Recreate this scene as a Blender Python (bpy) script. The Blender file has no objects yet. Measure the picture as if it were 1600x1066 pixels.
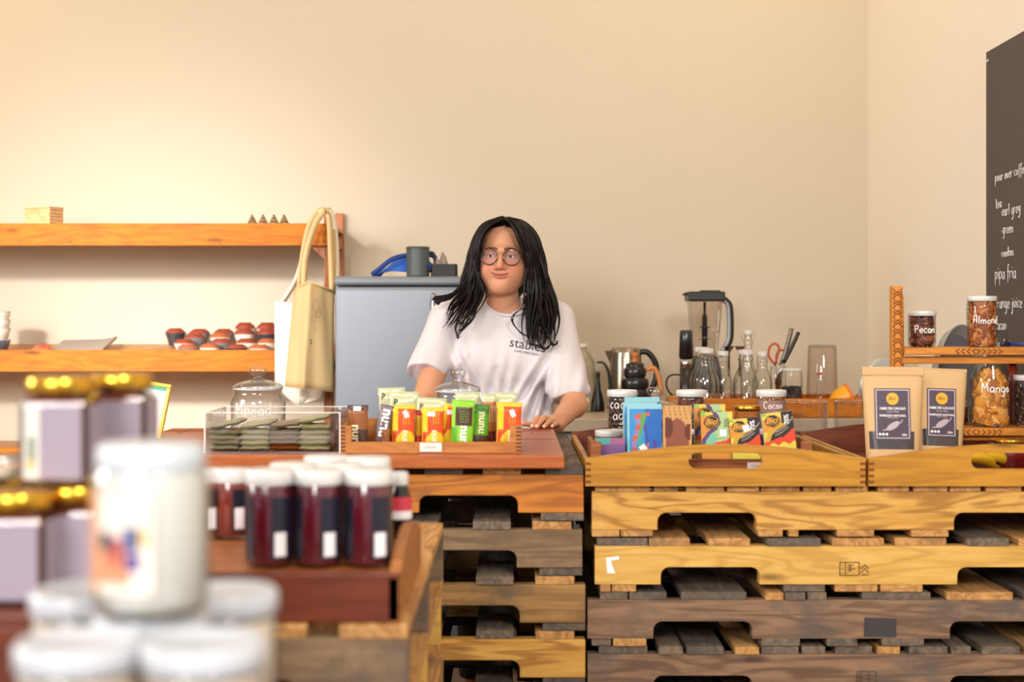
import bpy, math, random
import numpy as np
from mathutils import Vector, Matrix
from mathutils.geometry import tessellate_polygon
from mathutils.bvhtree import BVHTree
random.seed(7)
PI = math.pi
scene = bpy.context.scene
COL = scene.collection
# ---------------------------------------------------------------- camera, light, exposure
F = 50 / 36 * 1600
CZ = 1.224
cam = bpy.data.cameras.new('camera')
cam_o = bpy.data.objects.new('camera', cam)
COL.objects.link(cam_o)
cam_o.location = (0, 0, CZ)
cam_o.rotation_euler = (PI / 2, 0, 0)
cam.lens = 50
cam.sensor_width = 36
cam.shift_y = -28 / 1600
cam.clip_start = .05
cam.dof.use_dof = True
cam.dof.focus_distance = 4.1
cam.dof.aperture_fstop = 2.8
scene.camera = cam_o
scene.cycles.transparent_max_bounces = 48
scene.cycles.max_bounces = 10
vs = scene.view_settings
scene.display_settings.display_device = 'sRGB'
vs.view_transform = 'Standard'
vs.look = 'None'
vs.gamma = 1
vs.use_curve_mapping = False
vs.exposure = .12
world = bpy.data.worlds.new('world')
scene.world = world
world.use_nodes = True
wb = world.node_tree.nodes['Background']
wb.inputs[0].default_value = (.97, .96, 1.0, 1)
wb.inputs[1].default_value = .60


def area(name, loc, target, sx, sy, power, color):
    l = bpy.data.lights.new(name, 'AREA')
    l.shape = 'RECTANGLE'
    l.size, l.size_y, l.energy, l.color = sx, sy, power, color
    o = bpy.data.objects.new(name, l)
    COL.objects.link(o)
    o.location = loc
    d = Vector(target) - Vector(loc)
    o.rotation_euler = d.to_track_quat('-Z', 'Y').to_euler()
    return o


area('daylight_left_window', (-3.3, -1.2, 3.45), (-1.42, 5.9, 1.05), .6, .5, 8.5, (1, .98, .98)).data.spread = math.radians(20)
area('daylight_side_window', (-3.45, 2.3, 2.0), (1.4, 4.4, 1.2), 1.5, 1.3, 105, (1, .97, .93))
area('daylight_front_window', (-1.6, -2.2, 2.6), (0, 4.0, 1.0), 1.6, 1.2, 125, (1, .96, .92))
area('daylight_right_window', (1.3, -1.6, 3.3), (.6, 4.5, 1.1), .9, .9, 125, (1, .92, .82))
area('warm_ceiling_lamp', (-2.9, 4.9, 3.5), (-2.6, 5.9, 2.3), .4, .4, 11, (1, .62, .25))
area('warm_ceiling_lamp', (1.0, 4.6, 3.6), (1.1, 5.9, 2.2), .6, .4, 7, (1, .72, .40))

# ---------------------------------------------------------------- helpers


def at(px, py, Y):
    return Vector(((px - 800) / F * Y, Y, CZ + (505 - py) / F * Y))


def rgb(h):
    h = h.lstrip('#')
    c = [int(h[i:i + 2], 16) / 255 for i in (0, 2, 4)]
    return tuple([x / 12.92 if x <= .04045 else ((x + .055) / 1.055) ** 2.4 for x in c] + [1])


MATS = {}


def nodes_of(name):
    m = bpy.data.materials.new(name)
    m.use_nodes = True
    nt = m.node_tree
    return m, nt, nt.nodes['Principled BSDF']


def plain(h, rough=.6, metal=0, spec=.5, var=.08, scale=12, bump=0, coat=0):
    key = (h, rough, metal, spec, var, scale, bump, coat)
    if key in MATS:
        return MATS[key]
    m, nt, b = nodes_of('surface')
    tc = nt.nodes.new('ShaderNodeTexCoord')
    n = nt.nodes.new('ShaderNodeTexNoise')
    n.inputs['Scale'].default_value = scale
    n.inputs['Detail'].default_value = 4
    nt.links.new(tc.outputs['Object'], n.inputs['Vector'])
    mx = nt.nodes.new('ShaderNodeMix')
    mx.data_type = 'RGBA'
    c = rgb(h)
    mx.inputs[6].default_value = tuple(x * (1 - var) for x in c[:3]) + (1,)
    mx.inputs[7].default_value = tuple(min(1, x * (1 + var)) for x in c[:3]) + (1,)
    nt.links.new(n.outputs[0], mx.inputs[0])
    nt.links.new(mx.outputs[2], b.inputs['Base Color'])
    b.inputs['Roughness'].default_value = rough
    b.inputs['Metallic'].default_value = metal
    b.inputs['Specular IOR Level'].default_value = spec
    b.inputs['Coat Weight'].default_value = coat
    if bump:
        bp = nt.nodes.new('ShaderNodeBump')
        bp.inputs['Strength'].default_value = bump
        bp.inputs['Distance'].default_value = .01
        nt.links.new(n.outputs[0], bp.inputs['Height'])
        nt.links.new(bp.outputs[0], b.inputs['Normal'])
    MATS[key] = m
    return m


def wood(c1, c2, dark, axis=0, rough=.5, scale=1.0, dirt=0.0, dirtcol='#5a5048', knots=True, ring=.5):
    """long-grained wood running along the given axis; the per-object offset makes every board different"""
    key = ('wood', c1, c2, dark, axis, rough, scale, dirt, dirtcol, ring)
    if key in MATS:
        return MATS[key]
    m, nt, b = nodes_of('wood')
    N, L = nt.nodes, nt.links
    tc = N.new('ShaderNodeTexCoord')
    oi = N.new('ShaderNodeObjectInfo')
    mul = N.new('ShaderNodeMath')
    mul.operation = 'MULTIPLY'
    mul.inputs[1].default_value = 37.0
    L.new(oi.outputs['Random'], mul.inputs[0])
    add = N.new('ShaderNodeVectorMath')
    add.operation = 'ADD'
    L.new(tc.outputs['Object'], add.inputs[0])
    L.new(mul.outputs[0], add.inputs[1])
    mp = N.new('ShaderNodeMapping')
    s = [7 * scale] * 3
    s[axis] = .9 * scale
    mp.inputs['Scale'].default_value = s
    L.new(add.outputs[0], mp.inputs['Vector'])
    n1 = N.new('ShaderNodeTexNoise')
    n1.inputs['Scale'].default_value = 1.6
    n1.inputs['Detail'].default_value = 3
    n1.inputs['Distortion'].default_value = .6
    L.new(mp.outputs[0], n1.inputs['Vector'])
    # growth rings: contour lines of the smooth noise
    mr = N.new('ShaderNodeMath')
    mr.operation = 'MULTIPLY'
    mr.inputs[1].default_value = 55
    L.new(n1.outputs[0], mr.inputs[0])
    sn = N.new('ShaderNodeMath')
    sn.operation = 'SINE'
    L.new(mr.outputs[0], sn.inputs[0])
    rr = N.new('ShaderNodeMapRange')
    rr.inputs[1].default_value = -.2
    rr.inputs[2].default_value = 1
    rr.inputs[3].default_value = 0
    rr.inputs[4].default_value = ring
    L.new(sn.outputs[0], rr.inputs[0])
    n2 = N.new('ShaderNodeTexNoise')
    n2.inputs['Scale'].default_value = 9
    n2.inputs['Detail'].default_value = 5
    L.new(mp.outputs[0], n2.inputs['Vector'])
    cr = N.new('ShaderNodeValToRGB')
    cr.color_ramp.elements[0].position = .34
    cr.color_ramp.elements[0].color = rgb(c2)
    cr.color_ramp.elements[1].position = .62
    cr.color_ramp.elements[1].color = rgb(c1)
    L.new(n2.outputs[0], cr.inputs[0])
    m1 = N.new('ShaderNodeMix')
    m1.data_type = 'RGBA'
    m1.inputs[7].default_value = rgb(dark)
    L.new(rr.outputs[0], m1.inputs[0])
    L.new(cr.outputs[0], m1.inputs[6])
    out = m1.outputs[2]
    if dirt:
        n3 = N.new('ShaderNodeTexNoise')
        n3.inputs['Scale'].default_value = 5
        n3.inputs['Detail'].default_value = 7
        n3.inputs['Roughness'].default_value = .7
        L.new(add.outputs[0], n3.inputs['Vector'])
        r3 = N.new('ShaderNodeMapRange')
        r3.inputs[1].default_value = .62 - .3 * dirt
        r3.inputs[2].default_value = .78 - .3 * dirt
        r3.inputs[3].default_value = 0
        r3.inputs[4].default_value = .85
        L.new(n3.outputs[0], r3.inputs[0])
        m2 = N.new('ShaderNodeMix')
        m2.data_type = 'RGBA'
        m2.inputs[7].default_value = rgb(dirtcol)
        L.new(r3.outputs[0], m2.inputs[0])
        L.new(out, m2.inputs[6])
        out = m2.outputs[2]
    if knots:
        mk = N.new('ShaderNodeMapping')
        sk_ = [13.0] * 3
        sk_[axis] = 3.2
        mk.inputs['Scale'].default_value = sk_
        L.new(add.outputs[0], mk.inputs['Vector'])
        vo = N.new('ShaderNodeTexVoronoi')
        vo.inputs['Scale'].default_value = 1
        L.new(mk.outputs[0], vo.inputs['Vector'])
        rk_ = N.new('ShaderNodeMapRange')
        rk_.inputs[1].default_value = .05
        rk_.inputs[2].default_value = .15
        rk_.inputs[3].default_value = .8
        rk_.inputs[4].default_value = 0
        L.new(vo.outputs['Distance'], rk_.inputs[0])
        m4 = N.new('ShaderNodeMix')
        m4.data_type = 'RGBA'
        m4.inputs[7].default_value = tuple(x_ * .45 for x_ in rgb(dark)[:3]) + (1,)
        L.new(rk_.outputs[0], m4.inputs[0])
        L.new(out, m4.inputs[6])
        out = m4.outputs[2]
    L.new(out, b.inputs['Base Color'])
    b.inputs['Roughness'].default_value = rough
    bp = N.new('ShaderNodeBump')
    bp.inputs['Strength'].default_value = .25
    bp.inputs['Distance'].default_value = .003
    L.new(n2.outputs[0], bp.inputs['Height'])
    L.new(bp.outputs[0], b.inputs['Normal'])
    MATS[key] = m
    return m


def glass(tint='#ffffff', edge='#b9c4c6', gloss=1.0, key2=0):
    """thin clear glass: see-through facing, darker and mirror-like where it turns away"""
    key = ('glass', tint, edge, gloss)
    if key in MATS:
        return MATS[key]
    m, nt, b = nodes_of('glass')
    N, L = nt.nodes, nt.links
    N.remove(b)
    lw = N.new('ShaderNodeLayerWeight')
    lw.inputs[0].default_value = .45
    cr = N.new('ShaderNodeValToRGB')
    cr.color_ramp.elements[0].position = .25
    cr.color_ramp.elements[0].color = rgb(tint)
    cr.color_ramp.elements[1].position = .95
    cr.color_ramp.elements[1].color = rgb(edge)
    L.new(lw.outputs['Facing'], cr.inputs[0])
    tr = N.new('ShaderNodeBsdfTransparent')
    L.new(cr.outputs[0], tr.inputs[0])
    gl = N.new('ShaderNodeBsdfGlossy')
    gl.inputs['Roughness'].default_value = .03
    # mirror share grows with the fifth power of the grazing angle (Schlick), the same on both sides of the wall
    lf = N.new('ShaderNodeLayerWeight')
    lf.inputs[0].default_value = .5
    pw = N.new('ShaderNodeMath')
    pw.operation = 'POWER'
    pw.inputs[1].default_value = 4
    L.new(lf.outputs['Facing'], pw.inputs[0])
    mu = N.new('ShaderNodeMath')
    mu.operation = 'MULTIPLY_ADD'
    mu.use_clamp = True
    mu.inputs[1].default_value = .75 * gloss
    mu.inputs[2].default_value = .045 * gloss
    L.new(pw.outputs[0], mu.inputs[0])
    mx = N.new('ShaderNodeMixShader')
    L.new(mu.outputs[0], mx.inputs[0])
    L.new(tr.outputs[0], mx.inputs[1])
    L.new(gl.outputs[0], mx.inputs[2])
    L.new(mx.outputs[0], N['Material Output'].inputs[0])
    MATS[key] = m
    return m


class MB:
    def __init__(s, **kw):
        s.v, s.f, s.m, s.sm, s.mats = [], [], [], [], []

    def mi(s, mat):
        if mat not in s.mats:
            s.mats.append(mat)
        return s.mats.index(mat)

    def add(s, vs, fs, mat, smooth=False, X=None):
        o = len(s.v)
        for p in vs:
            p = Vector(p)
            s.v.append(tuple(X @ p) if X is not None else tuple(p))
        i = s.mi(mat)
        for f in fs:
            s.f.append([a + o for a in f])
            s.m.append(i)
            s.sm.append(smooth)
        return s

    def box(s, c, d, mat, X=None, taper=1.0):
        x, y, z = [a / 2 for a in d]
        vs = []
        for k, t in ((-1, 1), (1, taper)):
            vs += [(c[0] + i * x * t, c[1] + j * y * t, c[2] + k * z) for i, j in ((-1, -1), (1, -1), (1, 1), (-1, 1))]
        return s.add(vs, [(0, 3, 2, 1), (4, 5, 6, 7), (0, 1, 5, 4), (1, 2, 6, 5), (2, 3, 7, 6), (3, 0, 4, 7)], mat, False, X)

    def lathe(s, prof, mat, seg=28, c=(0, 0, 0), X=None, smooth=True, cap0=True, cap1=True, sx=1, sy=1):
        vs, fs = [], []
        n = len(prof)
        for r, z in prof:
            for k in range(seg):
                a = 2 * PI * k / seg
                vs.append((c[0] + r * sx * math.cos(a), c[1] + r * sy * math.sin(a), c[2] + z))
        for i in range(n - 1):
            for k in range(seg):
                k2 = (k + 1) % seg
                fs.append((i * seg + k, i * seg + k2, (i + 1) * seg + k2, (i + 1) * seg + k))
        s.add(vs, fs, mat, smooth, X)
        o = len(s.v) - len(vs)
        i = s.mi(mat)
        if cap0 and prof[0][0] > 1e-6:
            s.f.append([o + k for k in range(seg)][::-1]); s.m.append(i); s.sm.append(False)
        if cap1 and prof[-1][0] > 1e-6:
            s.f.append([o + (n - 1) * seg + k for k in range(seg)]); s.m.append(i); s.sm.append(False)
        return s

    def tube(s, pts, r, mat, seg=8, X=None, flat=1.0, close=False, up=None):
        pts = [Vector(p) for p in pts]
        n = len(pts)
        rs = r if isinstance(r, (list, tuple)) else [r] * n
        vs, fs = [], []
        nrm = None
        for i, p in enumerate(pts):
            if close:
                t = pts[(i + 1) % n] - pts[i - 1]
            else:
                t = pts[min(n - 1, i + 1)] - pts[max(0, i - 1)]
            if t.length < 1e-9:
                t = Vector((0, 0, 1))
            t.normalize()
            if nrm is None:
                a = Vector(up) if up is not None else (Vector((0, 1, 0)) if abs(t.y) < .9 else Vector((1, 0, 0)))
                nrm = (a - t * a.dot(t)).normalized()
            else:
                nrm = nrm - t * nrm.dot(t)
                nrm = nrm.normalized() if nrm.length > 1e-6 else Vector((0, 1, 0))
            bi = t.cross(nrm)
            for k in range(seg):
                a = 2 * PI * k / seg
                vs.append(p + nrm * (rs[i] * flat * math.cos(a)) + bi * (rs[i] * math.sin(a)))
        m = n if close else n - 1
        for i in range(m):
            j = (i + 1) % n
            for k in range(seg):
                k2 = (k + 1) % seg
                fs.append((i * seg + k, i * seg + k2, j * seg + k2, j * seg + k))
        if not close:
            fs.append(tuple(range(seg))[::-1])
            fs.append(tuple((n - 1) * seg + k for k in range(seg)))
        return s.add(vs, fs, mat, seg > 4, X)

    def prism(s, loops, t, mat, X=None, smooth=False):
        """polygon (first loop) with holes, in local xz, thickness t along +y"""
        pts = [p for l in loops for p in l]
        tris = tessellate_polygon([[Vector((p[0], p[1], 0)) for p in l] for l in loops])
        n = len(pts)
        vs = [(p[0], 0, p[1]) for p in pts] + [(p[0], t, p[1]) for p in pts]
        fs = [tuple(tr) for tr in tris] + [tuple(a + n for a in tr)[::-1] for tr in tris]
        o = 0
        for l in loops:
            k = len(l)
            for i in range(k):
                j = (i + 1) % k
                fs.append((o + i, o + j, o + j + n, o + i + n))
            o += k
        return s.add(vs, fs, mat, smooth, X)

    def build(s, name, parent=None, loc=None, rot=None, bevel=0, sub=0, merge=False):
        me = bpy.data.meshes.new(name)
        me.from_pydata(s.v, [], s.f)
        for m in s.mats:
            me.materials.append(m)
        me.polygons.foreach_set('material_index', s.m)
        me.polygons.foreach_set('use_smooth', s.sm)
        me.update()
        import bmesh
        bm = bmesh.new()
        bm.from_mesh(me)
        if merge:
            bmesh.ops.remove_doubles(bm, verts=bm.verts, dist=1e-5)
        bmesh.ops.recalc_face_normals(bm, faces=bm.faces)
        bm.to_mesh(me)
        bm.free()
        o = bpy.data.objects.new(name, me)
        COL.objects.link(o)
        if parent:
            o.parent = parent
        if loc is not None:
            o.location = loc
        if rot is not None:
            o.rotation_euler = rot
        if bevel:
            b = o.modifiers.new('bevel', 'BEVEL')
            b.width = bevel
            b.segments = 2
            b.limit_method = 'ANGLE'
            b.angle_limit = .7
        if sub:
            b = o.modifiers.new('sub', 'SUBSURF')
            b.levels = b.render_levels = sub
        return o


def tag(o, label=None, cat=None, group=None, kind=None):
    if label: o['label'] = label
    if cat: o['category'] = cat
    if group: o['group'] = group
    if kind: o['kind'] = kind
    return o


def thing(name, loc, label, cat, group=None, rz=0, rot=None):
    o = bpy.data.objects.new(name, None)
    o.empty_display_size = .05
    COL.objects.link(o)
    o.location = loc
    o.rotation_euler = rot if rot else (0, 0, rz)
    return tag(o, label, cat, group)


def copy_tree(o, parent=None):
    c = o.copy()
    COL.objects.link(c)
    c.parent = parent
    for ch in [x for x in bpy.data.objects if x.parent == o]:
        copy_tree(ch, c)
    return c


def smooth_path(pts, k=6):
    pts = [Vector(p) for p in pts]
    if len(pts) < 3:
        return pts
    out = []
    for i in range(len(pts) - 1):
        p0, p1, p2, p3 = pts[max(0, i - 1)], pts[i], pts[i + 1], pts[min(len(pts) - 1, i + 2)]
        for j in range(k):
            t = j / k
            out.append(.5 * ((2 * p1) + (p2 - p0) * t + (2 * p0 - 5 * p1 + 4 * p2 - p3) * t * t + (3 * p1 - p0 - 3 * p2 + p3) * t ** 3))
    out.append(pts[-1])
    return out


# ---- handwriting: strokes on a grid, x-height 1
G = {
 'a': (1.0, [[(.8, .85), (.4, 1.02), (.05, .5), (.35, 0), (.75, .4), (.82, 1), (.85, .15), (1, 0)]]),
 'b': (.95, [[(.08, 1.9), (.08, 0)], [(.08, .7), (.5, 1), (.85, .5), (.5, 0), (.08, .2)]]),
 'c': (.9, [[(.8, .85), (.45, 1.02), (.08, .5), (.4, 0), (.82, .15)]]),
 'd': (1.0, [[(.8, .85), (.4, 1), (.05, .5), (.4, 0), (.8, .35)], [(.82, 1.9), (.82, .1), (.95, 0)]]),
 'e': (.9, [[(.1, .5), (.8, .55), (.7, .95), (.4, 1.02), (.08, .5), (.4, 0), (.85, .2)]]),
 'f': (.75, [[(.75, 1.75), (.5, 1.9), (.32, 1.5), (.3, -.6)], [(0, .9), (.65, .95)]]),
 'g': (1.0, [[(.8, .85), (.4, 1), (.05, .5), (.4, 0), (.8, .4), (.82, 1), (.82, -.5), (.5, -.95), (.15, -.7)]]),
 'i': (.4, [[(.2, 1), (.2, 0)], [(.2, 1.4), (.22, 1.5)]]),
 'j': (.5, [[(.35, 1), (.35, -.5), (.1, -.9), (-.1, -.7)], [(.35, 1.4), (.37, 1.5)]]),
 'l': (.4, [[(.2, 1.9), (.2, 0)]]),
 'm': (1.4, [[(.08, 1), (.08, 0)], [(.08, .65), (.35, 1), (.62, .75), (.65, 0)], [(.65, .65), (.95, 1), (1.2, .75), (1.25, 0)]]),
 'n': (1.0, [[(.1, 1), (.1, 0)], [(.1, .65), (.5, 1), (.8, .75), (.82, 0)]]),
 'o': (.95, [[(.45, 1), (.08, .5), (.45, 0), (.82, .5), (.45, 1)]]),
 'p': (.95, [[(.08, 1), (.08, -.9)], [(.08, .7), (.5, 1), (.85, .5), (.5, 0), (.08, .25)]]),
 'r': (.75, [[(.1, 1), (.1, 0)], [(.1, .6), (.4, .98), (.7, .9)]]),
 's': (.8, [[(.7, .9), (.35, 1), (.12, .75), (.6, .35), (.5, .02), (.08, .08)]]),
 't': (.7, [[(.3, 1.7), (.3, .15), (.6, 0)], [(0, 1.05), (.65, 1.08)]]),
 'u': (1.0, [[(.1, 1), (.12, .3), (.45, 0), (.8, .4), (.82, 1), (.84, 0)]]),
 'v': (.9, [[(.05, 1), (.42, 0), (.8, 1)]]),
 'y': (.95, [[(.1, 1), (.15, .4), (.5, .15), (.8, .5)], [(.82, 1), (.78, -.5), (.4, -.95), (.1, -.7)]]),
 'A': (1.2, [[(.1, 0), (.45, 1.9), (.95, 1.9), (1.0, 0)], [(.2, .8), (.98, .8)]]),
 'C': (1.2, [[(1.0, 1.6), (.55, 1.9), (.08, .95), (.5, 0), (1.0, .2)]]),
 'M': (1.5, [[(.1, 0), (.15, 1.9), (.65, .7), (1.15, 1.9), (1.3, 0)]]),
 'P': (1.1, [[(.15, 1.9), (.15, 0)], [(.15, 1.8), (.8, 1.85), (.85, 1.1), (.15, .9)]]),
 '.': (.4, [[(.1, .5), (.14, .55)]]),
 ' ': (.6, []),
}


def hand(text, jit=.05):
    x, out = 0, []
    for ch in text:
        w, ss = G[ch]
        dy = random.uniform(-jit, jit) * 2
        for st in ss:
            pts = [(x + a + random.uniform(-jit, jit) * .5, b + dy, 0) for a, b in st]
            out.append([(p.x, p.y) for p in smooth_path(pts, 4)])
        x += w + .18
    return out, x


def write_on(mb, text, fn, mat, size, r, jit=.05):
    """fn(u, v) -> point on the surface in metres; handwriting drawn as a raised line of chalk or paint"""
    ss, w = hand(text, jit)
    for st in ss:
        mb.tube([fn(a * size, b * size) for a, b in st], r, mat, seg=5)
    return w * size


_tx = {}


def type2d(text, size, offset=0, shear=0, sx=1.0):
    key = (text, offset, shear)
    if key not in _tx:
        cu = bpy.data.curves.new('t', 'FONT')
        cu.body = text
        cu.size = 1
        cu.offset = offset
        cu.shear = shear
        cu.resolution_u = 3
        ob = bpy.data.objects.new('t', cu)
        COL.objects.link(ob)
        dg = bpy.context.evaluated_depsgraph_get()
        me = bpy.data.meshes.new_from_object(ob.evaluated_get(dg))
        _tx[key] = ([(v.co.x, v.co.y) for v in me.vertices], [tuple(p.vertices) for p in me.polygons])
        bpy.data.objects.remove(ob)
        bpy.data.curves.remove(cu)
        bpy.data.meshes.remove(me)
    vs, fs = _tx[key]
    return [(x * size * sx, y * size) for x, y in vs], fs


def print_on(mb, text, fn, mat, size, rot=0, offset=0, center=False, shear=0, sx=1.0, pos=(0, 0)):
    vs, fs = type2d(text, size, offset, shear, sx)
    if center and vs:
        cx = (min(p[0] for p in vs) + max(p[0] for p in vs)) / 2
        cy = (min(p[1] for p in vs) + max(p[1] for p in vs)) / 2
        vs = [(a - cx, b - cy) for a, b in vs]
    c, s_ = math.cos(rot), math.sin(rot)
    vs = [(a * c - b * s_ + pos[0], a * s_ + b * c + pos[1]) for a, b in vs]
    mb.add([fn(a, b) for a, b in vs], fs, mat)


def ellipse(cx, cz, rx, rz, n=24, a0=0, a1=2 * PI):
    return [(cx + rx * math.cos(a0 + (a1 - a0) * k / n), cz + rz * math.sin(a0 + (a1 - a0) * k / n)) for k in range(n if a1 - a0 > 6.28 else n + 1)]


# ---------------------------------------------------------------- materials
WHITE = plain('#f4f1ea', .5)
LIDW = plain('#d9d8d6', .35, spec=.6, var=.03)
GOLD = plain('#d9a63a', .25, metal=1)
STEEL = plain('#b9bbbd', .25, metal=1, var=.03)
BLACK = plain('#17171a', .35)
BLACKM = plain('#232326', .6)
GLASS = glass()
GLASSB = glass('#fdfeff', '#b4bec4', 2.4)
PAPER = plain('#f3eef0', .7, var=.03)
INKW = plain('#ffffff', .5, var=0)
CHALK = plain('#f2efec', .9, var=.06)
PAL_Y = wood('#d6a552', '#c5913c', '#8f5c20', 0, .7, 1, .12, '#8a6a48', ring=.7)
PAL_Y2 = wood('#dbb05e', '#cea048', '#a3702c', 0, .7, 1, .05, '#9a7448', ring=.35)
PAL_O = wood('#c67c28', '#b46820', '#7a3f12', 0, .7, 1, .3, '#6b5238', ring=.5)
PAL_G = wood('#8f7455', '#7b6248', '#5a4431', 0, .8, 1, .55, '#5b5046', ring=.5)
PAL_GY = wood('#a8814d', '#96713f', '#6b4b28', 0, .8, 1, .45, '#655642', ring=.5)
PAL_D = wood('#94745a', '#7c604a', '#4f3b2d', 0, .85, 1, .45, '#5f5650', ring=.6)
DK_Y = wood('#c9995c', '#b48047', '#80532c', 1, .8, 1, .25, '#75604a')
DK_G = wood('#7f6e5c', '#6a5b4d', '#463c34', 1, .85, 1, .5, '#4c4743')
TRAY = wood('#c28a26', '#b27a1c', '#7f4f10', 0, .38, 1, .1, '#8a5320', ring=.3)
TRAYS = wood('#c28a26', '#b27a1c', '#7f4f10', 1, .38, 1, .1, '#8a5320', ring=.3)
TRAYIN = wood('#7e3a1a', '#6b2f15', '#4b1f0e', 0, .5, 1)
REDW = wood('#b4622c', '#a65626', '#7d3a17', 0, .35, 1, ring=.25)
REDD = wood('#7c3215', '#6c2a12', '#4c1c0b', 0, .4, 1, ring=.3)
SHELFW = wood('#cb7800', '#b86500', '#8a4400', 0, .7, 1, .05, '#a8611c', ring=.35)
SHELFP = wood('#b5713a', '#9f5e2d', '#6f3c1a', 2, .5, 1, ring=.4)
BOXW = wood('#bd7a36', '#ad6a2b', '#85491b', 0, .45, 1.4, ring=.3)
RACKW = wood('#d68a2c', '#c67a22', '#8d5216', 2, .45, 1.2, ring=.35)
RACKX = wood('#d68a2c', '#c67a22', '#8d5216', 0, .45, 1.2, ring=.35)
CARVE = plain('#7b3a12', .7)

# ---------------------------------------------------------------- room
YW, XW, XL, ZC = 5.88, 1.471, -3.6, 4.1


def plaster(h, name):
    m, nt, b = nodes_of(name)
    N, L = nt.nodes, nt.links
    tc = N.new('ShaderNodeTexCoord')
    n = N.new('ShaderNodeTexNoise')
    n.inputs['Scale'].default_value = 1.1
    n.inputs['Detail'].default_value = 6
    L.new(tc.outputs['Object'], n.inputs['Vector'])
    mx = N.new('ShaderNodeMix')
    mx.data_type = 'RGBA'
    c = rgb(h)
    mx.inputs[6].default_value = tuple(x * .95 for x in c[:3]) + (1,)
    mx.inputs[7].default_value = c
    L.new(n.outputs[0], mx.inputs[0])
    L.new(mx.outputs[2], b.inputs['Base Color'])
    b.inputs['Roughness'].default_value = .85
    n2 = N.new('ShaderNodeTexNoise')
    n2.inputs['Scale'].default_value = 14
    n2.inputs['Detail'].default_value = 5
    L.new(tc.outputs['Object'], n2.inputs['Vector'])
    bp = N.new('ShaderNodeBump')
    bp.inputs['Strength'].default_value = .25
    bp.inputs['Distance'].default_value = .01
    L.new(n2.outputs[0], bp.inputs['Height'])
    L.new(bp.outputs[0], b.inputs['Normal'])
    return m


WALLM = plaster('#ccc0ab', 'plaster')
WALLR = plaster('#f3ead9', 'plaster')


def struct(name, c, d, m):
    return tag(MB().box((0, 0, 0), d, m).build(name, loc=c), kind='structure')


struct('wall_back', ((XL + XW) / 2, YW + .1, ZC / 2), (XW - XL + .4, .2, ZC), WALLM)
struct('wall_right', (XW + .1, 3.35, ZC / 2), (.2, 5.06, ZC), WALLR)
struct('wall_left', (XL - .1, 3.35, ZC / 2), (.2, 5.06, ZC), WALLM)
struct('floor', ((XL + XW) / 2, 2.2, -.05), (XW - XL + .4, 7.56, .1), plain('#8a7565', .5, scale=3, var=.15))
struct('ceiling', ((XL + XW) / 2, 3.35, ZC + .05), (XW - XL + .4, 5.26, .1), plain('#efe6d8', .9))

# chalkboard on the right wall
cb = MB()
y1 = XW * F / 748
z1, z0 = CZ + 423 / F * y1, CZ - 95 / F * y1
y0 = 3.2
cbo = thing('menu_board', (XW - .008, (y0 + y1) / 2, z0), 'large dark grey chalkboard menu with white handwriting, fixed on the right wall', 'chalkboard')
cb.box((0, 0, (z1 - z0) / 2), (.012, y1 - y0, z1 - z0), plain('#4f4744', .65, scale=5, var=.12))
cb.build('board', cbo)
sc = MB()
for yy, zz in ((y1 - .02, z1 - .03), (y1 - .02, z0 + .03)):
    sc.lathe([(.008, 0), (.006, .004)], STEEL, 12, X=Matrix.Translation((-.006, yy - (y0 + y1) / 2, zz - z0)) @ Matrix.Rotation(-PI / 2, 4, 'Y'))
sc.build('screw', cbo)
wr = MB()


def board_fn(px, py):
    Y = XW * F / (px - 800)
    z = CZ + (505 - py) / F * Y
    return lambda u, v: Vector((-.0075, (Y - u) - (y0 + y1) / 2, z + v - z0))


for txt, px, py, sz in (('pour over coffee', 1563, 284, .0160), ('tea', 1564, 326, .0165), ('.earl grey', 1572, 338, .0175), ('.green', 1573, 366, .0165),
                        ('.rooibos', 1572, 402, .0145), ('pipa fria', 1563, 437, .0215), ('orange juice', 1563, 482, .019), ('cacao', 1563, 515, .0175), ('Mandarina', 1562, 545, .017)):
    wr = MB()
    write_on(wr, txt, board_fn(px, py), CHALK, sz, .0011, .04)
    wr.build('lettering', cbo)

# ---------------------------------------------------------------- pallets
NR = .02


def stringer_poly(h, notch=.040):
    """side view of a notched stringer, 48 in long"""
    L = 1.219
    p = [(0, 0)]
    for a, b in ((.152, .381), (.838, 1.067)):
        p.append((a, 0))
        for k in range(5):
            t = PI - PI / 2 * k / 4
            p.append((a + NR + NR * math.cos(t), notch - NR + NR * math.sin(t)))
        for k in range(5):
            t = PI / 2 - PI / 2 * k / 4
            p.append((b - NR + NR * math.cos(t), notch - NR + NR * math.sin(t)))
        p.append((b, 0))
    p += [(L, 0), (L, h), (0, h)]
    return p


def pallet(label, x0, y0, ztop, sm, dm, top, bot, group, t=.018, h=.0885, marks=None, tb=None):
    """ztop: height of the stringers' top edge; top and bot list the deck boards as (x, width)"""
    tb = tb or t
    zb = ztop - h - tb
    o = thing('wooden_pallet', (x0, y0, zb), label, 'pallet', group)
    for k in range(3):
        b = MB().prism([stringer_poly(h)], .038, sm, Matrix.Translation((0, k * .489, tb)))
        if k == 0 and marks:
            marks(b, h, tb)
        b.build('stringer', o, bevel=.0025)
    for i, (x, w) in enumerate(bot):
        m = dm[i % len(dm)]
        MB().box((0, 0, tb / 2), (w, 1.014, tb), m).build('deck_board', o, (x + w / 2, .508 + random.uniform(-.004, .004), 0), bevel=.002)
    for i, (x, w) in enumerate(top):
        m = dm[(i * 5 + 2) % len(dm)]
        MB().box((0, 0, t / 2), (w, 1.014, t), m).build('deck_board', o, (x + w / 2, .508 + random.uniform(-.006, .004), tb + h), bevel=.002)
    return o


def px2(l, x0, Y=3.29):
    return [((a - 800) / F * Y - x0, (b - a) / F * Y) for a, b in l]


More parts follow.
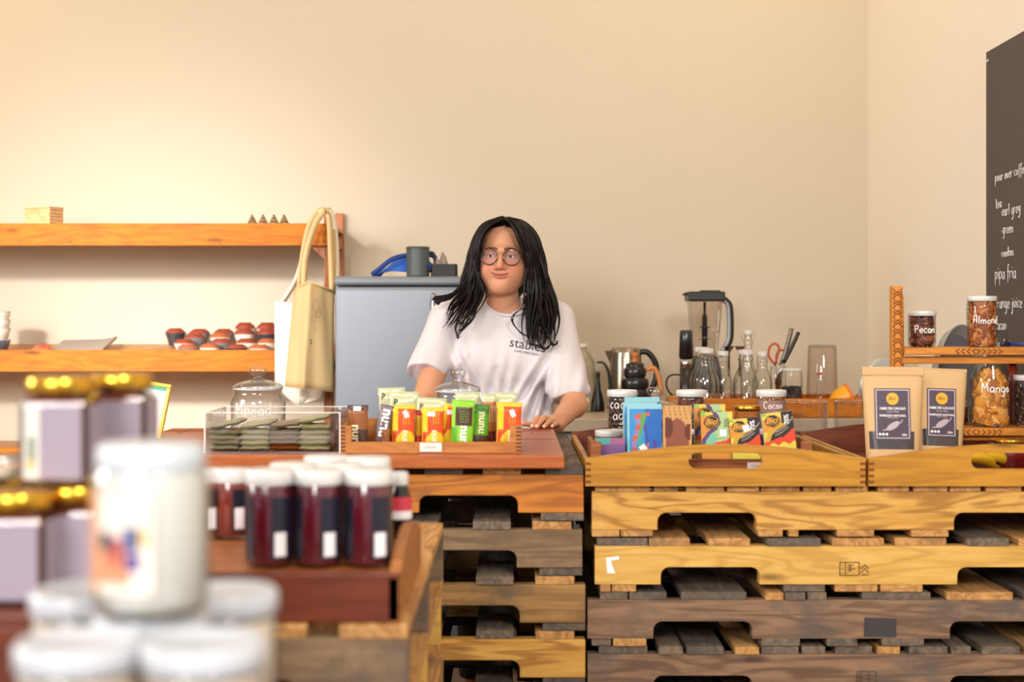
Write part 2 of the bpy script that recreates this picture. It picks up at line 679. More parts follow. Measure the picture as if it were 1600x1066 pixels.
def ring_even(n, w, L=1.219):
    g = (L - n * w) / (n - 1)
    return [(i * (w + g), w) for i in range(n)]


def stamp(b, h, t):
    INK = plain('#5a3a22', .8)
    x, z = .566, t + .021

    def ln(x0, z0, x1, z1, r=.0013):
        b.tube([(x + x0, -.0005, z + z0), (x + x1, -.0005, z + z1)], r, INK, 4)
    for q in (((0, 0), (.045, 0), (.045, .030), (0, .030)),):
        for i in range(4):
            ln(*q[i], *q[(i + 1) % 4])
    ln(.013, 0, .013, .030)
    for k in range(5):
        ln(.003 + (k % 2) * .005, .005 + k * .005, .006 + (k % 2) * .003, .005 + k * .005)
        ln(.018, .006 + k * .0045, .020 + (k * 7 % 5) * .004, .006 + k * .0045)
    ln(.025, .012, .025, .024)
    for k in range(2):
        ln(.049, .006 + k * .009, .058, .016 + k * .009, .0013)
        ln(.058, .016 + k * .009, .067, .006 + k * .009, .0013)
    ln(.05, .001, .067, .001)


def stamp_faint(b, h, t):
    INK = plain('#4a3a30', .8)
    x, z = .622, t + .022

    def ln(x0, z0, x1, z1, r=.0011):
        b.tube([(x + x0, -.0005, z + z0), (x + x1, -.0005, z + z1)], r, INK, 4)
    for q in (((0, 0), (.045, 0), (.045, .028), (0, .028)),):
        for i in range(4):
            ln(*q[i], *q[(i + 1) % 4])
    ln(.012, 0, .012, .028); ln(.016, .01, .04, .01); ln(.016, .019, .04, .019); ln(.028, 0, .028, .028); ln(.004, .004, .004, .024); ln(.008, .004, .008, .024)


def patch(b, h, t):
    b.box((.675, -.0002, t + .046), (.075, .0012, .044), plain('#3d3a3a', .8, scale=60, var=.3), X=Matrix.Rotation(.03, 4, 'Y'))


def sticker(b, h, t):
    b.add([(.025, -.0012, t + .062), (.056, -.0012, t + .066), (.056, -.0012, t + .058), (.037, -.0012, t + .055), (.047, -.0012, t + .025), (.028, -.0012, t + .026)],
          [(0, 1, 2, 3), (0, 3, 4, 5)], PAPER)
    stamp(b, h, t)


GL_, GR_ = 'pallets stacked under the bar-selling counter', 'pallets stacked under the two wooden trays'
xl = .166 - 1.219
zt = CZ - .351
tops_l = [[(x, .089) for x in (0, .12, .27, .43, .59, .68 + .03, .85, .985, 1.13)]] + [px2([(560, 600), (640, 686), (741, 800), (834, 895)], xl) + [(0, .1), (.14, .089), (.3, .089), (.45, .089), (.6, .089)]] * 6
dml = [DK_G, DK_Y, DK_G, DK_G]
lab_l = ['top pallet of the left stack, orange-brown wood, under the redwood counter board',
         'grey-brown pallet of the left stack, second from the top, with a bare orange streak',
         'half grey, half honey-coloured pallet of the left stack, third from the top',
         'yellow-brown pallet of the left stack, fourth from the top, at the bottom of the view',
         'hidden pallet of the left stack, third from the floor', 'hidden pallet of the left stack, second from the floor', 'hidden bottom pallet of the left stack, lying on the floor']
for k in range(7):
    dx = [0, -.003, .004, .004, 0, .002, -.002][k]
    pallet(lab_l[k], xl + dx, 3.29 + .002 * (k % 2), zt - k * .1273, [PAL_O, PAL_G, PAL_GY, PAL_Y, PAL_G, PAL_GY, PAL_O][k], dml, tops_l[k],
           [(0, .12), (.56, .10), (1.12, .099)], GL_, t=.018 if k == 0 else .0188, h=.0885)

xr0 = .185
zr = CZ - .3904
t2 = [[(930, 1015), (1022, 1060), (1072, 1132), (1136, 1186), (1190, 1250), (1256, 1300), (1306, 1356), (1371, 1420), (1427, 1480), (1484, 1532), (1540, 1596), (1602, 1660), (1670, 1740)],
      [(933, 1012), (1014, 1078), (1107, 1172), (1198, 1282), (1300, 1381), (1399, 1480), (1511, 1576), (1592, 1660), (1680, 1748)],
      [(938, 981), (984, 1042), (1065, 1167), (1196, 1224), (1226, 1258), (1262, 1292), (1348, 1455), (1480, 1583), (1600, 1680), (1690, 1748)],
      [(936, 1012), (1029, 1067), (1073, 1131), (1148, 1186), (1190, 1248), (1253, 1290), (1306, 1364), (1371, 1407), (1421, 1481), (1487, 1518), (1535, 1594), (1605, 1650), (1670, 1740)]]
b2 = [[(925, 968), (970, 1020), (1185, 1223), (1232, 1248), (1308, 1366), (1424, 1482), (1690, 1745)],
      [(938, 954), (956, 994), (1225, 1290), (1305, 1372), (1376, 1442), (1690, 1745)],
      [(925, 955), (958, 1010), (1190, 1250), (1292, 1340), (1378, 1444), (1690, 1745)],
      [(925, 1010), (1225, 1290), (1378, 1444), (1690, 1745)]]
lab_r = ['top pallet of the right stack, honey wood with swirling grain, directly under the trays',
         'light yellow pallet second in the right stack, with a stamped mark and torn white sticker',
         'dark weathered pallet third in the right stack, with a black patch on its side',
         'darkest brown pallet of the right stack, lowest in view, with a faint stamp',
         'hidden pallet of the right stack, third from the floor', 'hidden pallet of the right stack, second from the floor', 'hidden bottom pallet of the right stack, lying on the floor']
for k in range(7):
    dx = [0, .007, -.010, -.010, 0, .004, -.003][k]
    z = zr - min(k, 3) * .1255 - max(0, k - 3) * .117
    x0 = xr0 + dx
    kk = min(k, 3)
    pallet(lab_r[k], x0, 3.29, z, [PAL_Y, PAL_Y2, PAL_D, PAL_D, PAL_D, PAL_G, PAL_D][k], [DK_Y] * 3 if k == 0 else ([DK_Y, DK_Y, DK_G] if k == 1 else [DK_G, DK_Y, DK_G, DK_G]),
           [(max(0, a), w) for a, w in px2(t2[kk], x0)], [(max(0, a), w) for a, w in px2(b2[kk], x0)], GR_, t=[.0155, .0178, .0178, .0178, .014, .014, .014][k], h=.0888 if k < 3 else .089, tb=.0138 if k == 3 else None,
           marks=[None, sticker, patch, stamp_faint, None, None, None][k])

# ---------------------------------------------------------------- counter board
ct = CZ - .3028
cb0, cb1 = -.98, .12
cbt = thing('counter_board', ((cb0 + cb1) / 2, 3.675, ct - .030), 'redwood counter board with grooved frame lines, lying on the left pallet stack', 'counter top')
W = cb1 - cb0
MB().box((0, 0, .015), (W, .85, .030), REDW).build('board', cbt, bevel=.003)
g = MB()
for y in (.03, .30, .34):
    g.box((0, y, .0302), (W - .02, .004, .0012), REDD)
for x in (W / 2 - .065, -W / 2 + .065):
    g.box((x, .32, .0302), (.004, .20, .0012), REDD)
g.build('groove', cbt)

# ---------------------------------------------------------------- handled trays


def tray(x0, x1, ya, yb, zb, label, group, lab=None, m=TRAY, ms=TRAYS, inn=TRAYIN, he=.064, hp=.096, hole=True):
    W, D, t = x1 - x0, yb - ya, .018
    o = thing('wooden_tray', ((x0 + x1) / 2, ya, zb), label, 'tray', group)

    def face():
        top = [(W / 2 - W * k / 24, he + (hp - he) * max(0, math.cos(PI * (k / 24 - .5))) ** 1.1) for k in range(25)]
        out = [(-W / 2, 0), (W / 2, 0)] + top
        loops = [out]
        if hole:
            r = .0185
            hw, zc = .085, .058
            h = [(hw - r + r * math.cos(a), zc + r * math.sin(a)) for a in [-PI / 2 + PI * k / 8 for k in range(9)]]
            h += [(-hw + r + r * math.cos(a), zc + r * math.sin(a)) for a in [PI / 2 + PI * k / 8 for k in range(9)]]
            loops.append(h[::-1])
        return loops
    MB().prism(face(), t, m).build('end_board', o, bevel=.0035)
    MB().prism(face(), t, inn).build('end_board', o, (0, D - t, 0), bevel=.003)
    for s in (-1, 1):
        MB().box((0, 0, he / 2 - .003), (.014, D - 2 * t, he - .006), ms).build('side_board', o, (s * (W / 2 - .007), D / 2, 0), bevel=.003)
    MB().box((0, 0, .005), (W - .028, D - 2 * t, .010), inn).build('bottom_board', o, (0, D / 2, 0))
    # finger joints at the front corners
    for s in (-1, 1):
        j = MB()
        for k in range(4):
            j.box((s * (W / 2 - .0065), -.0004, .010 + k * .014), (.012, .001, .006), CARVE)
        j.build('finger_joint', o)
    return o


ZT = CZ - .3753
tray(.169, .813, 3.27, 4.06, ZT, 'honey wooden tray with arched handle slot holding chocolate bars and jars, above the right pallets', 'arched wooden trays on the right pallets')
tray(.820, 1.462, 3.27, 4.06, ZT, 'honey wooden tray at the right edge, holding kraft pouches and the jar rack', 'arched wooden trays on the right pallets')

# ---------------------------------------------------------------- shelving unit on the left
YF = 5.47
xr = (520 - 800) / F * YF
su = thing('shelving_unit', (-1.9, YF, 0), 'orange pine shelving unit against the back wall, left of the fridge', 'shelf unit')
SX0, SX1 = -3.3, xr


def sb(px_top, px_bot, x1=SX1):
    za, zb = CZ + (505 - px_top) / F * YF, CZ + (505 - px_bot) / F * YF
    MB().box((0, 0, 0), (x1 - SX0, .022, za - zb), SHELFW).build('beam', su, ((x1 + SX0) / 2 + 1.9, .011, (za + zb) / 2), bevel=.002)
    return za, zb


u1 = sb(349, 384)
u2 = sb(547, 581)
u3 = sb(700, 735)
for (za, zb), tilt in ((u1, 0), (u2, 1), (u3, 0)):
    zf = za - .055 if tilt else za - .004
    zk = CZ + (505 - 538) / F * 5.84 if tilt else za - .004
    d = .36
    ang = math.atan2(zk - zf, d)
    MB().box((0, 0, 0), (SX1 - SX0 - .004, d / math.cos(ang), .014), wood('#d6a06a', '#c88f58', '#9a6636', 0, .5)).build('shelf_board', su, ((SX1 + SX0) / 2 + 1.9, .022 + d / 2, (zf + zk) / 2 - .007), (ang, 0, 0))
for yy, x in ((.023, xr - .02), (.37, xr - .02), (.023, SX0 + .02), (.37, SX0 + .02)):
    topz = CZ + (505 - 333) / F * (YF + yy)
    MB().box((0, 0, topz / 2), (.034, .034, topz), SHELFP).build('post', su, (x + 1.9, yy + .017, 0), bevel=.002)
zz = [u1, u2]
for za, zb in zz:
    MB().box((0, 0, 0), (.03, .32, .04), SHELFP).build('side_rail', su, (xr - .02 + 1.9, .205, (za + zb) / 2 - .02))
br = MB().prism([[(0, 0), (-.05, 0), (0, -.05)]], .02, SHELFP)
br.build('bracket', su, (xr - .037 + 1.9, .024, u1[1] - .001))
scb = MB()
for px, py in ((507, 352), (507, 376), (110, 378), (343, 380)):
    p = at(px, py, YF)
    scb.lathe([(.004, 0), (.003, .002)], plain('#5a4632', .5), 10, X=Matrix.Translation((p.x + 1.9, .0, p.z)) @ Matrix.Rotation(PI / 2, 4, 'X'))
scb.build('screw', su)


def shelf2(Y):  # height of the tilted middle board
    zf, zk = u2[0] - .055, CZ + (505 - 538) / F * 5.84
    return zf + (zk - zf) * (Y - YF - .022) / .36


# wooden box on the top shelf
p0 = at(40, 349, 5.55)
wb_ = thing('wooden_box', (at(66, 0, 5.58).x, 5.60, u1[0] - .003), 'small pale wooden box with slotted side standing on the top shelf', 'box', rz=-.45)
PALE = wood('#e3c08c', '#d8b07a', '#b98c55', 0, .6)
MB().box((0, 0, .034), (.13, .075, .068), PALE).build('body', wb_, bevel=.002)
sl = MB()
for k in range(5):
    sl.box((.0655, 0, .010 + k * .0125), (.001, .07, .0022), CARVE)
sl.build('slot', wb_)
MB().box((0, 0, .071), (.134, .079, .006), PALE).build('lid', wb_, bevel=.0015)

# spiral shells on the top shelf
shp = None
for i, px in enumerate((394, 411, 428, 444)):
    p = at(px, 0, 5.56)
    c = thing('sea_shell', (p.x, 5.56, u1[0] - .002), ['leftmost brown pointed ribbed shell on the top shelf', 'brown ribbed shell on the top shelf, second from the left', 'brown ribbed shell on the top shelf, third from the left', 'rightmost pale ribbed shell on the top shelf, nearest the bag'][i],
              'shell', 'pointed shells on the top shelf', rz=i * .9)
    b = MB()
    m1, m2 = plain('#6b5026', .6, var=.25, scale=40), plain('#b3a078', .5)
    prof, z = [], 0
    for k in range(6):
        r = .0235 * (1 - k / 6.6)
        prof += [(r * .8, z), (r, z + .003), (r * .82, z + .0055)]
        z += .0068
    prof.append((.0015, z + .002))
    b.lathe(prof, m1, 20)
    b.build('spire', c)
    b = MB()
    pts = [(.021 * (1 - t / 26) * math.cos(t * .9) * 1.0, .021 * (1 - t / 26) * math.sin(t * .9), .002 + t * .0017) for t in range(24)]
    b.tube(pts, .0022, m2, 6)
    b.build('ridge', c)

# ---- clay pots on the middle shelf
TERRA = plain('#94412a', .55, scale=25, var=.12)
TERRA2 = plain('#b0603a', .55, scale=25, var=.12)
GLZ = {'d': plain('#3c3d44', .3, coat=.4), 'w': plain('#e6dcc8', .35, coat=.3), 'g': plain('#7d7c80', .3, coat=.3)}


def pot(px, py, row, style, label, tall=0, terra=TERRA):
    Y = 5.538 + row * .083
    s = F / Y
    z0_ = shelf2(Y) + (.0105 if row == 0 else .0075)
    ztop = CZ + (505 - py) / F * Y
    H = max(.055, ztop - z0_)
    R = .0405
    c = thing('clay_pot', ((px - 800) / s, Y, z0_), label, 'pot', 'small clay pots grouped on the middle shelf')
    b = MB()
    b.lathe([(R * .62, 0), (R * .66, .004), (R * .78, H * .35), (R * .97, H * .62), (R, H * .72)], GLZ[style], 28, cap1=False)
    b.build('body', c)
    b = MB()
    b.lathe([(R, H * .72), (R * .95, H * .82), (R * .72, H * .93), (R * .60, H * .96), (R * .60, H), (R * .50, H), (R * .45, H * .93), (R * .25, H * .9), (.0, H * .9)], terra, 28, cap0=False)
    b.build('rim', c)
    return c


pots = [(274, 513, 3, 'd', 'dark glazed clay pot alone at the left end of the pots', TERRA), (312, 514, 3, 'g', 'terracotta pot in the back row, right of the dark glazed one', TERRA),
        (350, 514, 3, 'g', 'terracotta pot in the middle of the back row', TERRA), (383, 504, 3, 'w', 'tall pot with white glaze at the back, beneath the bare wall', TERRA),
        (417, 504, 3, 'w', 'tall pot with white glaze at the back, touching the cream bag', TERRA), (305, 521, 2, 'g', 'reddish pot in the second row from the back, left end', TERRA),
        (344, 520, 2, 'w', 'orange-topped pot with cream glaze in the middle of the group', TERRA2), (382, 513, 2, 'w', 'wide reddish pot with cream glaze in front of a tall back pot', TERRA),
        (417, 513, 2, 'd', 'dark-bodied pot with pale band, half behind the bag', TERRA), (288, 530, 1, 'w', 'pot with a white glaze spot, second row from the front, left end', TERRA),
        (346, 529, 1, 'g', 'small reddish pot in the second row from the front, middle', TERRA), (385, 529, 1, 'w', 'pot with a white rim splash, second row from the front, right of middle', TERRA),
        (418, 529, 1, 'w', 'orange-topped pot second from the front, beside the bag', TERRA2), (294, 538, 0, 'g', 'front-row pot at the left end, orange top', TERRA2),
        (328, 537, 0, 'w', 'front-row pot second from the left, orange top with white glaze', TERRA2), (370, 538, 0, 'd', 'front-row pot third from the left, red top with dark glaze', TERRA),
        (406, 539, 0, 'w', 'front-row pot at the right end, orange top', TERRA2)]
for px, py, row, st, lab, tm in pots:
    pot(px, py, row, st, lab, terra=tm)

# slate sheets, clay discs and stacked cups
sl = thing('slate_tray', (at(128, 0, 5.66).x, 5.66, shelf2(5.66) + .022), 'thin curved grey slate serving sheet lying flat on the middle shelf', 'serving slate', rot=(math.atan2(shelf2(5.7) - shelf2(5.6), .1) + .03, -.02, .0))
SLT = plain('#b0a294', .6, scale=20)
b = MB()
n = 10
vs, fs = [], []
for j in range(2):
    for i in range(n + 1):
        x = -.11 + .22 * i / n
        zc = .004 + .012 * max(0, x / .11) ** 3
        vs += [(x, -.12 + .24 * j + .0 * x, zc - .006), (x, -.12 + .24 * j, zc + .006)]
o_ = 2 * (n + 1)
for i in range(n):
    a = 2 * i
    fs += [(a, a + 2, a + o_ + 2, a + o_), (a + 1, a + o_ + 1, a + o_ + 3, a + 3), (a, a + 1, a + 3, a + 2), (a + o_, a + o_ + 2, a + o_ + 3, a + o_ + 1)]
fs += [(0, o_, o_ + 1, 1), (2 * n, 2 * n + 1, 2 * n + o_ + 1, 2 * n + o_)]
b.add(vs, fs, SLT, True)
b.build('sheet', sl, bevel=.002)
for i, (px, Y, r, lab) in enumerate(((66, 5.56, .033, 'terracotta clay disc with a printed pattern leaning on the middle shelf'), (45, 5.53, .026, 'pale pink clay disc at the left, lying on the middle shelf'))):
    c = thing('clay_disc', ((px - 800) / F * Y, Y, shelf2(Y) + .012 + .03 * (1 - i)), lab, 'clay disc', rot=(.5, .1, 0))
    b = MB()
    b.lathe([(r * .9, -.012), (r, -.006), (r, .004), (r * .8, .012), (0, .013)], plain('#c96a4c', .6) if i == 0 else plain('#e0a088', .6), 26)
    b.build('disc', c)
    b = MB()
    for k in range(6):
        a = k * PI / 3
        b.tube([(.006 * math.cos(a), .006 * math.sin(a), .0135), (.013 * math.cos(a), .013 * math.sin(a), .0132)], .0012, CARVE, 5)
    b.build('pattern', c)
Yc = 5.60
zc = shelf2(Yc) + .010
for i, lab in enumerate(('dark grey bottom cup of the stack at the left edge', 'white cup stacked on the dark grey cup at the left edge', 'white cup second from the top of the left-edge stack', 'topmost white cup of the stack at the left edge')):
    c = thing('ceramic_cup', ((-8 - 800) / F * Yc, Yc, zc + [.0, .045, .078, .111][i]), lab, 'cup', 'cups stacked at the left edge of the middle shelf')
    m = plain('#5a5a60', .4) if i == 0 else plain('#efe6da', .4)
    b = MB()
    b.lathe([(.034, 0), (.045, .012), (.055, .040), (.059, .062), (.055, .062), (.051, .04), (.040, .014), (0, .010)], m, 32)
    b.build('bowl', c)
    MB().lathe([(.0592, .059), (.0595, .0625), (.0548, .0628)], plain('#d8cdbf', .5), 32, cap0=False, cap1=False).build('rim', c)

# ---------------------------------------------------------------- fridge
YR = 5.15
fx0 = (522 - 800) / F * YR
fx1 = fx0 + .53
fz = CZ + (505 - 432) / F * YR
fr = thing('fridge', ((fx0 + fx1) / 2, YR, 0), 'small silver-grey fridge standing behind the woman, right of the shelves', 'fridge')
SIL = plain('#8a9099', .38, metal=.35, var=.03, scale=3)
SILD = plain('#7b8087', .45, metal=.2, var=.03)
MB().box((0, .29, fz / 2 - .01), (.53, .50, fz - .04), SIL).build('body', fr, bevel=.008)
MB().box((0, 0, 0), (.53, .54, .032), SILD).build('top_panel', fr, (0, .27, fz - .016), bevel=.010)
dr = MB().box((0, 0, 0), (.524, .045, fz - .10), SIL).build('door', fr, (0, .022, (fz - .034) / 2 + .03), bevel=.014)
MB().tube(smooth_path([(0, 0, -.07), (0, -.02, -.06), (0, -.02, .06), (0, 0, .07)], 4), .007, STEEL, 8).build('handle', dr, ((677 - 800) / F * YR - (fx0 + fx1) / 2, -.024, CZ + (505 - 470) / F * YR - (fz - .034) / 2 - .03 - .05))
MB().box((0, .05, .02), (.5, .03, .04), BLACKM).build('plinth', fr)

# things on the fridge
zf_ = fz
p = at(653, 432, 5.22)
c = thing('canister', (p.x, 5.22, zf_), 'dark grey ribbed cylindrical canister standing on the fridge', 'canister')
GRY = plain('#4c5557', .45)
pr = [(.040, 0), (.042, .004)]
for k in range(16):
    pr += [(.0425, .008 + k * .0058), (.0415, .0109 + k * .0058)]
pr += [(.0425, .104), (.0425, .109), (.038, .110), (.038, .02), (0, .02)]
MB().lathe(pr, GRY, 36).build('body', c)
MB().lathe([(.0432, .100), (.0432, .1095), (.042, .1105)], plain('#39413f', .4), 36, cap0=False, cap1=False).build('rim', c)
MB().tube(smooth_path([(.04, .01, .09), (.058, .012, .085), (.06, .012, .03), (.042, .01, .02)], 4), .005, BLACKM, 8).build('handle', c)
BLU = plain('#1f5fc4', .7, var=.15, scale=30)
c = thing('cleaning_cloth', (at(640, 0, 5.36).x, 5.36, zf_), 'crumpled bright blue cloth behind the canister on the fridge', 'cloth')
b = MB()
n, m_ = 26, 8
vs, fs = [], []
for j in range(m_ + 1):
    for i in range(n + 1):
        u, v = i / n, j / m_
        x = -.13 + .26 * u
        crest = .085 * (1 - (2 * u - 1.05) ** 2) ** 1 if abs(2 * u - 1.05) < 1 else 0
        crest = max(crest, .004)
        z = crest * math.sin(PI * (.08 + .62 * v)) + .006 * math.sin(9 * u + 5 * v) + .008
        y = -.05 + .10 * v + .01 * math.sin(11 * u)
        vs.append((x, y, max(.003, z)))
for j in range(m_):
    for i in range(n):
        a = j * (n + 1) + i
        fs.append((a, a + 1, a + n + 2, a + n + 1))
b.add(vs, fs, BLU, True)
o = b.build('fabric', c)
md = o.modifiers.new('s', 'SOLIDIFY'); md.thickness = .004
b = MB()
b.tube(smooth_path([(-.135, -.06, .012), (-.11, -.07, .03), (-.06, -.075, .068), (-.01, -.07, .082), (.05, -.06, .09), (.09, -.05, .083), (.10, -.05, .07)], 6), [.009] * 37, plain('#15357e', .7), 8)
b.build('hem', c)
c = thing('storage_tray', (at(694, 0, 5.22).x, 5.24, zf_), 'small black open tray on the fridge beside the canister', 'tray')
MB().box((0, 0, .003), (.088, .09, .006), BLACKM).build('base', c)
for s in (-1, 1):
    MB().box((s * .045, 0, .022), (.004, .094, .044), BLACKM).build('side', c)
    MB().box((0, s * .045, .022), (.094, .004, .044), BLACKM).build('side', c)
b = MB()
b.lathe([(.05, .042), (.053, .044), (.053, .047), (.049, .047)], BLACKM, 4, X=Matrix.Rotation(PI / 4, 4, 'Z'), smooth=False, cap0=False, cap1=False, sx=1.25, sy=1.25)
b.build('rim', c)
c = thing('rag', (at(690, 0, 5.24).x, 5.24, zf_ + .007), 'crumpled grey-brown rag heaped in the small black tray on the fridge', 'cloth')
b = MB()
vs, fs = [], []
n = 14
for j in range(n + 1):
    for i in range(n + 1):
        u, v = i / n * 2 - 1, j / n * 2 - 1
        r = max(0, 1 - (u * u + v * v) * .8)
        z = .062 * r * (1 + .3 * math.sin(7 * u + 3 * v) + .2 * math.sin(9 * v - 4 * u)) + .002
        vs.append((u * .037, v * .037, z))
for j in range(n):
    for i in range(n):
        a = j * (n + 1) + i
        fs.append((a, a + 1, a + n + 2, a + n + 1))
b.add(vs, fs, plain('#8c7d75', .8, scale=40, var=.3), True)
o = b.build('fabric', c)
md = o.modifiers.new('s', 'SOLIDIFY'); md.thickness = .003

# ---------------------------------------------------------------- tote bags on the post


def sheet(b, P, m, wob=.004, nu=10, nv=14, seed=1, thick=None):
    """bilinear cloth panel between four corners with soft wrinkles"""
    p00, p10, p11, p01 = [Vector(p) for p in P]
    nrm = (p10 - p00).cross(p01 - p00).normalized()
    vs, fs = [], []
    for j in range(nv + 1):
        for i in range(nu + 1):
            u, v = i / nu, j / nv
            p = (p00 * (1 - u) + p10 * u) * (1 - v) + (p01 * (1 - u) + p11 * u) * v
            w = wob * math.sin(PI * u) * (math.sin(5 * v + seed + 3 * u) + .6 * math.sin(9 * u + 2 * v + seed * 2))
            vs.append(p + nrm * w)
    for j in range(nv):
        for i in range(nu):
            a = j * (nu + 1) + i
            fs.append((a, a + 1, a + nu + 2, a + nu + 1))
    b.add(vs, fs, m, True)


CAN = plain('#d6b884', .85, scale=50, var=.05)
CANL = plain('#f3e8d2', .85, scale=50, var=.05)
Yb = 5.33
hook = at(508, 330, 5.36)


def bag(label, top_l, crease, top_r, bot_l, bot_c, bot_r, group, mat, straps, logo, seed):
    """open-topped canvas bag seen at an angle: two visible faces meeting at a vertical fold and two behind"""
    pts = [at(*p) for p in (top_l, crease, top_r, bot_l, bot_c, bot_r)]
    base = Vector((pts[4].x, pts[4].y, pts[4].z))
    o = thing('tote_bag', base, label, 'bag', group)
    q = [p - base for p in pts]
    bk = Vector((0, .03, 0))
    b = MB()
    sheet(b, (q[3], q[4], q[1], q[0]), mat, .004, seed=seed)
    sheet(b, (q[4], q[5], q[2], q[1]), mat, .006, seed=seed + 2)
    mb_, mt_ = (q[3] + q[5]) / 2 + bk, (q[0] + q[2]) / 2 + bk
    sheet(b, (q[5], mb_, mt_, q[2]), mat, .003, seed=3)
    sheet(b, (mb_, q[3], q[0], mt_), mat, .003, seed=4)
    b.add([q[3], q[4], q[5], mb_], [(0, 1, 2, 3)], mat)
    ob = b.build('pouch', o)
    md = ob.modifiers.new('s', 'SOLIDIFY'); md.thickness = .002
    h = MB()
    for a, c_ in ((q[0], q[1]), (q[1], q[2])):
        h.tube([a + Vector((0, -.002, 0)), c_ + Vector((0, -.002, 0))], .004, mat, 6)
    h.build('hem', o)
    for st in straps:
        s_ = MB()
        path = smooth_path([at(*p) - base for p in st], 6)
        # flat woven strap
        n = len(path)
        vs, fs = [], []
        wdt = .012
        for i, p in enumerate(path):
            t = (path[min(n - 1, i + 1)] - path[max(0, i - 1)]).normalized()
            side = Vector((.75, .66, 0))
            side = (side - t * side.dot(t)).normalized()
            nn = t.cross(side) * .0015
            for k in (-1, 1):
                vs += [p + side * wdt * k + nn, p + side * wdt * k - nn]
        for i in range(n - 1):
            a = 4 * i
            fs += [(a, a + 2, a + 6, a + 4), (a + 1, a + 5, a + 7, a + 3), (a, a + 4, a + 5, a + 1), (a + 2, a + 3, a + 7, a + 6)]
        fs += [(0, 1, 3, 2), (4 * n - 4, 4 * n - 2, 4 * n - 1, 4 * n - 3)]
        s_.add(vs, fs, mat, True)
        s_.build('strap', o)
    if logo:
        lg = MB()
        LM = plain('#8b7a58', .8)
        e1 = (q[5] - q[4]); e2 = (q[1] - q[4])
        nn = e1.cross(e2).normalized()
        if nn.y > 0: nn = -nn

        def fn(u, v): return q[4] + e1 * u + e2 * v + nn * .009
        for kx, kz, r in ((.22, .78, .11), (.30, .72, .08), (.18, .66, .07)):
            lg.tube([fn(kx + r * math.cos(a), kz + .55 * r * math.sin(a)) for a in [2 * PI * k / 20 for k in range(20)]], .0009, LM, 4, close=True)
        lg.tube([fn(.2, .6), fn(.26, .56), (fn(.2, .52))], .0009, LM, 4)
        print_on(lg, 's', lambda u, v: fn(.10 + u * 7, .42 + v * 3.4), plain('#3a3226', .8), .03)
        lg.build('print', o)
    return o


bag('cream canvas tote bag hanging behind the lit front bag, its left side showing', (429, 472, 5.42), (470, 476, 5.385), (519, 478, 5.42), (430, 603, 5.42), (463, 634, 5.385), (505, 622, 5.42),
    'tote bags on the shelf post', CANL, [[(440, 474, 5.42), (466, 430, 5.415), (486, 352, 5.40), (504, 331, 5.40), (518, 336, 5.40), (525, 380, 5.42), (527, 470, 5.43)]], False, 1)
bag('tan canvas tote bag in front, bright along its fold, with a faint printed emblem', (459, 452, 5.28), (483, 440, 5.20), (522, 456, 5.30), (445, 604, 5.28), (472, 607, 5.20), (521, 612, 5.30),
    'tote bags on the shelf post', CAN, [[(475, 446, 5.24), (478, 400, 5.27), (492, 352, 5.33), (506, 333, 5.375), (514, 340, 5.38), (517, 400, 5.36), (519, 458, 5.31)],
                                         [(468, 450, 5.29), (474, 395, 5.31), (485, 350, 5.36), (502, 329, 5.40), (517, 334, 5.41), (521, 400, 5.39), (521, 460, 5.33)]], True, 2)

# ---------------------------------------------------------------- generic goods


def grid_panel(b, w, h, matfn, nu, nv, fn):
    """front skin of a printed package, coloured cell by cell through matfn(u, v)"""
    vs = [fn(i / nu, j / nv) for j in range(nv + 1) for i in range(nu + 1)]
    for j in range(nv):
        for i in range(nu):
            a = j * (nu + 1) + i
            b.add([], [], matfn((i + .5) / nu, (j + .5) / nv))
            k = b.mi(matfn((i + .5) / nu, (j + .5) / nv))
            b.f.append([a + o for o in (0, 1, nu + 2, nu + 1)]); b.m.append(k); b.sm.append(True)
    # vertices appended last so that indices start where the caller's list stood
    return vs


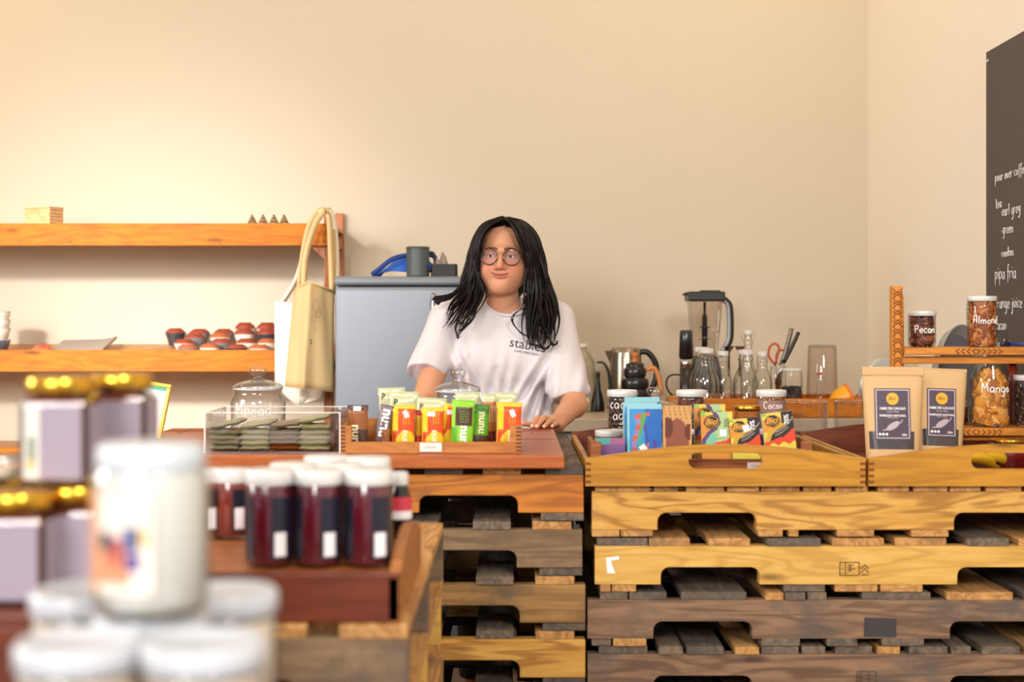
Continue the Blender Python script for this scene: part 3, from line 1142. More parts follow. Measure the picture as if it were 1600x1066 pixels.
def wrapper_bar(w, h, t, matfn, back, loc, rz, lean, roll, label, group, prints=None, crimp=.08, name='snack_bar', cat='snack bar', sticker_at=None):
    """flow-wrapped bar standing on its end: pillow body, flat crimped ends"""
    o = thing(name, loc, label, cat, group, rot=(-lean, roll, rz))
    b = MB()
    nu, nv = 18, 34

    def prof(u, v):
        e = min(v, 1 - v)
        f = 1 if e > crimp * 2 else max(.06, (e - crimp) / crimp) if e > crimp else .06
        return f ** .5 * (max(0, 1 - (2 * u - 1) ** 2)) ** .45

    def fr(u, v):
        zz = .0012 * math.sin(u * 60) if min(v, 1 - v) < crimp else .0006 * math.sin(13 * u + 9 * v)
        return ((u - .5) * w * (1 if min(v, 1 - v) > crimp * 1.6 else 1.06), -t / 2 * prof(u, v) + zz, v * h)
    b.v = [fr(i / nu, j / nv) for j in range(nv + 1) for i in range(nu + 1)]
    nf = len(b.v)
    b.v += [((u - .5) * w * (1 if min(v, 1 - v) > crimp * 1.6 else 1.06), t / 2 * prof(u, v) + .0006, v * h) for v in [j / nv for j in range(nv + 1)] for u in [i / nu for i in range(nu + 1)]]
    kb = b.mi(back)
    for j in range(nv):
        for i in range(nu):
            a = j * (nu + 1) + i
            b.f.append([a, a + 1, a + nu + 2, a + nu + 1]); b.m.append(b.mi(matfn((i + .5) / nu, (j + .5) / nv))); b.sm.append(True)
            a += nf
            b.f.append([a, a + nu + 1, a + nu + 2, a + 1]); b.m.append(kb); b.sm.append(True)
    b.build('wrapper', o)

    def sfn(x, z):
        u, v = x / w + .5, z / h
        return Vector((x, fr(min(1, max(0, u)), min(1, max(0, v)))[1] - .0008, z))
    if prints:
        p = MB()
        prints(p, sfn)
        p.build('print', o)
    if sticker_at:
        x, z, a = sticker_at
        s = MB()
        vv = []
        for dx, dz in ((-.009, -.0055), (.009, -.0055), (.009, .0055), (-.009, .0055)):
            q = sfn(x + dx * math.cos(a) - dz * math.sin(a), z + dx * math.sin(a) + dz * math.cos(a))
            vv.append(q - Vector((0, .0014, 0)))
        s.add(vv, [(0, 1, 2, 3)], PAPER)
        s.build('price_sticker', o)
    return o


def carton(w, h, t, matfn, side, loc, rz, lean, roll, label, group, prints=None, nu=40, nv=60, sticker_at=None, name='chocolate_bar', cat='chocolate bar'):
    o = thing(name, loc, label, cat, group, rot=(-lean, roll, rz))
    b = MB()
    b.v = [((i / nu - .5) * w, -t / 2, j / nv * h) for j in range(nv + 1) for i in range(nu + 1)]
    for j in range(nv):
        for i in range(nu):
            a = j * (nu + 1) + i
            b.f.append([a, a + 1, a + nu + 2, a + nu + 1]); b.m.append(b.mi(matfn((i + .5) / nu, (j + .5) / nv))); b.sm.append(False)
    b.box((0, .0002, h / 2), (w, t - .0004, h), side)
    b.build('carton', o)
    fn = lambda x, z: Vector((x, -t / 2 - .0007, z))
    if prints:
        p = MB(); prints(p, fn); p.build('print', o)
    if sticker_at:
        x, z, a = sticker_at
        s = MB()
        s.box((0, 0, 0), (.016, .0006, .016), PAPER, X=Matrix.Translation((x, -t / 2 - .0012, z)) @ Matrix.Rotation(a, 4, 'Y'))
        s.build('price_sticker', o)
    return o


def jar_profile(r, h, neck=.88, sh=.14, foot=.008):
    return [(r * .80, 0), (r * .95, foot * .4), (r, foot * 1.6), (r, h * (1 - sh) - .01), (r * .985, h * (1 - sh)), (r * neck, h - .010), (r * neck, h)]


def nuts(kind, R, z0_, z1_, seed, dens=1.0):
    """loose pieces packed against the glass"""
    rd = random.Random(seed)
    b = MB()
    if kind == 'almond':
        ms = [plain('#a8602c', .55, scale=60), plain('#8a4a1e', .55, scale=60), plain('#bd7a40', .55, scale=60)]
        L, Wd, T, n = .0125, .0065, .0045, 230
    elif kind == 'pecan':
        ms = [plain('#6e3420', .5, scale=80), plain('#4a2014', .5, scale=80), plain('#96522f', .5, scale=80)]
        L, Wd, T, n = .0135, .0065, .005, 170
    elif kind == 'bean':
        ms = [plain('#38231d', .5, scale=80), plain('#261713', .5, scale=80), plain('#5a3d33', .5, scale=80)]
        L, Wd, T, n = .0085, .005, .004, 300
    elif kind == 'nib':
        ms = [plain('#2c2226', .6, scale=80), plain('#4a3b3c', .6, scale=80), plain('#19130f', .6, scale=80)]
        L, Wd, T, n = .0045, .0032, .003, 480
    else:  # mango
        ms = [plain('#d08a2e', .5, scale=40, var=.2), plain('#e0a850', .5, scale=40, var=.2), plain('#a8661d', .5, scale=40, var=.2)]
        L, Wd, T, n = .021, .012, .0020, 150
    n = int(n * dens)
    core = ms[1]
    b.lathe([(R * .3, z0_), (R * .80, z0_ + .004), (R * .80, z1_ - L * .9), (0.001, z1_ - L * .6)], core, 20)
    for i in range(n):
        a = rd.uniform(0, 2 * PI)
        rr = R - (T * 1.2 if kind != 'mango' else .0095) - rd.uniform(0, .003)
        z = z0_ + (z1_ - z0_) * rd.random()
        if rd.random() < .12:
            z = z1_ - rd.uniform(0, .006); rr *= math.sqrt(rd.random())
        z = min(max(z, z0_ + (T if kind != 'mango' else .012)), z1_)
        if kind == 'mango' and z > z1_ * .80:
            rr *= 1 - .42 * (z - z1_ * .80) / (z1_ * .20)
        X = Matrix.Translation((rr * math.cos(a), rr * math.sin(a), z)) @ Matrix.Rotation(a, 4, 'Z') @ Matrix.Rotation(rd.uniform(-.35, .35), 4, 'Y') @ Matrix.Rotation(rd.uniform(0, PI), 4, 'X') @ Matrix.Diagonal((T, L * rd.uniform(.8, 1.1), Wd, 1))
        m = rd.choice(ms)
        if kind == 'mango':
            q = [(0, 1, 0), (.0, .5, .9), (.8, -.2, 1), (0, -1, .3), (-.6, -.7, -.8), (0, .2, -1)]
            q2 = [(x * 2 + .8, y, z_) for x, y, z_ in q]
            fs = [tuple(range(6)), tuple(range(6, 12))[::-1]] + [(k, k + 6, (k + 1) % 6 + 6, (k + 1) % 6) for k in range(6)]
            b.add(q + q2, fs, m, False, X)
        else:
            vs, fs = [], []
            sg = 6
            for zz, r_ in ((-1, .0), (-.7, .65), (0, 1), (.7, .75), (1, 0)):
                for k in range(sg):
                    vs.append((r_ * math.cos(k * PI / 3), zz, r_ * math.sin(k * PI / 3)))
            for q in range(4):
                for k in range(sg):
                    fs.append((q * sg + k, q * sg + (k + 1) % sg, (q + 1) * sg + (k + 1) % sg, (q + 1) * sg + k))
            b.add(vs, fs, m, True, X)
    return b


def jar(px, ybase, Y, r, h, label, lid=LIDW, lidh=.014, lidr=1.0, kind=None, fill=.82, solid=None, text=None, tsize=.014, tr=.0011, tang=0, z=None, group=None, neck=.9, sh=.12,
        name='glass_jar', cat='jar', gm=None, tline=None, seed=0, tsq=1.0, tz=.55):
    if z is None:
        z = CZ + (505 - ybase) / F * Y
    x = (px - 800) / F * Y
    o = thing(name, (x, Y, z), label, cat, group)
    g_ = gm or GLASS
    b = MB()
    pr = jar_profile(r, h, neck, sh)
    b.lathe(pr, g_, 40, cap1=False)
    b.build('glass_body', o)
    if kind:
        tag(nuts(kind, r * .965, .005, h * fill, seed).build('contents', o), kind='stuff')
    if solid:
        m, f = solid
        b = MB()
        rr = r * .955
        pp = [(rr * .78, .004), (rr, .010), (rr, min(h * f, h * (1 - sh) - .01))]
        if h * f > h * (1 - sh):
            pp.append((r * neck * .95, h * f))
        b.lathe(pp, m, 36)
        b.build('contents', o)
    if lid:
        b = MB()
        lr = r * lidr
        b.lathe([(lr * .97, h - lidh * .75), (lr, h - lidh * .7), (lr, h + lidh * .12), (lr * .96, h + lidh * .26), (lr * .85, h + lidh * .26), (lr * .83, h + lidh * .18), (0, h + lidh * .18)], lid, 40, cap0=False)
        b.build('lid', o)
    if text:
        b = MB()
        for k, ln in enumerate(text):
            ss, w = hand(ln)
            w *= tsize * tsq

            def fn(u, v):
                a = -PI / 2 + (u * tsq - w / 2) / r + tang
                zz = h * tz - k * tsize * 2.1 + v
                rad = r + .0006
                return Vector((rad * math.cos(a), rad * math.sin(a), zz))
            for st in ss:
                b.tube([fn(a * tsize, c * tsize) for a, c in st], tr, INKW, 5)
        b.build('lettering', o)
    return o


def canister(px, ytop, ybase, Y, rpx, label, text=None, zfloor=None):
    """squat glass canister with domed glass lid and knob"""
    s = F / Y
    z = zfloor
    H = CZ + (505 - ytop) / s - z
    r = rpx / s
    o = thing('glass_canister', ((px - 800) / s, Y, z), label, 'canister', 'glass canisters with domed knob lids')
    k = .045
    hb = H - k - .012
    MB().lathe([(r * .84, 0), (r * .96, .004), (r * .985, .02), (r * .985, hb * .60), (r, hb * .66), (r * .97, hb * .80), (r * .87, hb * .88), (r * .85, hb * .93), (r * .88, hb)], GLASSB, 44, cap1=False).build('glass_body', o)
    MB().lathe([(r * .80, .006), (r * .90, .010), (r * .92, .03), (0.001, .032)], plain('#efe9dc', .5), 40).build('contents', o) if text is None else None
    b = MB()
    b.lathe([(r * .82, hb - .004), (r * .90, hb), (r * .91, hb + .006), (r * .80, hb + .013), (r * .45, hb + .021), (r * .20, hb + .024), (r * .17, hb + .032), (r * .27, hb + .038), (r * .33, hb + .046),
             (r * .33, hb + .054), (r * .22, hb + .058), (0, hb + .058)], GLASSB, 44)
    b.lathe([(r * .86, hb - .002), (r * .90, hb - .002), (r * .90, hb + .003), (r * .86, hb + .003)], plain('#e8eaea', .3), 44, cap0=False, cap1=False)
    b.build('lid', o)
    if text:
        b = MB()
        w = hand(text)[1] * .0165

        def fn(u, v):
            a = -PI / 2 + (u - w / 2) / r + .0
            return Vector(((r + .0006) * math.cos(a), (r + .0006) * math.sin(a), hb * .47 + v))
        write_on(b, text, fn, INKW, .0165, .0013)
        b.build('lettering', o)
    return o


# ---------------------------------------------------------------- on the counter board
canister(403, 574, 0, 3.80, 43, 'glass canister lettered in white, behind the acrylic box of packets', 'Macad', ct)
canister(715, 577, 0, 3.72, 40, 'glass canister in front of the woman, behind the green snack bars', None, ct)

# acrylic box with foil packets
AY = 3.30
ax0, ax1 = (320 - 800) / F * AY, (531 - 800) / F * AY
ax = thing('acrylic_box', ((ax0 + ax1) / 2, AY, ct + .001), 'clear acrylic box full of stacked foil packets, at the left of the counter board', 'box')
ACR = glass('#fdfcfb', '#eeeae6', 1.0)
aw, ad, ah = ax1 - ax0, .24, .094
for c, d, nm in (((0, .0015, ah / 2), (aw, .003, ah), 'front_wall'), ((0, ad - .0015, ah / 2), (aw, .003, ah), 'back_wall'), ((-aw / 2 + .0015, ad / 2, ah / 2), (.003, ad - .006, ah), 'side_wall'), ((aw / 2 - .0015, ad / 2, ah / 2), (.003, ad - .006, ah), 'side_wall'), ((0, ad / 2, .0015), (aw - .006, ad - .006, .003), 'bottom')):
    MB().box(c, d, ACR).build(nm, ax)
MB().box((aw / 2 - .022, ad / 2, ah / 2), (.003, ad - .008, ah - .006), ACR).build('divider', ax)
b = MB()
ED = plain('#f3efec', .3)
for x, y in ((-aw / 2, 0), (aw / 2, 0)):
    b.box((x, y, ah / 2), (.0028, .0028, ah), ED)
b.box((0, 0, ah), (aw, .0022, .0018), ED)
b.box((0, ad, ah), (aw, .0022, .0018), ED)
b.build('polished_edge', ax)
FOIL = [plain('#a9ad8d', .35, metal=.25, scale=50, var=.12, bump=.2), plain('#b7b899', .35, metal=.25, scale=50, var=.12, bump=.2), plain('#9a8f78', .4, metal=.2, scale=50, bump=.2), plain('#c2bd96', .35, metal=.2, scale=50, bump=.2)]
FBR = plain('#8e4a1c', .45)


def packet(w, d, t, m):
    b = MB()
    nu, nv = 12, 10
    for sgn in (-1, 1):
        vs, fs = [], []
        for j in range(nv + 1):
            for i in range(nu + 1):
                u, v = i / nu, j / nv
                e = min(u, 1 - u) / .05
                f = min(1, max(.08, (e - .6) * 1.4)) * (max(0, 1 - (2 * v - 1) ** 8)) ** .5
                rip = .0012 * math.sin(v * 50) if e < 1 else .0008 * math.sin(11 * u + 7 * v)
                vs.append(((u - .5) * w, (v - .5) * d, sgn * t / 2 * f + rip))
        for j in range(nv):
            for i in range(nu):
                a = j * (nu + 1) + i
                fs.append((a, a + 1, a + nu + 2, a + nu + 1))
        b.add(vs, fs, m, True)
    return b


names_st = ['first', 'second', 'third', 'last']
ords = ['bottom one', 'second from bottom', 'third from bottom', 'fourth from bottom', 'fifth from bottom', 'top one']
k = 0
for si, cx in enumerate((356, 404, 449, 494)):
    nlay = (5, 5, 5, 6)[si]
    for L_ in range(nlay):
        w = .0715
        top = L_ >= nlay - 1
        z = ct + .0052 + .0055 + L_ * .0122
        x = (cx - 800) / F * 3.36 + random.uniform(-.0015, .0015)
        kind = FOIL[(si + L_ * 2) % 4 if not (si == 2) else 2]
        if si == 2 and L_ == 0: kind = FBR
        o = thing('foil_packet', (x, AY + .065, z + (.006 if top else 0)),
                  ('bronze-brown' if kind is FBR else 'pale green') + ' foil packet, ' + ords[L_ if not top else 5] + ', ' + names_st[si] + ' stack from left, acrylic box', 'packet', 'foil packets in the acrylic box',
                  rot=(random.uniform(-.02, .02), (random.uniform(-.22, -.10) if top else random.uniform(-.03, .03)), random.uniform(-.03, .03)))
        packet(w, .11, .012, kind).build('wrapper', o)
        k += 1
# clear crinkled bag beside the box
c = thing('plastic_bag', ((536 - 800) / F * 3.52, 3.545, ct + .001), 'crumpled clear plastic bag between the acrylic box and the snack box', 'plastic bag')
b = MB()
vs, fs = [], []
for j in range(13):
    for i in range(20):
        a = 2 * PI * i / 20
        zz = j / 12
        r = .026 * (1.0 + .22 * math.sin(5 * a + 6 * zz) + .15 * math.sin(9 * a - 9 * zz)) * (1 - .45 * abs(zz - .35))
        vs.append((r * math.cos(a), .7 * r * math.sin(a), .092 * zz + .004 * math.sin(3 * a)))
for j in range(12):
    for i in range(20):
        i2 = (i + 1) % 20
        fs.append((j * 20 + i, j * 20 + i2, (j + 1) * 20 + i2, (j + 1) * 20 + i))
b.add(vs, fs, glass('#f3f1f2', '#a8a4a8', 2.2), True)
b.build('film', c)
MB().box((0, 0, .03), (.026, .012, .06), plain('#8d5a42', .6, scale=90, var=.5)).build('contents', c, bevel=.004)

# dovetailed snack box
SY = 3.30
sx0, sx1 = (531 - 800) / F * SY, (815 - 800) / F * SY
sw = sx1 - sx0
ss_ = thing('snack_box', ((sx0 + sx1) / 2, SY, ct + .0005), 'low dovetailed wooden box holding wrapped snack bars in the middle of the counter board', 'box')
hl, hh, dd = .026, .064, .27
pl = [(-sw / 2, 0), (sw / 2, 0), (sw / 2, hh), (sw / 2 - .027, hh), (sw / 2 - .027, hl), (-sw / 2 + .027, hl), (-sw / 2 + .027, hh), (-sw / 2, hh)]
MB().prism([pl], .012, BOXW).build('front_board', ss_, bevel=.001)
MB().box((0, 0, hh / 2), (sw, .012, hh), BOXW).build('back_board', ss_, (0, dd - .006, 0), bevel=.001)
for s in (-1, 1):
    MB().box((0, 0, hh / 2), (.012, dd - .024, hh), BOXW).build('side_board', ss_, (s * (sw / 2 - .006), dd / 2, 0), bevel=.001)
MB().box((0, dd / 2, .002), (sw - .024, dd - .024, .004), BOXW).build('bottom_board', ss_)
for s in (-1, 1):
    b = MB()
    for k in range(7):
        b.box((s * (sw / 2 - .0065), -.0002, .006 + k * .0088), (.0125, .0008, .0042), plain('#5d2f10', .6))
    b.build('finger_joint', ss_)
tg = thing('price_tag', ((673 - 800) / F * 3.295, SY - .0025, ct + .0045), 'small white paper price tag on the front of the snack box', 'price tag')
MB().box((0, 0, .0105), (.051, .001, .021), plain('#efe2da', .7, var=.02)).build('card', tg)
b = MB()
PEN = plain('#b9a9a4', .8)
write_on(b, 'colones', lambda u, v: Vector((-.016 + u * 1, -.0009, .008 + v)), PEN, .004, .0004)
b.build('writing', tg)

ORG, YEL, RED2, DYEL = plain('#e4511b', .3, var=.04), plain('#f2c51a', .3, var=.04), plain('#d8381a', .3), plain('#d79a12', .35)
GRN, LGRN, BRN, DBRN, DGRN = plain('#5aa51c', .3), plain('#8ccc2a', .3), plain('#94582a', .35), plain('#4c3226', .35), plain('#3f7a1c', .35)
PALE_G, TANF, LAV = plain('#c9cba2', .3, metal=.2), plain('#b5652c', .35), plain('#8d7a86', .3, metal=.3)
BACKF = plain('#b9b39a', .35, metal=.3)
zb_ = ct + .0055


def m_orange(u, v):
    if v > .90 or (u < .26 and v > .42 and u > .04 + 0 * v): return YEL
    if ((u - .62) / .48) ** 2 + ((v - .06) / .36) ** 2 < 1: return YEL
    if u < .35 and v < .16: return DYEL
    if u < .05: return DYEL
    return ORG if v > .34 else RED2


def m_green(u, v):
    if .18 < u < .95 and .48 < v < .86: return DBRN
    if u < .15 and v > .45: return LGRN
    return LGRN if v > .45 or .25 < u else GRN


def m_green2(u, v):
    return DBRN if v < .28 else (DGRN if v > .8 else GRN)


def m_brown(u, v):
    if v > .88: return DBRN
    return BRN if v > .44 else DBRN


def m_sil(u, v):
    return plain('#77666c', .35, metal=.35) if v > .35 else plain('#6a4c40', .4)


def m_pale(u, v): return PALE_G


def m_tan(u, v):
    return PALE_G if v > .84 else (TANF if v > .3 else plain('#6b2d18', .4))


def m_yred(u, v):
    return plain('#b92c16', .4) if v < .32 or v > .86 else DYEL


def nunu(p, fn, x=0, z=.05, s=.030, m=INKW, rot=-PI / 2, tx='nunu'):
    print_on(p, tx, fn, m, s, rot=rot, offset=.03, center=True, pos=(x, z))


def stripes(p, fn, z0_=.058, z1_=.090, m=YEL):
    for k in range(3):
        for q in range(9):
            zz = z0_ + (z1_ - z0_) * q / 9
            p.add([fn(.001 + k * .006, zz), fn(.003 + k * .006, zz), fn(.003 + k * .006, zz + .0022), fn(.001 + k * .006, zz + .0022)], [(0, 1, 2, 3)], m)


def snack(cx, w, ytop, Y, fn_, lab, roll=0, lean=.06, t=.016, rz=0, prints=None, st=None):
    h = (CZ + (505 - ytop) / F * Y - zb_) / math.cos(roll)
    return wrapper_bar(w / F * Y, h, t, fn_, BACKF, ((cx - 800) / F * Y, Y, zb_), rz, lean, roll, lab, 'wrapped bars in the wooden snack box', prints, sticker_at=st)


LT = plain('#f5ecc0', .4)
pr_o = lambda p, fn: (nunu(p, fn, .004, .022, .022, LT, -PI / 2), stripes(p, fn))
snack(559, 31, 633, 3.37, m_brown, 'brown wrapped bar with white tag at the left end of the snack box', .0, .02, prints=lambda p, fn: nunu(p, fn, -.006, .027, .03, LT), st=(-.001, .095, 0))
snack(592, 21, 633, 3.37, m_sil, 'silvery brown bar leaning right, beside the leftmost brown bar', .20, .02, prints=lambda p, fn: nunu(p, fn, .001, .062, .034, INKW, PI / 2 + PI), t=.014)
snack(603, 12, 671, 3.36, lambda u, v: BRN, 'short brown bar between the silvery bar and the yellow one', 0, .02, t=.012)
snack(614, 40, 606, 3.50, m_pale, 'tallest pale green bar at the back left of the snack box', -.03, .02, prints=lambda p, fn: nunu(p, fn, -.02, .118, .02, DBRN, 0, 'P'))
snack(629, 44, 612, 3.465, m_pale, 'pale green bar with a small dark P, behind the first orange bar', .02, .02, prints=lambda p, fn: nunu(p, fn, -.018, .105, .02, plain('#33351c', .5), 0, 'P'))
snack(607, 17, 640, 3.42, m_yred, 'narrow yellow and red bar just left of the first orange bar', 0, .02)
snack(630, 35, 633, 3.37, m_orange, 'orange and yellow bar, leftmost of the large orange ones', 0, .03, prints=pr_o, st=(.007, .082, -1.15))
snack(655, 13, 641, 3.40, m_yred, 'narrow olive and dark red bar between two orange bars', 0, .02, t=.014)
snack(670, 46, 622, 3.465, m_pale, 'pale green bar behind the middle orange bar', .05, .02, prints=lambda p, fn: nunu(p, fn, -.022, .094, .018, plain('#6b2d18', .5), 0, 'P'))
snack(676, 34, 637, 3.37, m_orange, 'orange and yellow bar in the middle, with a level white sticker', 0, .03, prints=pr_o, st=(-.003, .082, -.04))
snack(697, 22, 631, 3.40, m_orange, 'narrow orange bar leaning right beside the green bars', .13, .03, st=(.0, .085, .1), t=.012)
snack(733, 36, 613, 3.465, m_pale, 'pale bar standing behind the two green bars', -.04, .02)
snack(721, 34, 625, 3.36, m_green, 'bright green and brown bar in front, white lettering', .04, .03, prints=lambda p, fn: (nunu(p, fn, .003, .026, .030, INKW), [p.add([fn(-.006 + .0055 * (k % 4), .063 + .006 * (k // 4)), fn(-.003 + .0055 * (k % 4), .063 + .006 * (k // 4)), fn(-.003 + .0055 * (k % 4), .066 + .006 * (k // 4))], [(0, 1, 2)], LGRN) for k in range(20)]))
snack(749, 25, 632, 3.39, m_green2, 'darker green bar half hidden by the bright green one', .05, .02, prints=lambda p, fn: nunu(p, fn, .002, .06, .026, LT))
snack(764, 22, 616, 3.43, m_tan, 'tan bar with a dark red base between the green and last orange bar', 0, .02, prints=lambda p, fn: stripes(p, fn, .06, .10, LT))
snack(788, 38, 613, 3.47, m_pale, 'pale green bar behind the rightmost orange bar', 0, .02)
snack(783, 14, 630, 3.42, m_yred, 'narrow yellow bar just left of the rightmost orange bar', 0, .02, t=.012)
snack(794, 38, 629, 3.37, m_orange, 'orange and yellow bar at the right end of the snack box', .03, .02, prints=pr_o, st=(.008, .084, -1.1))

# yellow picture frame
c = thing('picture_frame', ((212 - 800) / F * 3.75, 3.72, ct + .001), 'leaning yellow picture frame with a green-edged white print, behind the gold-lidded jars', 'picture frame', rot=(-.17, .0, .0))
YF_ = plain('#e8c019', .35, coat=.3)
X = Matrix(((1, 0, .23, 0), (0, 1, 0, 0), (0, 0, 1, 0), (0, 0, 0, 1)))
fw, fh = .145, .155
w2 = fw / 2
sk = .28
R_ = Matrix.Rotation(.16, 4, 'Y')
b = MB()
b.box((0, .004, fh - .005), (fw, .014, .010), YF_, R_)
b.box((0, .004, .005), (fw, .014, .010), YF_, R_)
b.box((w2 - .005, .004, fh / 2), (.010, .014, fh - .02), YF_, R_)
b.box((-w2 + .005, .004, fh / 2), (.010, .014, fh - .02), YF_, R_)
b.build('moulding', c, bevel=.002)
b = MB()
b.box((0, .005, fh / 2), (fw - .016, .004, fh - .016), PAPER, R_)
b.box((0, .0025, fh - .0145), (fw - .02, .002, .009), plain('#4fb592', .5), R_)
b.box((0, .0025, .0145), (fw - .02, .002, .009), plain('#4fb592', .5), R_)
b.build('print', c)

# ---------------------------------------------------------------- right tray: chocolate and jars
zt_ = ZT + .0105
BX0, BX1 = (922.5 - 800) / F * 3.37, (1268 - 800) / F * 3.37
cbx = thing('chocolate_box', ((BX0 + BX1) / 2, 3.36, zt_), 'low dovetailed wooden box standing in the left tray, filled with chocolate bars', 'box')
bw, bh, bd = BX1 - BX0, .047, .155
DKB = wood('#a4602c', '#944f22', '#6a3413', 0, .5, 1.2)
pl = [(-bw / 2, 0), (bw / 2, 0), (bw / 2, bh + .038), (bw / 2 - .025, bh + .038), (bw / 2 - .025, bh - .004), (-bw / 2 + .025, bh - .004), (-bw / 2 + .025, bh + .038), (-bw / 2, bh + .038)]
MB().prism([pl], .010, DKB).build('front_board', cbx, bevel=.001)
MB().box((0, bd, (bh) / 2), (bw, .010, bh), DKB).build('back_board', cbx)
for s in (-1, 1):
    MB().box((s * (bw / 2 - .005), bd / 2 + .0025, (bh + .038) / 2), (.010, bd - .0155, bh + .038), DKB).build('side_board', cbx, bevel=.001)
for s in (-1, 1):
    b = MB()
    for k in range(5):
        b.box((s * (bw / 2 - .0055), -.0002, .006 + k * .0095), (.0105, .0008, .0045), plain('#4d240d', .6))
    b.build('finger_joint', cbx)
b = MB()
for k in range(5):
    b.box((-.045, -.0002, .018 + k * .006), (.010, .0006, .002), plain('#4d240d', .6))
b.build('burnt_mark', cbx)
tg = thing('price_tag', ((1184 - 800) / F * 3.355, 3.3575, zt_ + .018), 'white paper price tag seen through the handle slot of the left tray', 'price tag')
MB().box((0, 0, .009), (.048, .001, .018), plain('#efe6e0', .7, var=.02)).build('card', tg)
b = MB(); write_on(b, 'colones', lambda u, v: Vector((-.018 + u, -.0009, .008 + v)), PEN, .004, .0004); b.build('writing', tg)

CB, CB2, CTEAL, CGR, CVIO, CCOR = plain('#1766b8', .4), plain('#2f8fd0', .4), plain('#3f9f97', .4), plain('#5fa045', .4), plain('#4a3f9a', .4), plain('#c85a3c', .4)
LBL = plain('#8cc6d2', .4)


def m_blue(u, v):
    if v > .93: return LBL
    if u < .06: return LBL
    # winding coloured animals on a blue ground
    s1 = .34 + .07 * math.sin(v * 9)
    if abs(u - .25 - .06 * math.sin(v * 11)) < .07 and v < .80: return CCOR if math.sin(v * 40) > .3 else plain('#9a7fb0', .4)
    if abs(u - s1 - .06) < .075 and v < .86: return CTEAL if v < .55 else CGR
    if (u - .62) ** 2 / .012 + (v - .22) ** 2 / .05 < 1 and (u - .68) ** 2 / .012 + (v - .26) ** 2 / .05 > .75: return plain('#d9601a', .4)
    if abs(u - (.42 + (.85 - v) * .45)) < .035 and .45 < v < .82: return CVIO
    if abs(v - (.84 + .10 * (u - .4))) < .03 and .2 < u < .65: return CCOR
    if abs(u - .80) < .04 and .2 < v < .5: return CVIO
    return CB if u > .5 else CB2


KR, KB, KD = plain('#c9995c', .6), plain('#8a4c37', .6), plain('#642b1c', .6)


def m_kraft(u, v):
    if ((u - .16) / .20) ** 2 + ((v - .68) / .15) ** 2 < 1 and u > .08: return KD
    if ((u - .9) / .16) ** 2 + ((v - .62) / .12) ** 2 < 1 and u < .95: return KD
    if ((u - .2) / .24) ** 2 + ((v - .06) / .16) ** 2 < 1: return KD
    if ((u - .5) / .36) ** 2 + ((v - .55) / .26) ** 2 < 1 or (.1 < u < .9 and v < .55): return KB
    if abs(math.sin(18 * u + 9 * v)) < .12 and v > .78: return KD
    return KR


BYE, BGR, BPU, BRE, BOR, BBK, BGO = plain('#d9c84a', .4), plain('#a9c58c', .4), plain('#5e3c6e', .4), plain('#d8401c', .4), plain('#d98f32', .4), plain('#1c1410', .4), plain('#c99c2c', .4)


def pdist(x, y, pts):
    best = 9
    for (x0, y0), (x1, y1) in zip(pts, pts[1:]):
        dx, dy = x1 - x0, y1 - y0
        t = max(0, min(1, ((x - x0) * dx + (y - y0) * dy) / (dx * dx + dy * dy)))
        best = min(best, math.hypot(x - x0 - t * dx, y - y0 - t * dy))
    return best


def interp(x, pts):
    for (x0, y0), (x1, y1) in zip(pts, pts[1:]):
        if x <= x1: return y0 + (y1 - y0) * max(0, (x - x0) / (x1 - x0))
    return pts[-1][1]


BTE = plain('#6fbfa0', .4)


def m_bici1(w, h):
    rib = [(.41, 0), (.52, .15), (.56, .34), (.45, .52), (.25, .65), (.10, .85), (.04, 1.1), (.0, 1.6)]

    def f(u, v):
        y = (1 - v) * h / w
        if ((u - .35) / .25) ** 2 + ((y - .32) / .215) ** 2 < 1: return BBK
        if y > interp(u, [(.3, 1.02), (.5, .94), (.75, .90), (1, .74)]): return BRE if y < 1.15 else BOR
        if pdist(u, y, rib) < .062: return BPU
        left = u < interp(y, [(0, .41), (.15, .52), (.34, .56), (.52, .45), (.65, .25), (.85, .1), (1.1, .04), (1.6, 0)])
        if left: return plain('#8fc03a', .4) if u < .16 and y < .12 else (BYE if y < .10 else BOR)
        if u < .5 - .2 * (y - .7) and y > .68: return BTE
        return BYE if u > .84 else BGR
    return f


def m_bici2(w, h):
    gold = [(.72, .10), (.66, .38), (.40, .50), (.20, .66), (.10, .90), (.06, 1.2), (.05, 1.6)]

    def f(u, v):
        y = (1 - v) * h / w
        if ((u - .33) / .25) ** 2 + ((y - .26) / .205) ** 2 < 1: return BBK
        if y > interp(u, [(.15, .93), (.4, .84), (.65, .80), (.95, .58), (1, .56)]):
            return BRE if y < 1.02 + .05 * math.sin(18 * u) else BYE
        if y < .10 and u < .14: return plain('#8ab83a', .4)
        d = pdist(u, y, gold)
        if u > .60 - .15 * min(1, y * 3) and y < .38 and u > .62: return BBK
        if d < .075: return BGO
        side = u < interp(y, [(.1, .72), (.38, .66), (.50, .40), (.66, .20), (.90, .1), (1.6, .05)])
        if side: return (BYE if y < .2 else BOR) if y < .62 else BYE
        return BBK
    return f


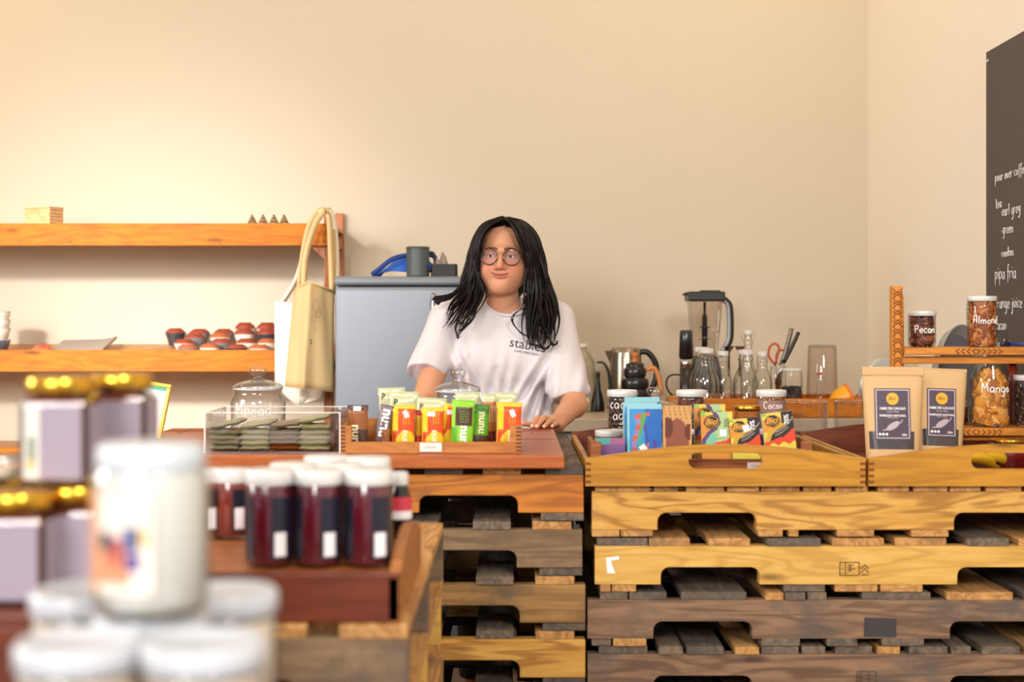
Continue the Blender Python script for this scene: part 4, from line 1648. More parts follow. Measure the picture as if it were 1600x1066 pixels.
def bici(p, fn, w, h, dark):
    """logo, percentage and line of text, placed from the top edge of the carton"""
    GLD = plain('#e8a93c', .4)
    cx, cz = (-.15 * w, h - .32 * w) if not dark else (-.17 * w, h - .26 * w)
    print_on(p, 'Bici', fn, GLD, .0195, offset=.025, center=True, shear=.3, pos=(cx, cz + .0018))
    p.tube([fn(cx + .0165 * math.cos(a), cz + .0140 * math.sin(a)) for a in [2 * PI * k / 28 for k in range(28)]], .0006, GLD, 4, close=True)
    for k in range(5):
        x = cx - .010 + k * .0042
        p.add([fn(x, cz - .0085), fn(x + .0032, cz - .0085), fn(x + .0032, cz - .0070), fn(x, cz - .0070)], [(0, 1, 2, 3)], GLD)
    print_on(p, '70%', fn, INKW if dark else BBK, .0165, rot=PI / 2, offset=.012 if dark else 0, pos=(w * (.36 if dark else .38), h - w * (.42 if dark else .50)), sx=.85)
    if dark:
        for q, (sz, dy) in enumerate(((.0060, 0), (.0042, -.007))):
            vs_, fs_ = type2d('CHOCOLATE FINO', sz, .01)
            p.add([fn(-.14 * w + a * .93 - b_ * .3, h - .66 * w + dy + b_ * .9 + a * .15 + 9 * a * a) for a, b_ in vs_], fs_, plain('#d8cfba', .5))
    else:
        p.add([fn(.37 * w + .0035 * math.cos(k * PI / 3) * (1 if k % 2 else .5), h - .62 * w + .0035 * math.sin(k * PI / 3)) for k in range(6)], [tuple(range(6))], BTE)
        print_on(p, 'CHOCOLATE', fn, plain('#5d7a5a', .5), .004, pos=(-.06 * w, h - .85 * w))


def choc(cx, w, ytop, Y, fn_, side, lab, roll=0, lean=.12, t=.012, rz=0, prints=None, st=None, grp='chocolate bars standing in the left tray'):
    h = (CZ + (505 - ytop) / F * Y - (zt_ + .003))
    W_ = w / F * Y
    if fn_ in (m_bici1, m_bici2):
        dark = fn_ is m_bici2
        fn_ = fn_(W_, h)
        prints = lambda p, fn: bici(p, fn, W_, h, dark)
        if st: st = (st[0] * W_, h - st[1] * W_, st[2])
    return carton(W_, h, t, fn_, side, ((cx - 800) / F * Y, Y, zt_ + .0015), rz, lean, roll, lab, grp, prints, sticker_at=st)


SIDE_B, SIDE_W = plain('#a8d4dc', .5), plain('#e8e2d8', .5)
PUR = lambda u, v: (plain('#5b4f93', .4) if v < .62 + .06 * math.sin(9 * u) else plain('#7a4f86', .4)) if v < .84 else (CTEAL if u < .5 else plain('#9c5a86', .4))
choc(953, 46, 684, 3.42, PUR, plain('#c9b36a', .5), 'low purple and blue chocolate bar at the left end of the tray', .0, .05, t=.018, st=(.004, .028, .1))
choc(1003, 54, 620, 3.56, m_blue, SIDE_B, 'light blue chocolate bar rising behind the blue one', 0, .02, t=.014)
choc(1000, 53, 628, 3.50, m_blue, SIDE_B, 'pale blue-edged chocolate bar between two blue ones', 0, .03, t=.012)
choc(1007, 53, 631, 3.43, m_blue, plain('#cfe6e6', .5), 'bright blue chocolate bar with colourful animals and a white sticker', 0, .03, t=.018, st=(-.004, .062, -.6))
choc(1058, 45, 633, 3.42, m_kraft, plain('#2a1d18', .5), 'kraft brown chocolate bar with dark leaf pattern', .0, .03, t=.016, prints=lambda p, fn: (print_on(p, 'Bici', fn, plain('#e8c89a', .5), .015, offset=.02, center=True, shear=.3, pos=(.0, .060)),
     print_on(p, 'GRAND\nCRU', fn, plain('#c79a78', .5), .010, center=True, pos=(.002, .036)), p.tube([fn(.022 + .006 * math.cos(a), .046 + .006 * math.sin(a)) for a in [2 * PI * k / 20 for k in range(20)]], .0012, plain('#e8c89a', .5), 4, close=True)))
choc(1109, 48, 631, 3.50, m_bici1, SIDE_B, 'green and orange chocolate bar peeking out behind its twin', 0, .03)
choc(1122, 50, 643, 3.43, m_bici1, plain('#3d5a6a', .5), 'green and orange chocolate bar with a purple ribbon, dark oval logo', -.03, .05, t=.016, st=(.19, .66, .05))
choc(1170, 46, 653, 3.42, m_bici2, plain('#2a1d18', .5), 'black and gold chocolate bar tilting left, its logo half covered by a sticker', -.10, .05, t=.014, st=(.06, .33, -.25))
choc(1225, 48, 643, 3.41, m_bici2, plain('#d8d0c4', .5), 'black and yellow chocolate bar tilting left at the right end', -.12, .05, t=.016)

zj = zt_ + .0005
jar(951, 0, 3.66, .034, .085, 'low jar of dark nibs with white lid, behind the purple bar', z=zj, kind='nib', lidh=.016, lidr=1.04, seed=1)
for i, (px, Y, nm) in enumerate(((972, 3.75, 'tall bar'), (1080, 3.75, 'kraft bar'), (1205, 3.75, 'tilted bar'))):
    h = CZ + (505 - 667) / F * Y - zj - .0045
    jar(px + [6, 0, 0][i], 0, Y, .038, h - .003, 'lower jar carrying another jar, hidden behind the ' + ['blue chocolate bars', 'kraft and green chocolate bars', 'tilting black chocolate bars'][i], z=zj, kind='bean', lidh=.015, lidr=1.0, seed=i)
    hz = zj + h + .001
    H = CZ + (505 - 612) / F * Y - hz
    jar(px, 0, Y, .0375, H, ['white-lidded jar lettered in white, stacked left of the blue bars', 'white-lidded jar of brown pieces, stacked behind the kraft bar', 'white-lidded jar of pinkish cocoa powder lettered in white, stacked at the right'][i],
        z=hz, kind=['bean', 'pecan', None][i], solid=(plain('#9c7468', .8), .86) if i == 2 else None, lidh=.017, lidr=1.06,
        text=[['cacao', 'agia'], ['g'], ['Cacao']][i], tsize=[.014, .010, .0095][i], tang=[0, .6, 0][i], seed=5 + i, tsq=.95)
jar(1168, 0, 3.66, .033, CZ + (505 - 636) / F * 3.66 - zj, 'clear jar with a ridged gold lid behind the black chocolate bar', lid=GOLD, lidh=.014, z=zj, lidr=1.0, sh=.2, solid=(plain('#c9c4c0', .5), .3))
canister(1023, 606, 0, 3.93, 38, 'glass canister with knob lid behind the blue chocolate bars', None, zj)

# ribbed tumblers behind the trays
zdk = CZ - .3904 + .0158
RG = glass('#f7f7f5', '#c9c8c4', 1.5)
for px, Y, w, lab in ((1255, 4.17, 73, 'wide ribbed clear glass behind the left tray'), (1341, 4.17, 73, 'wide ribbed clear glass between the trays, beside the pouch')):
    r = w / 2 / F * Y
    H = CZ + (505 - 628) / F * Y - zdk
    o = thing('drinking_glass', ((px - 800) / F * Y, Y, zdk), lab, 'glass', 'ribbed clear glasses behind the trays')
    vs, fs, n = [], [], 72
    prf = [(.9, 0), (1, .01), (1, H * .5), (1, H)]
    for rr, z in prf:
        for k in range(n):
            q = r * rr * (1 + .012 * math.cos(k * PI))
            vs.append((q * math.cos(2 * PI * k / n), q * math.sin(2 * PI * k / n), z))
    for j in range(3):
        for k in range(n):
            k2 = (k + 1) % n
            fs.append((j * n + k, j * n + k2, (j + 1) * n + k2, (j + 1) * n + k))
    b = MB().add(vs, fs, RG, True)
    b.lathe([(r * .85, .001), (r * .9, .03), (0, .035)], RG, 36)
    b.build('glass_body', o)
    MB().lathe([(r * .985, H - .002), (r * 1.01, H), (r * .985, H + .002), (r * .965, H)], GLASSB, 48, cap0=False, cap1=False).build('rim', o)

# ---------------------------------------------------------------- kraft pouches in the right tray
KP = plain('#d0ab78', .6, scale=30, var=.05)
KPL = plain('#dcbd8e', .55, scale=30, var=.04)


def pouch(pxl, pxr, ytop, Y, lab, roll, rz=0, fold=True):
    w = (pxr - pxl) / F * Y
    z0_ = zt_ + .003
    h = CZ + (505 - ytop) / F * Y - z0_
    o = thing('kraft_pouch', (((pxl + pxr) / 2 - 800) / F * Y, Y, z0_), lab, 'pouch', 'kraft stand-up pouches in the right tray', rot=(-.04, roll, rz))
    nu, nv, t = 20, 30, .055
    wn = plain('#3a3234', .25, scale=120, var=.6, coat=.6)
    b = MB()

    def fr(u, v, sgn):
        th = t / 2 * (1 - v) ** .75 * (1 - (2 * u - 1) ** 4) ** .5 + .0012
        wd = w * (.85 + .15 * min(1, v * 1.15))
        return ((u - .5) * wd, sgn * th - .0, v * h + (.003 * math.sin(PI * u) if v == 0 else 0))
    for sgn in (-1, 1):
        b.v += [fr(i / nu, j / nv, sgn) for j in range(nv + 1) for i in range(nu + 1)]
    nf = (nu + 1) * (nv + 1)
    for j in range(nv):
        for i in range(nu):
            a = j * (nu + 1) + i
            u, v = (i + .5) / nu, (j + .5) / nv
            m = wn if (.07 < u < .87 and .245 < v < .40) else KP
            b.f.append([a, a + 1, a + nu + 2, a + nu + 1]); b.m.append(b.mi(m)); b.sm.append(True)
            b.f.append([a + nf, a + nf + nu + 1, a + nf + nu + 2, a + nf + 1]); b.m.append(b.mi(KP)); b.sm.append(True)
    ed = [j * (nu + 1) for j in range(nv + 1)]
    for j in range(nv):
        for q in (0, nu):
            a, c = j * (nu + 1) + q, (j + 1) * (nu + 1) + q
            b.f.append([a, c, c + nf, a + nf]); b.m.append(b.mi(KP)); b.sm.append(True)
    for i in range(nu):
        b.f.append([i, i + 1, i + 1 + nf, i + nf]); b.m.append(b.mi(KP)); b.sm.append(True)
        a = nv * (nu + 1) + i
        b.f.append([a, a + 1, a + 1 + nf, a + nf]); b.m.append(b.mi(KP)); b.sm.append(True)
    b.build('pouch_body', o)
    b = MB()
    if fold:
        b.box((0, -.003, h - .010), (w * 1.01, .009, .022), KP)
        b.build('folded_top', o, bevel=.003)
    else:
        b.box((0, -.001, h - .004), (w, .004, .008), KP)
        b.build('seal', o, bevel=.001)

    def fn(x, z):
        u, v = x / w + .5, z / h
        q = fr(min(1, max(0, u)), v, -1)
        return Vector((x, q[1] - .0014, z))
    lb = MB()
    PL, LV = plain('#433348', .5), plain('#d7c3cd', .5)

    def sheet_(x0, x1, za, zb, m, d):
        n = 8
        vs = [fn(x0 + (x1 - x0) * i / n, za + (zb - za) * j / n) - Vector((0, d, 0)) for j in range(n + 1) for i in range(n + 1)]
        fs = [(j * (n + 1) + i, j * (n + 1) + i + 1, (j + 1) * (n + 1) + i + 1, (j + 1) * (n + 1) + i) for j in range(n) for i in range(n)]
        lb.add(vs, fs, m)
    x0, x1, za, zb = -w * .30, w * .24, h * .335, h * .79
    sheet_(x0 - .003, x1 + .003, za - .003, zb + .003, PL, 0)
    sheet_(x0, x1, za, zb, LV, .0005)
    sheet_(x0 + .002, x1 - .002, za + .002, zb - .002, PL, .001)
    cx = (x0 + x1) / 2
    f2 = lambda x, z: fn(x, z) - Vector((0, .0016, 0))
    f3 = lambda x, z: fn(x, z) - Vector((0, .0024, 0))
    R = .0145
    zc = zb - .022
    lb.add([f2(cx, zc)] + [f2(cx + R * math.cos(a), zc + R * math.sin(a)) for a in [2 * PI * k / 32 for k in range(32)]], [(0, k + 1, (k + 1) % 32 + 1) for k in range(32)], plain('#e8a91c', .5))
    print_on(lb, 'Bici', f3, plain('#6b3c10', .5), .012, center=True, shear=.3, pos=(cx, zc + .001))
    print_on(lb, 'NIBS DE CACAO', f3, INKW, .0082, offset=.02, center=True, pos=(cx, zb - .045))
    print_on(lb, 'Cacao Nibs', f3, LV, .0062, center=True, pos=(cx, zb - .0525))
    print_on(lb, 'ENERGIZA NATURAL', f3, INKW, .0066, offset=.02, center=True, pos=(cx, zb - .062))
    print_on(lb, 'Natural Boost', f3, LV, .0045, center=True, pos=(cx, zb - .067))
    # small cacao pod drawing
    pod = [f3(cx + a * math.cos(.55) - c * math.sin(.55), za + .030 + a * math.sin(.55) + c * math.cos(.55)) for a, c in ellipse(0, 0, .018, .0075, 20)]
    lb.add(pod, [tuple(range(20))], plain('#b8a9b0', .5))
    lb.tube([f3(cx + .017, za + .036), f3(cx + .023, za + .045)], .001, LV, 4)
    lb.tube([f3(cx - .012, za + .021), f3(cx - .024, za + .019)], .0014, LV, 4)
    for k in range(3):
        lb.add([f3(x0 + .008 + .008 * k + .003 * math.cos(a), za + .010 + .003 * math.sin(a)) for a in [2 * PI * q / 12 for q in range(12)]], [tuple(range(12))], INKW)
    print_on(lb, '150g', f3, INKW, .007, offset=.02, center=True, pos=(x1 - .013, za + .008))
    lb.build('label', o)
    return o


pouch(1430, 1507, 576, 3.52, 'right kraft pouch with a purple label, partly behind the other pouch', .035, 0, False)
pouch(1348, 1443, 574, 3.41, 'left kraft pouch with a purple label and folded top, standing in front', .005, -.04)

# ---------------------------------------------------------------- carved rack
RY = 3.62
rk = thing('jar_rack', ((1400 - 800) / F * RY, RY, zt_ + .0005), 'carved orange wooden rack with two shelves of jars in the right tray', 'rack')
ox = rk.location.x
zb0 = rk.location.z


def zr_(py, Y=RY): return CZ + (505 - py) / F * Y - zb0


ph = zr_(447)
for yy, nm in ((0, 'post'), (.17, 'post')):
    hh_ = ph if yy == 0 else ph - .02
    MB().box((0, 0, hh_ / 2), (.026, .03, hh_), RACKW).build('post', rk, (0 if yy == 0 else .050, yy, 0), bevel=.002)
    MB().box((0, 0, hh_ / 2), (.026, .03, hh_), RACKW).build('post', rk, (.425, yy, 0), bevel=.002)
cv = MB()
z = .30 * 0 + .02
while z < ph - .03:
    for s in (-1, 1):
        for q in (0, .007):
            cv.tube([(s * .011, -.0155, z + q), (0, -.0155, z + q + .010)], .0014, CARVE, 4)
    for s in (-1, 1):
        cv.tube([(s * .012, -.0155, z + .012), (s * .006, -.0155, z + .018), (s * .012, -.0155, z + .024)], .0011, CARVE, 4)
    z += .024
cv.build('carving', rk)
for py0, py1, py2, py3 in ((543, 554.5, 557, 568.5), (668, 679.5, 682, 688)):
    za, zb = zr_(py0), zr_(py1)
    MB().box((0, 0, 0), (.410, .20, za - zb), RACKX, X=Matrix(((1, .26, 0, 0), (0, 1, 0, 0), (0, 0, 1, 0), (0, 0, 0, 1)))).build('shelf', rk, (.013 + .205 + .026, .085 - .018, (za + zb) / 2), bevel=.002)
    za2, zb2 = zr_(py2), zr_(py3)
    MB().box((0, 0, 0), (.398, .014, za2 - zb2), RACKX).build('rail', rk, (.2125, -.002, (za2 + zb2) / 2), bevel=.002)
    cv = MB()
    x0 = (1489 - 1400) / F * RY
    for k in range(9):
        s = 1 if k < 4 else -1
        zc = (za + zb) / 2
        x = x0 + k * .0138
        cv.tube([(x + s * .005, -.0338, zc + .006), (x - s * .003, -.0338, zc), (x + s * .005, -.0338, zc - .006)], .0016, CARVE, 5)
    cv.build('carving', rk)
zs1, zs2 = zb0 + zr_(543) + .001, zb0 + zr_(668) + .001
JY = 3.66
s_ = F / JY
jar(1440.5, 0, JY, 21 / s_, CZ + (505 - 488) / s_ - zs1, 'short jar of pecans with a white lid, on the upper rack shelf', kind='pecan', fill=.86, z=zs1, text=['Pecan'], tsize=.0105, tr=.0013, lidr=1.04, lidh=.013, neck=.95, sh=.1, seed=11, tsq=.92, tz=.40)
jar(1534.5, 0, JY, 23.5 / s_, CZ + (505 - 465) / s_ - zs1, 'tall jar of almonds with a white lid, on the upper rack shelf', kind='almond', fill=.90, z=zs1, text=['Almond'], tsize=.0105, tr=.0013, lidr=.96, lidh=.013, neck=.86, sh=.13, seed=12, tsq=.95, tz=.47)
jar(1547.5, 0, JY, 31 / s_, CZ + (505 - 563) / s_ - zs2, 'large jar of dried mango slices on the lower rack shelf', kind='mango', fill=.80, z=zs2, lid=plain('#b9c0ae', .35, metal=.5), lidr=.74, lidh=.009, neck=.72, sh=.26, text=['Mango'], tsize=.0125, tr=.0015, seed=13, tsq=.95, tz=.52)
jar(1604, 0, JY, 20.5 / s_, CZ + (505 - 588) / s_ - zs2, 'jar of dark dried fruit with white lid, at the right edge of the lower shelf', kind='bean', fill=.80, z=zs2, text=['cra'], tsize=.0085, tr=.0012, seed=14, tz=.45)
jar(1500, 0, 3.74, .022, .055, 'small jar of nuts half hidden behind the right pouch on the lower shelf', kind='pecan', fill=.8, z=zs2, seed=15)
# red bottle behind the mango jar
o = thing('hot_sauce_bottle', ((1582 - 800) / F * 3.74, 3.74, zs2), 'slim red bottle with a black cap behind the mango jar', 'bottle')
REDG = plain('#a3160c', .12, coat=.6, var=.15)
MB().lathe([(.010, 0), (.0115, .003), (.0115, .13), (.009, .15), (.008, .165)], REDG, 24).build('glass_body', o)
MB().lathe([(.0122, .155), (.0122, .176), (.006, .178)], BLACK, 24).build('cap', o)
MB().lathe([(.0119, .128), (.0119, .152)], plain('#e0531a', .4), 24, cap0=False, cap1=False).build('neck_band', o)
# small dark blue cap item beside almond jar
o = thing('marker_pen', ((1575 - 800) / F * 3.69, 3.69, zs1 + .0065), 'dark blue marker lying on the upper rack shelf beside the almonds', 'marker', rot=(0, 0, -.2))
Rz_ = Matrix.Rotation(PI / 2, 4, 'Y')
MB().lathe([(.0055, -.020), (.006, -.019), (.006, .004)], plain('#161c3d', .3), 16, X=Rz_).build('cap', o)
MB().lathe([(.0055, .0041), (.0055, .06), (.004, .062)], plain('#2c3f8a', .4), 16, X=Rz_).build('barrel', o)
# bananas and red jar under the rack
BAN = plain('#e0b21e', .45, scale=20, var=.15)
BANG = plain('#4c5a20', .5)
for i, (px, py, rot, lab) in enumerate(((1500, 692, 0, 'banana with a green tip lying under the rack, left one'), (1533, 696, .12, 'curved yellow banana under the rack, right one'))):
    o = thing('banana', ((px - 800) / F * 3.46, 3.40 + .045 * i, zt_ + .035), lab, 'banana', 'bananas under the jar rack', rz=rot)
    pts = smooth_path([(-.075, .03, -.012), (-.045, .01, .004), (0, 0, .012), (.045, .008, .004), (.07, .03, -.014)], 5)
    n = len(pts)
    MB().tube(pts, [.017 * (max(0.02, math.sin(PI * (.06 + .88 * k / (n - 1))))) ** .45 for k in range(n)], BAN, 10).build('peel', o)
    MB().tube([(-.075, .03, -.012), (-.086, .04, -.018)], [.006, .005], BANG, 8).build('tip', o)
    MB().tube([(.068, .028, -.013), (.09, .045, -.02)], [.006, .0045], plain('#a88a20', .5), 8).build('stem', o)
jar(1578, 0, 3.50, .052, CZ + (505 - 687) / F * 3.50 - (zt_ + .001), 'squat jar of dark red jam with a gold rim under the rack', lid=GOLD, lidr=.86, lidh=.007, z=zt_ + .001, solid=(plain('#6b0d12', .3, coat=.5), .92), sh=.12, neck=.84)

# large grey round platters behind the rack
o = thing('oval_platter', (1.288, 4.15, zdk), 'large grey oval platter standing on end behind the rack', 'platter', rot=(0, 0, .62))
GP = plain('#77747a', .5, var=.05)
GP2 = plain('#9a9a94', .45, var=.05)
Rp = (CZ + (505 - 507) / F * 4.15 - zdk) / 2
Xp = Matrix.Translation((0, 0, Rp)) @ Matrix.Diagonal((.62, 1, 1, 1)) @ Matrix.Rotation(PI / 2, 4, 'X')
MB().lathe([(0, .012), (Rp * .82, .012), (Rp * .88, .014), (Rp * .98, .030), (Rp, .030), (Rp, .026), (Rp * .93, .002), (0, .0)], GP2, 64, X=Xp).build('dish', o)
MB().lathe([(0, .0128), (Rp * .84, .0132)], GP, 64, X=Xp, cap1=False).build('well', o)
o = thing('serving_plate', (1.352, 5.12, .8905), 'round steel plate with a thin rim standing on the worktop, behind the carved rack', 'plate', rot=(.0, 0, .10))
Rh = (CZ + (505 - 558) / F * 5.12 - .8905) / 2
MB().lathe([(0, .006), (Rh * .9, .004), (Rh * .97, 0), (Rh, .004), (Rh, .009), (Rh * .9, .010), (0, .012)], plain('#b9bdb9', .3, metal=.4), 56, X=Matrix.Translation((0, 0, Rh)) @ Matrix.Rotation(PI / 2, 4, 'X')).build('disc', o)
MB().lathe([(.008, 0), (.012, .008), (.012, .012)], STEEL, 20, X=Matrix.Translation((0, -.002, Rh)) @ Matrix.Rotation(PI / 2, 4, 'X')).build('centre_boss', o)

# ---------------------------------------------------------------- back counter
YC = 4.95
zc_ = CZ - .334
cx0, cx1 = fx1 + .012, XW - .004
wt = thing('worktop', ((cx0 + cx1) / 2, YC, zc_ - .045), 'beige-grey stone worktop along the back wall, right of the fridge', 'worktop')
MB().box((0, (YW - YC) / 2, .0225), (cx1 - cx0, YW - YC - .004, .045), plain('#b8a893', .35, scale=30, var=.06)).build('slab', wt, bevel=.004)
cu = thing('base_cabinet', ((cx0 + cx1) / 2, YC + .03, 0), 'grey-blue base cabinet under the stone worktop', 'cabinet')
GB = plain('#8d8f9c', .6)
MB().box((0, (YW - YC - .03) / 2, (zc_ - .045) / 2), (cx1 - cx0, YW - YC - .035, zc_ - .046), GB).build('body', cu)
for k in range(3):
    w = (cx1 - cx0) / 3
    d_ = MB().box((0, 0, 0), (w - .01, .018, zc_ - .17), GB).build('door', cu, (-(cx1 - cx0) / 2 + w * (k + .5), -.009, (zc_ - .045) / 2 + .03), bevel=.003)
    MB().tube([(w / 2 - .05, -.018, .12), (w / 2 - .05, -.018, .26)], .005, STEEL, 8).build('handle', d_)

# tall demijohn
Yj = 5.35
s = F / Yj
ZC_ = zc_ + .001
o = thing('glass_jug', ((910 - 800) / s, Yj, ZC_), 'tall clear glass jug on the worktop, half behind the woman\'s sleeve', 'jug')
H = CZ + (505 - 538) / s - ZC_
H_ = H
MB().lathe([(.040, 0), (.050, .006), (.052, H * .2), (.052, H * .62), (.046, H * .74), (.030, H * .85), (.018, H * .90), (.015, H * .94), (.019, H * .955), (.020, H * .98), (.016, H)], glass('#f4f4ee', '#a9ab9c', 1.6), 40, cap1=False).build('glass_body', o)
MB().lathe([(.021, H * .96), (.0215, H), (.012, H * 1.01)], plain('#cfcabb', .3), 24, cap0=False).build('stopper', o)
o = thing('pepper_mill', ((934.5 - 800) / s, Yj + .03, ZC_), 'slim black bottle-shaped mill beside the glass jug', 'mill')
Hm = CZ + (505 - 582) / F * 5.38 - ZC_
MB().lathe([(.026, 0), (.027, .01), (.024, Hm * .25), (.013, Hm * .55), (.009, Hm * .75), (.009, Hm * .97)], BLACK, 28).build('body', o)
MB().lathe([(.0095, Hm * .90), (.0095, Hm), (.006, Hm + .002)], BLACKM, 24).build('cap', o)

# electric kettle
Yk = 5.56
s = F / Yk
o = thing('electric_kettle', ((978 - 800) / s, Yk, ZC_), 'brushed steel electric kettle with black handle behind the gooseneck kettle', 'kettle')
Hk = CZ + (505 - 543) / s - ZC_
SB = plain('#a39686', .22, metal=.9, var=.03)
MB().lathe([(.070, .012), (.072, .02), (.068, .1), (.060, Hk - .02), (.057, Hk - .01)], SB, 40).build('body', o)
MB().lathe([(.058, Hk - .012), (.055, Hk - .002), (.03, Hk), (0, Hk)], SB, 40, cap0=False).build('lid', o)
MB().lathe([(.074, 0), (.074, .012), (.07, .013)], BLACK, 40).build('base', o)
MB().tube(smooth_path([(.055, 0, Hk - .018), (.085, 0, Hk - .02), (.115, 0, Hk - .06), (.118, 0, Hk - .12), (.095, 0, Hk - .17), (.07, 0, Hk - .18)], 5), [.012] * 26, BLACK, 10).build('handle', o)
b = MB()
b.add([(-.055, -.018, Hk - .012), (-.055, .018, Hk - .012), (-.083, 0, Hk - .014), (-.062, -.012, Hk - .06), (-.062, .012, Hk - .06), (-.068, 0, Hk - .05)], [(0, 1, 2), (0, 2, 5, 3), (1, 4, 5, 2), (3, 5, 4), (0, 3, 4, 1)], SB)
b.build('spout', o)

# gooseneck kettle: stacked black rings
Yg = 5.30
s = F / Yg
o = thing('gooseneck_kettle', ((992 - 800) / s, Yg, ZC_), 'black ribbed gooseneck pour-over kettle with wooden handle and knob', 'kettle')
BK = plain('#15161a', .28, spec=.6)
Hg = CZ + (505 - 566) / s - ZC_
pr = [(.056, 0)]
for i, (r, z0_, z1_) in enumerate(((.064, 0, .24), (.061, .24, .46), (.052, .46, .68), (.042, .68, .90))):
    for k in range(7):
        a = -PI / 2 + PI * k / 6
        pr.append((r - .007 + .007 * math.cos(a), Hg * ((z0_ + z1_) / 2 + (z1_ - z0_) / 2 * math.sin(a) * .96)))
pr += [(.034, Hg * .92)]
MB().lathe(pr, BK, 44).build('body', o)
MB().lathe([(.034, Hg * .92), (.033, Hg * .97), (.015, Hg), (0, Hg)], BK, 36, cap0=False).build('lid', o)
WK = plain('#b5672c', .4)
MB().lathe([(.012, Hg * .97), (.016, Hg + .004), (.008, Hg + .012), (.013, Hg + .022), (.014, Hg + .034), (.008, Hg + .036)], WK, 24).build('knob', o)
sp = smooth_path([(-.056, 0, .035), (-.085, 0, .05), (-.093, 0, .11), (-.100, 0, .155), (-.118, 0, .185), (-.142, 0, .186)], 6)
MB().tube(sp, [.008 - .004 * k / (len(sp) - 1) for k in range(len(sp))], BK, 10).build('spout', o)
MB().tube(smooth_path([(.04, 0, Hg * .84), (.07, 0, Hg * .88), (.088, 0, Hg * .70), (.10, 0, Hg * .35)], 6), [.008, .008] + [.0095] * 15 + [.008] * 2, plain('#c98048', .45), 10, flat=1.2).build('handle', o)

# coiled power cord with plug, wooden bowl
o = thing('power_cord', ((1050 - 800) / F * 5.62, 5.62, ZC_ + .004), 'black power cord looping up beside the blender', 'cord')
MB().tube(smooth_path([(.05, 0, 0), (.02, 0, .03), (-.01, 0, .055), (-.022, 0, .085), (-.015, 0, .115), (.01, 0, .125), (.035, 0, .12), (.05, .0, .09)], 6), .0035, BLACKM, 8).build('cable', o)
MB().box((-.022, 0, .10), (.016, .014, .022), plain('#d8d2c8', .4), X=Matrix.Rotation(.3, 4, 'Y')).build('plug', o, bevel=.003)
o = thing('wooden_bowl', ((1058 - 800) / F * 5.22, 5.22, ZC_), 'small round orange-brown wooden bowl in front of the blender', 'bowl')
MB().lathe([(.022, 0), (.036, .012), (.043, .035), (.042, .052), (.036, .065), (.033, .065), (.038, .05), (.036, .03), (0, .012)], plain('#a8692e', .45, var=.15), 32).build('body', o)
MB().lathe([(.0365, .063), (.0375, .067), (.0325, .067)], plain('#c98a45', .4), 32, cap0=False, cap1=False).build('rim', o)

# blender
Yb_ = 5.50
s = F / Yb_
zb2_ = ZC_
o = thing('blender', ((1101 - 800) / s, Yb_, zb2_), 'black kitchen blender with a tall clear pitcher and grey-black handle', 'blender')


def bz(py): return CZ + (505 - py) / s - zb2_


zbase = bz(556)
MB().lathe([(.080, 0), (.082, .01), (.072, zbase * .7), (.055, zbase)], BLACK, 4, X=Matrix.Rotation(PI / 4, 4, 'Z'), smooth=False, sx=1.15, sy=1.15).build('base', o, bevel=.01)
cl_ = glass('#f1ece8', '#b4aeac', 1.3)
zt2 = bz(470)
MB().lathe([(.060, zbase), (.074, zbase + (zt2 - zbase) * .5), (.086, zt2), (.090, bz(463))], cl_, 4, X=Matrix.Rotation(PI / 4, 4, 'Z'), smooth=False, cap1=False, sx=1.02, sy=1.02).build('pitcher', o, bevel=.008)
MB().box((0, 0, (bz(456) + bz(471)) / 2), (.142, .13, bz(456) - bz(471)), BLACK).build('lid', o, bevel=.006)
MB().box((.02, 0, bz(455.5)), (.07, .08, .008), BLACKM).build('lid_latch', o)
MB().box((-.074, 0, bz(460)), (.016, .05, .010), BLACKM).build('pouring_lip', o)
b = MB()
zA, zB = zbase + .005, bz(472)
b.lathe([(.011, zA), (.011, zA + .10), (.014, zA + .102), (.014, zA + .108), (.010, zA + .11), (.010, zA + .15), (.005, zA + .155), (.005, zB)], BLACKM, 16)
for k in range(3):
    for a in (0, PI):
        b.box((.018 * math.cos(a + k), .018 * math.sin(a + k), zA + .015 + k * .045), (.024, .006, .003), BLACKM, X=Matrix.Rotation(.0, 4, 'Z'))
b.build('blade_stack', o)
hp_ = smooth_path([(.062, 0, bz(466)), (.082, 0, bz(470)), (.098, 0, bz(482)), (.100, 0, bz(525)), (.086, 0, bz(541)), (.058, 0, bz(556))], 5)
MB().tube(hp_, .0125, BLACK, 10, flat=1.2).build('handle', o)
MB().tube([Vector((p.x - .008, p.y - .0075, p.z)) for p in hp_], .0085, plain('#a2a5ad', .3, metal=.3), 8).build('handle_inlay', o)
b = MB()
for k in range(5):
    b.box((.026, -.0635 - .0018 * k, bz(536) + k * .028), (.022 - .004 * (k % 2), .0006, .0012), plain('#8d8a8a', .5))
b.build('scale_mark', o)
# personal cup / motor unit at the left of the blender
o = thing('hand_grinder', ((1072 - 800) / F * 5.36, 5.36, ZC_), 'black and silver cylindrical grinder left of the blender', 'grinder')
hg = CZ + (505 - 516) / F * 5.36 - ZC_
MB().lathe([(.024, 0), (.024, hg * .52)], plain('#2a2422', .3), 28).build('body', o)
MB().lathe([(.0235, hg * .52), (.0235, hg * .66)], STEEL, 28).build('collar', o)
MB().lathe([(.027, hg * .66), (.024, hg * .98), (.020, hg)], plain('#16171c', .25, spec=.7), 28).build('cap', o)

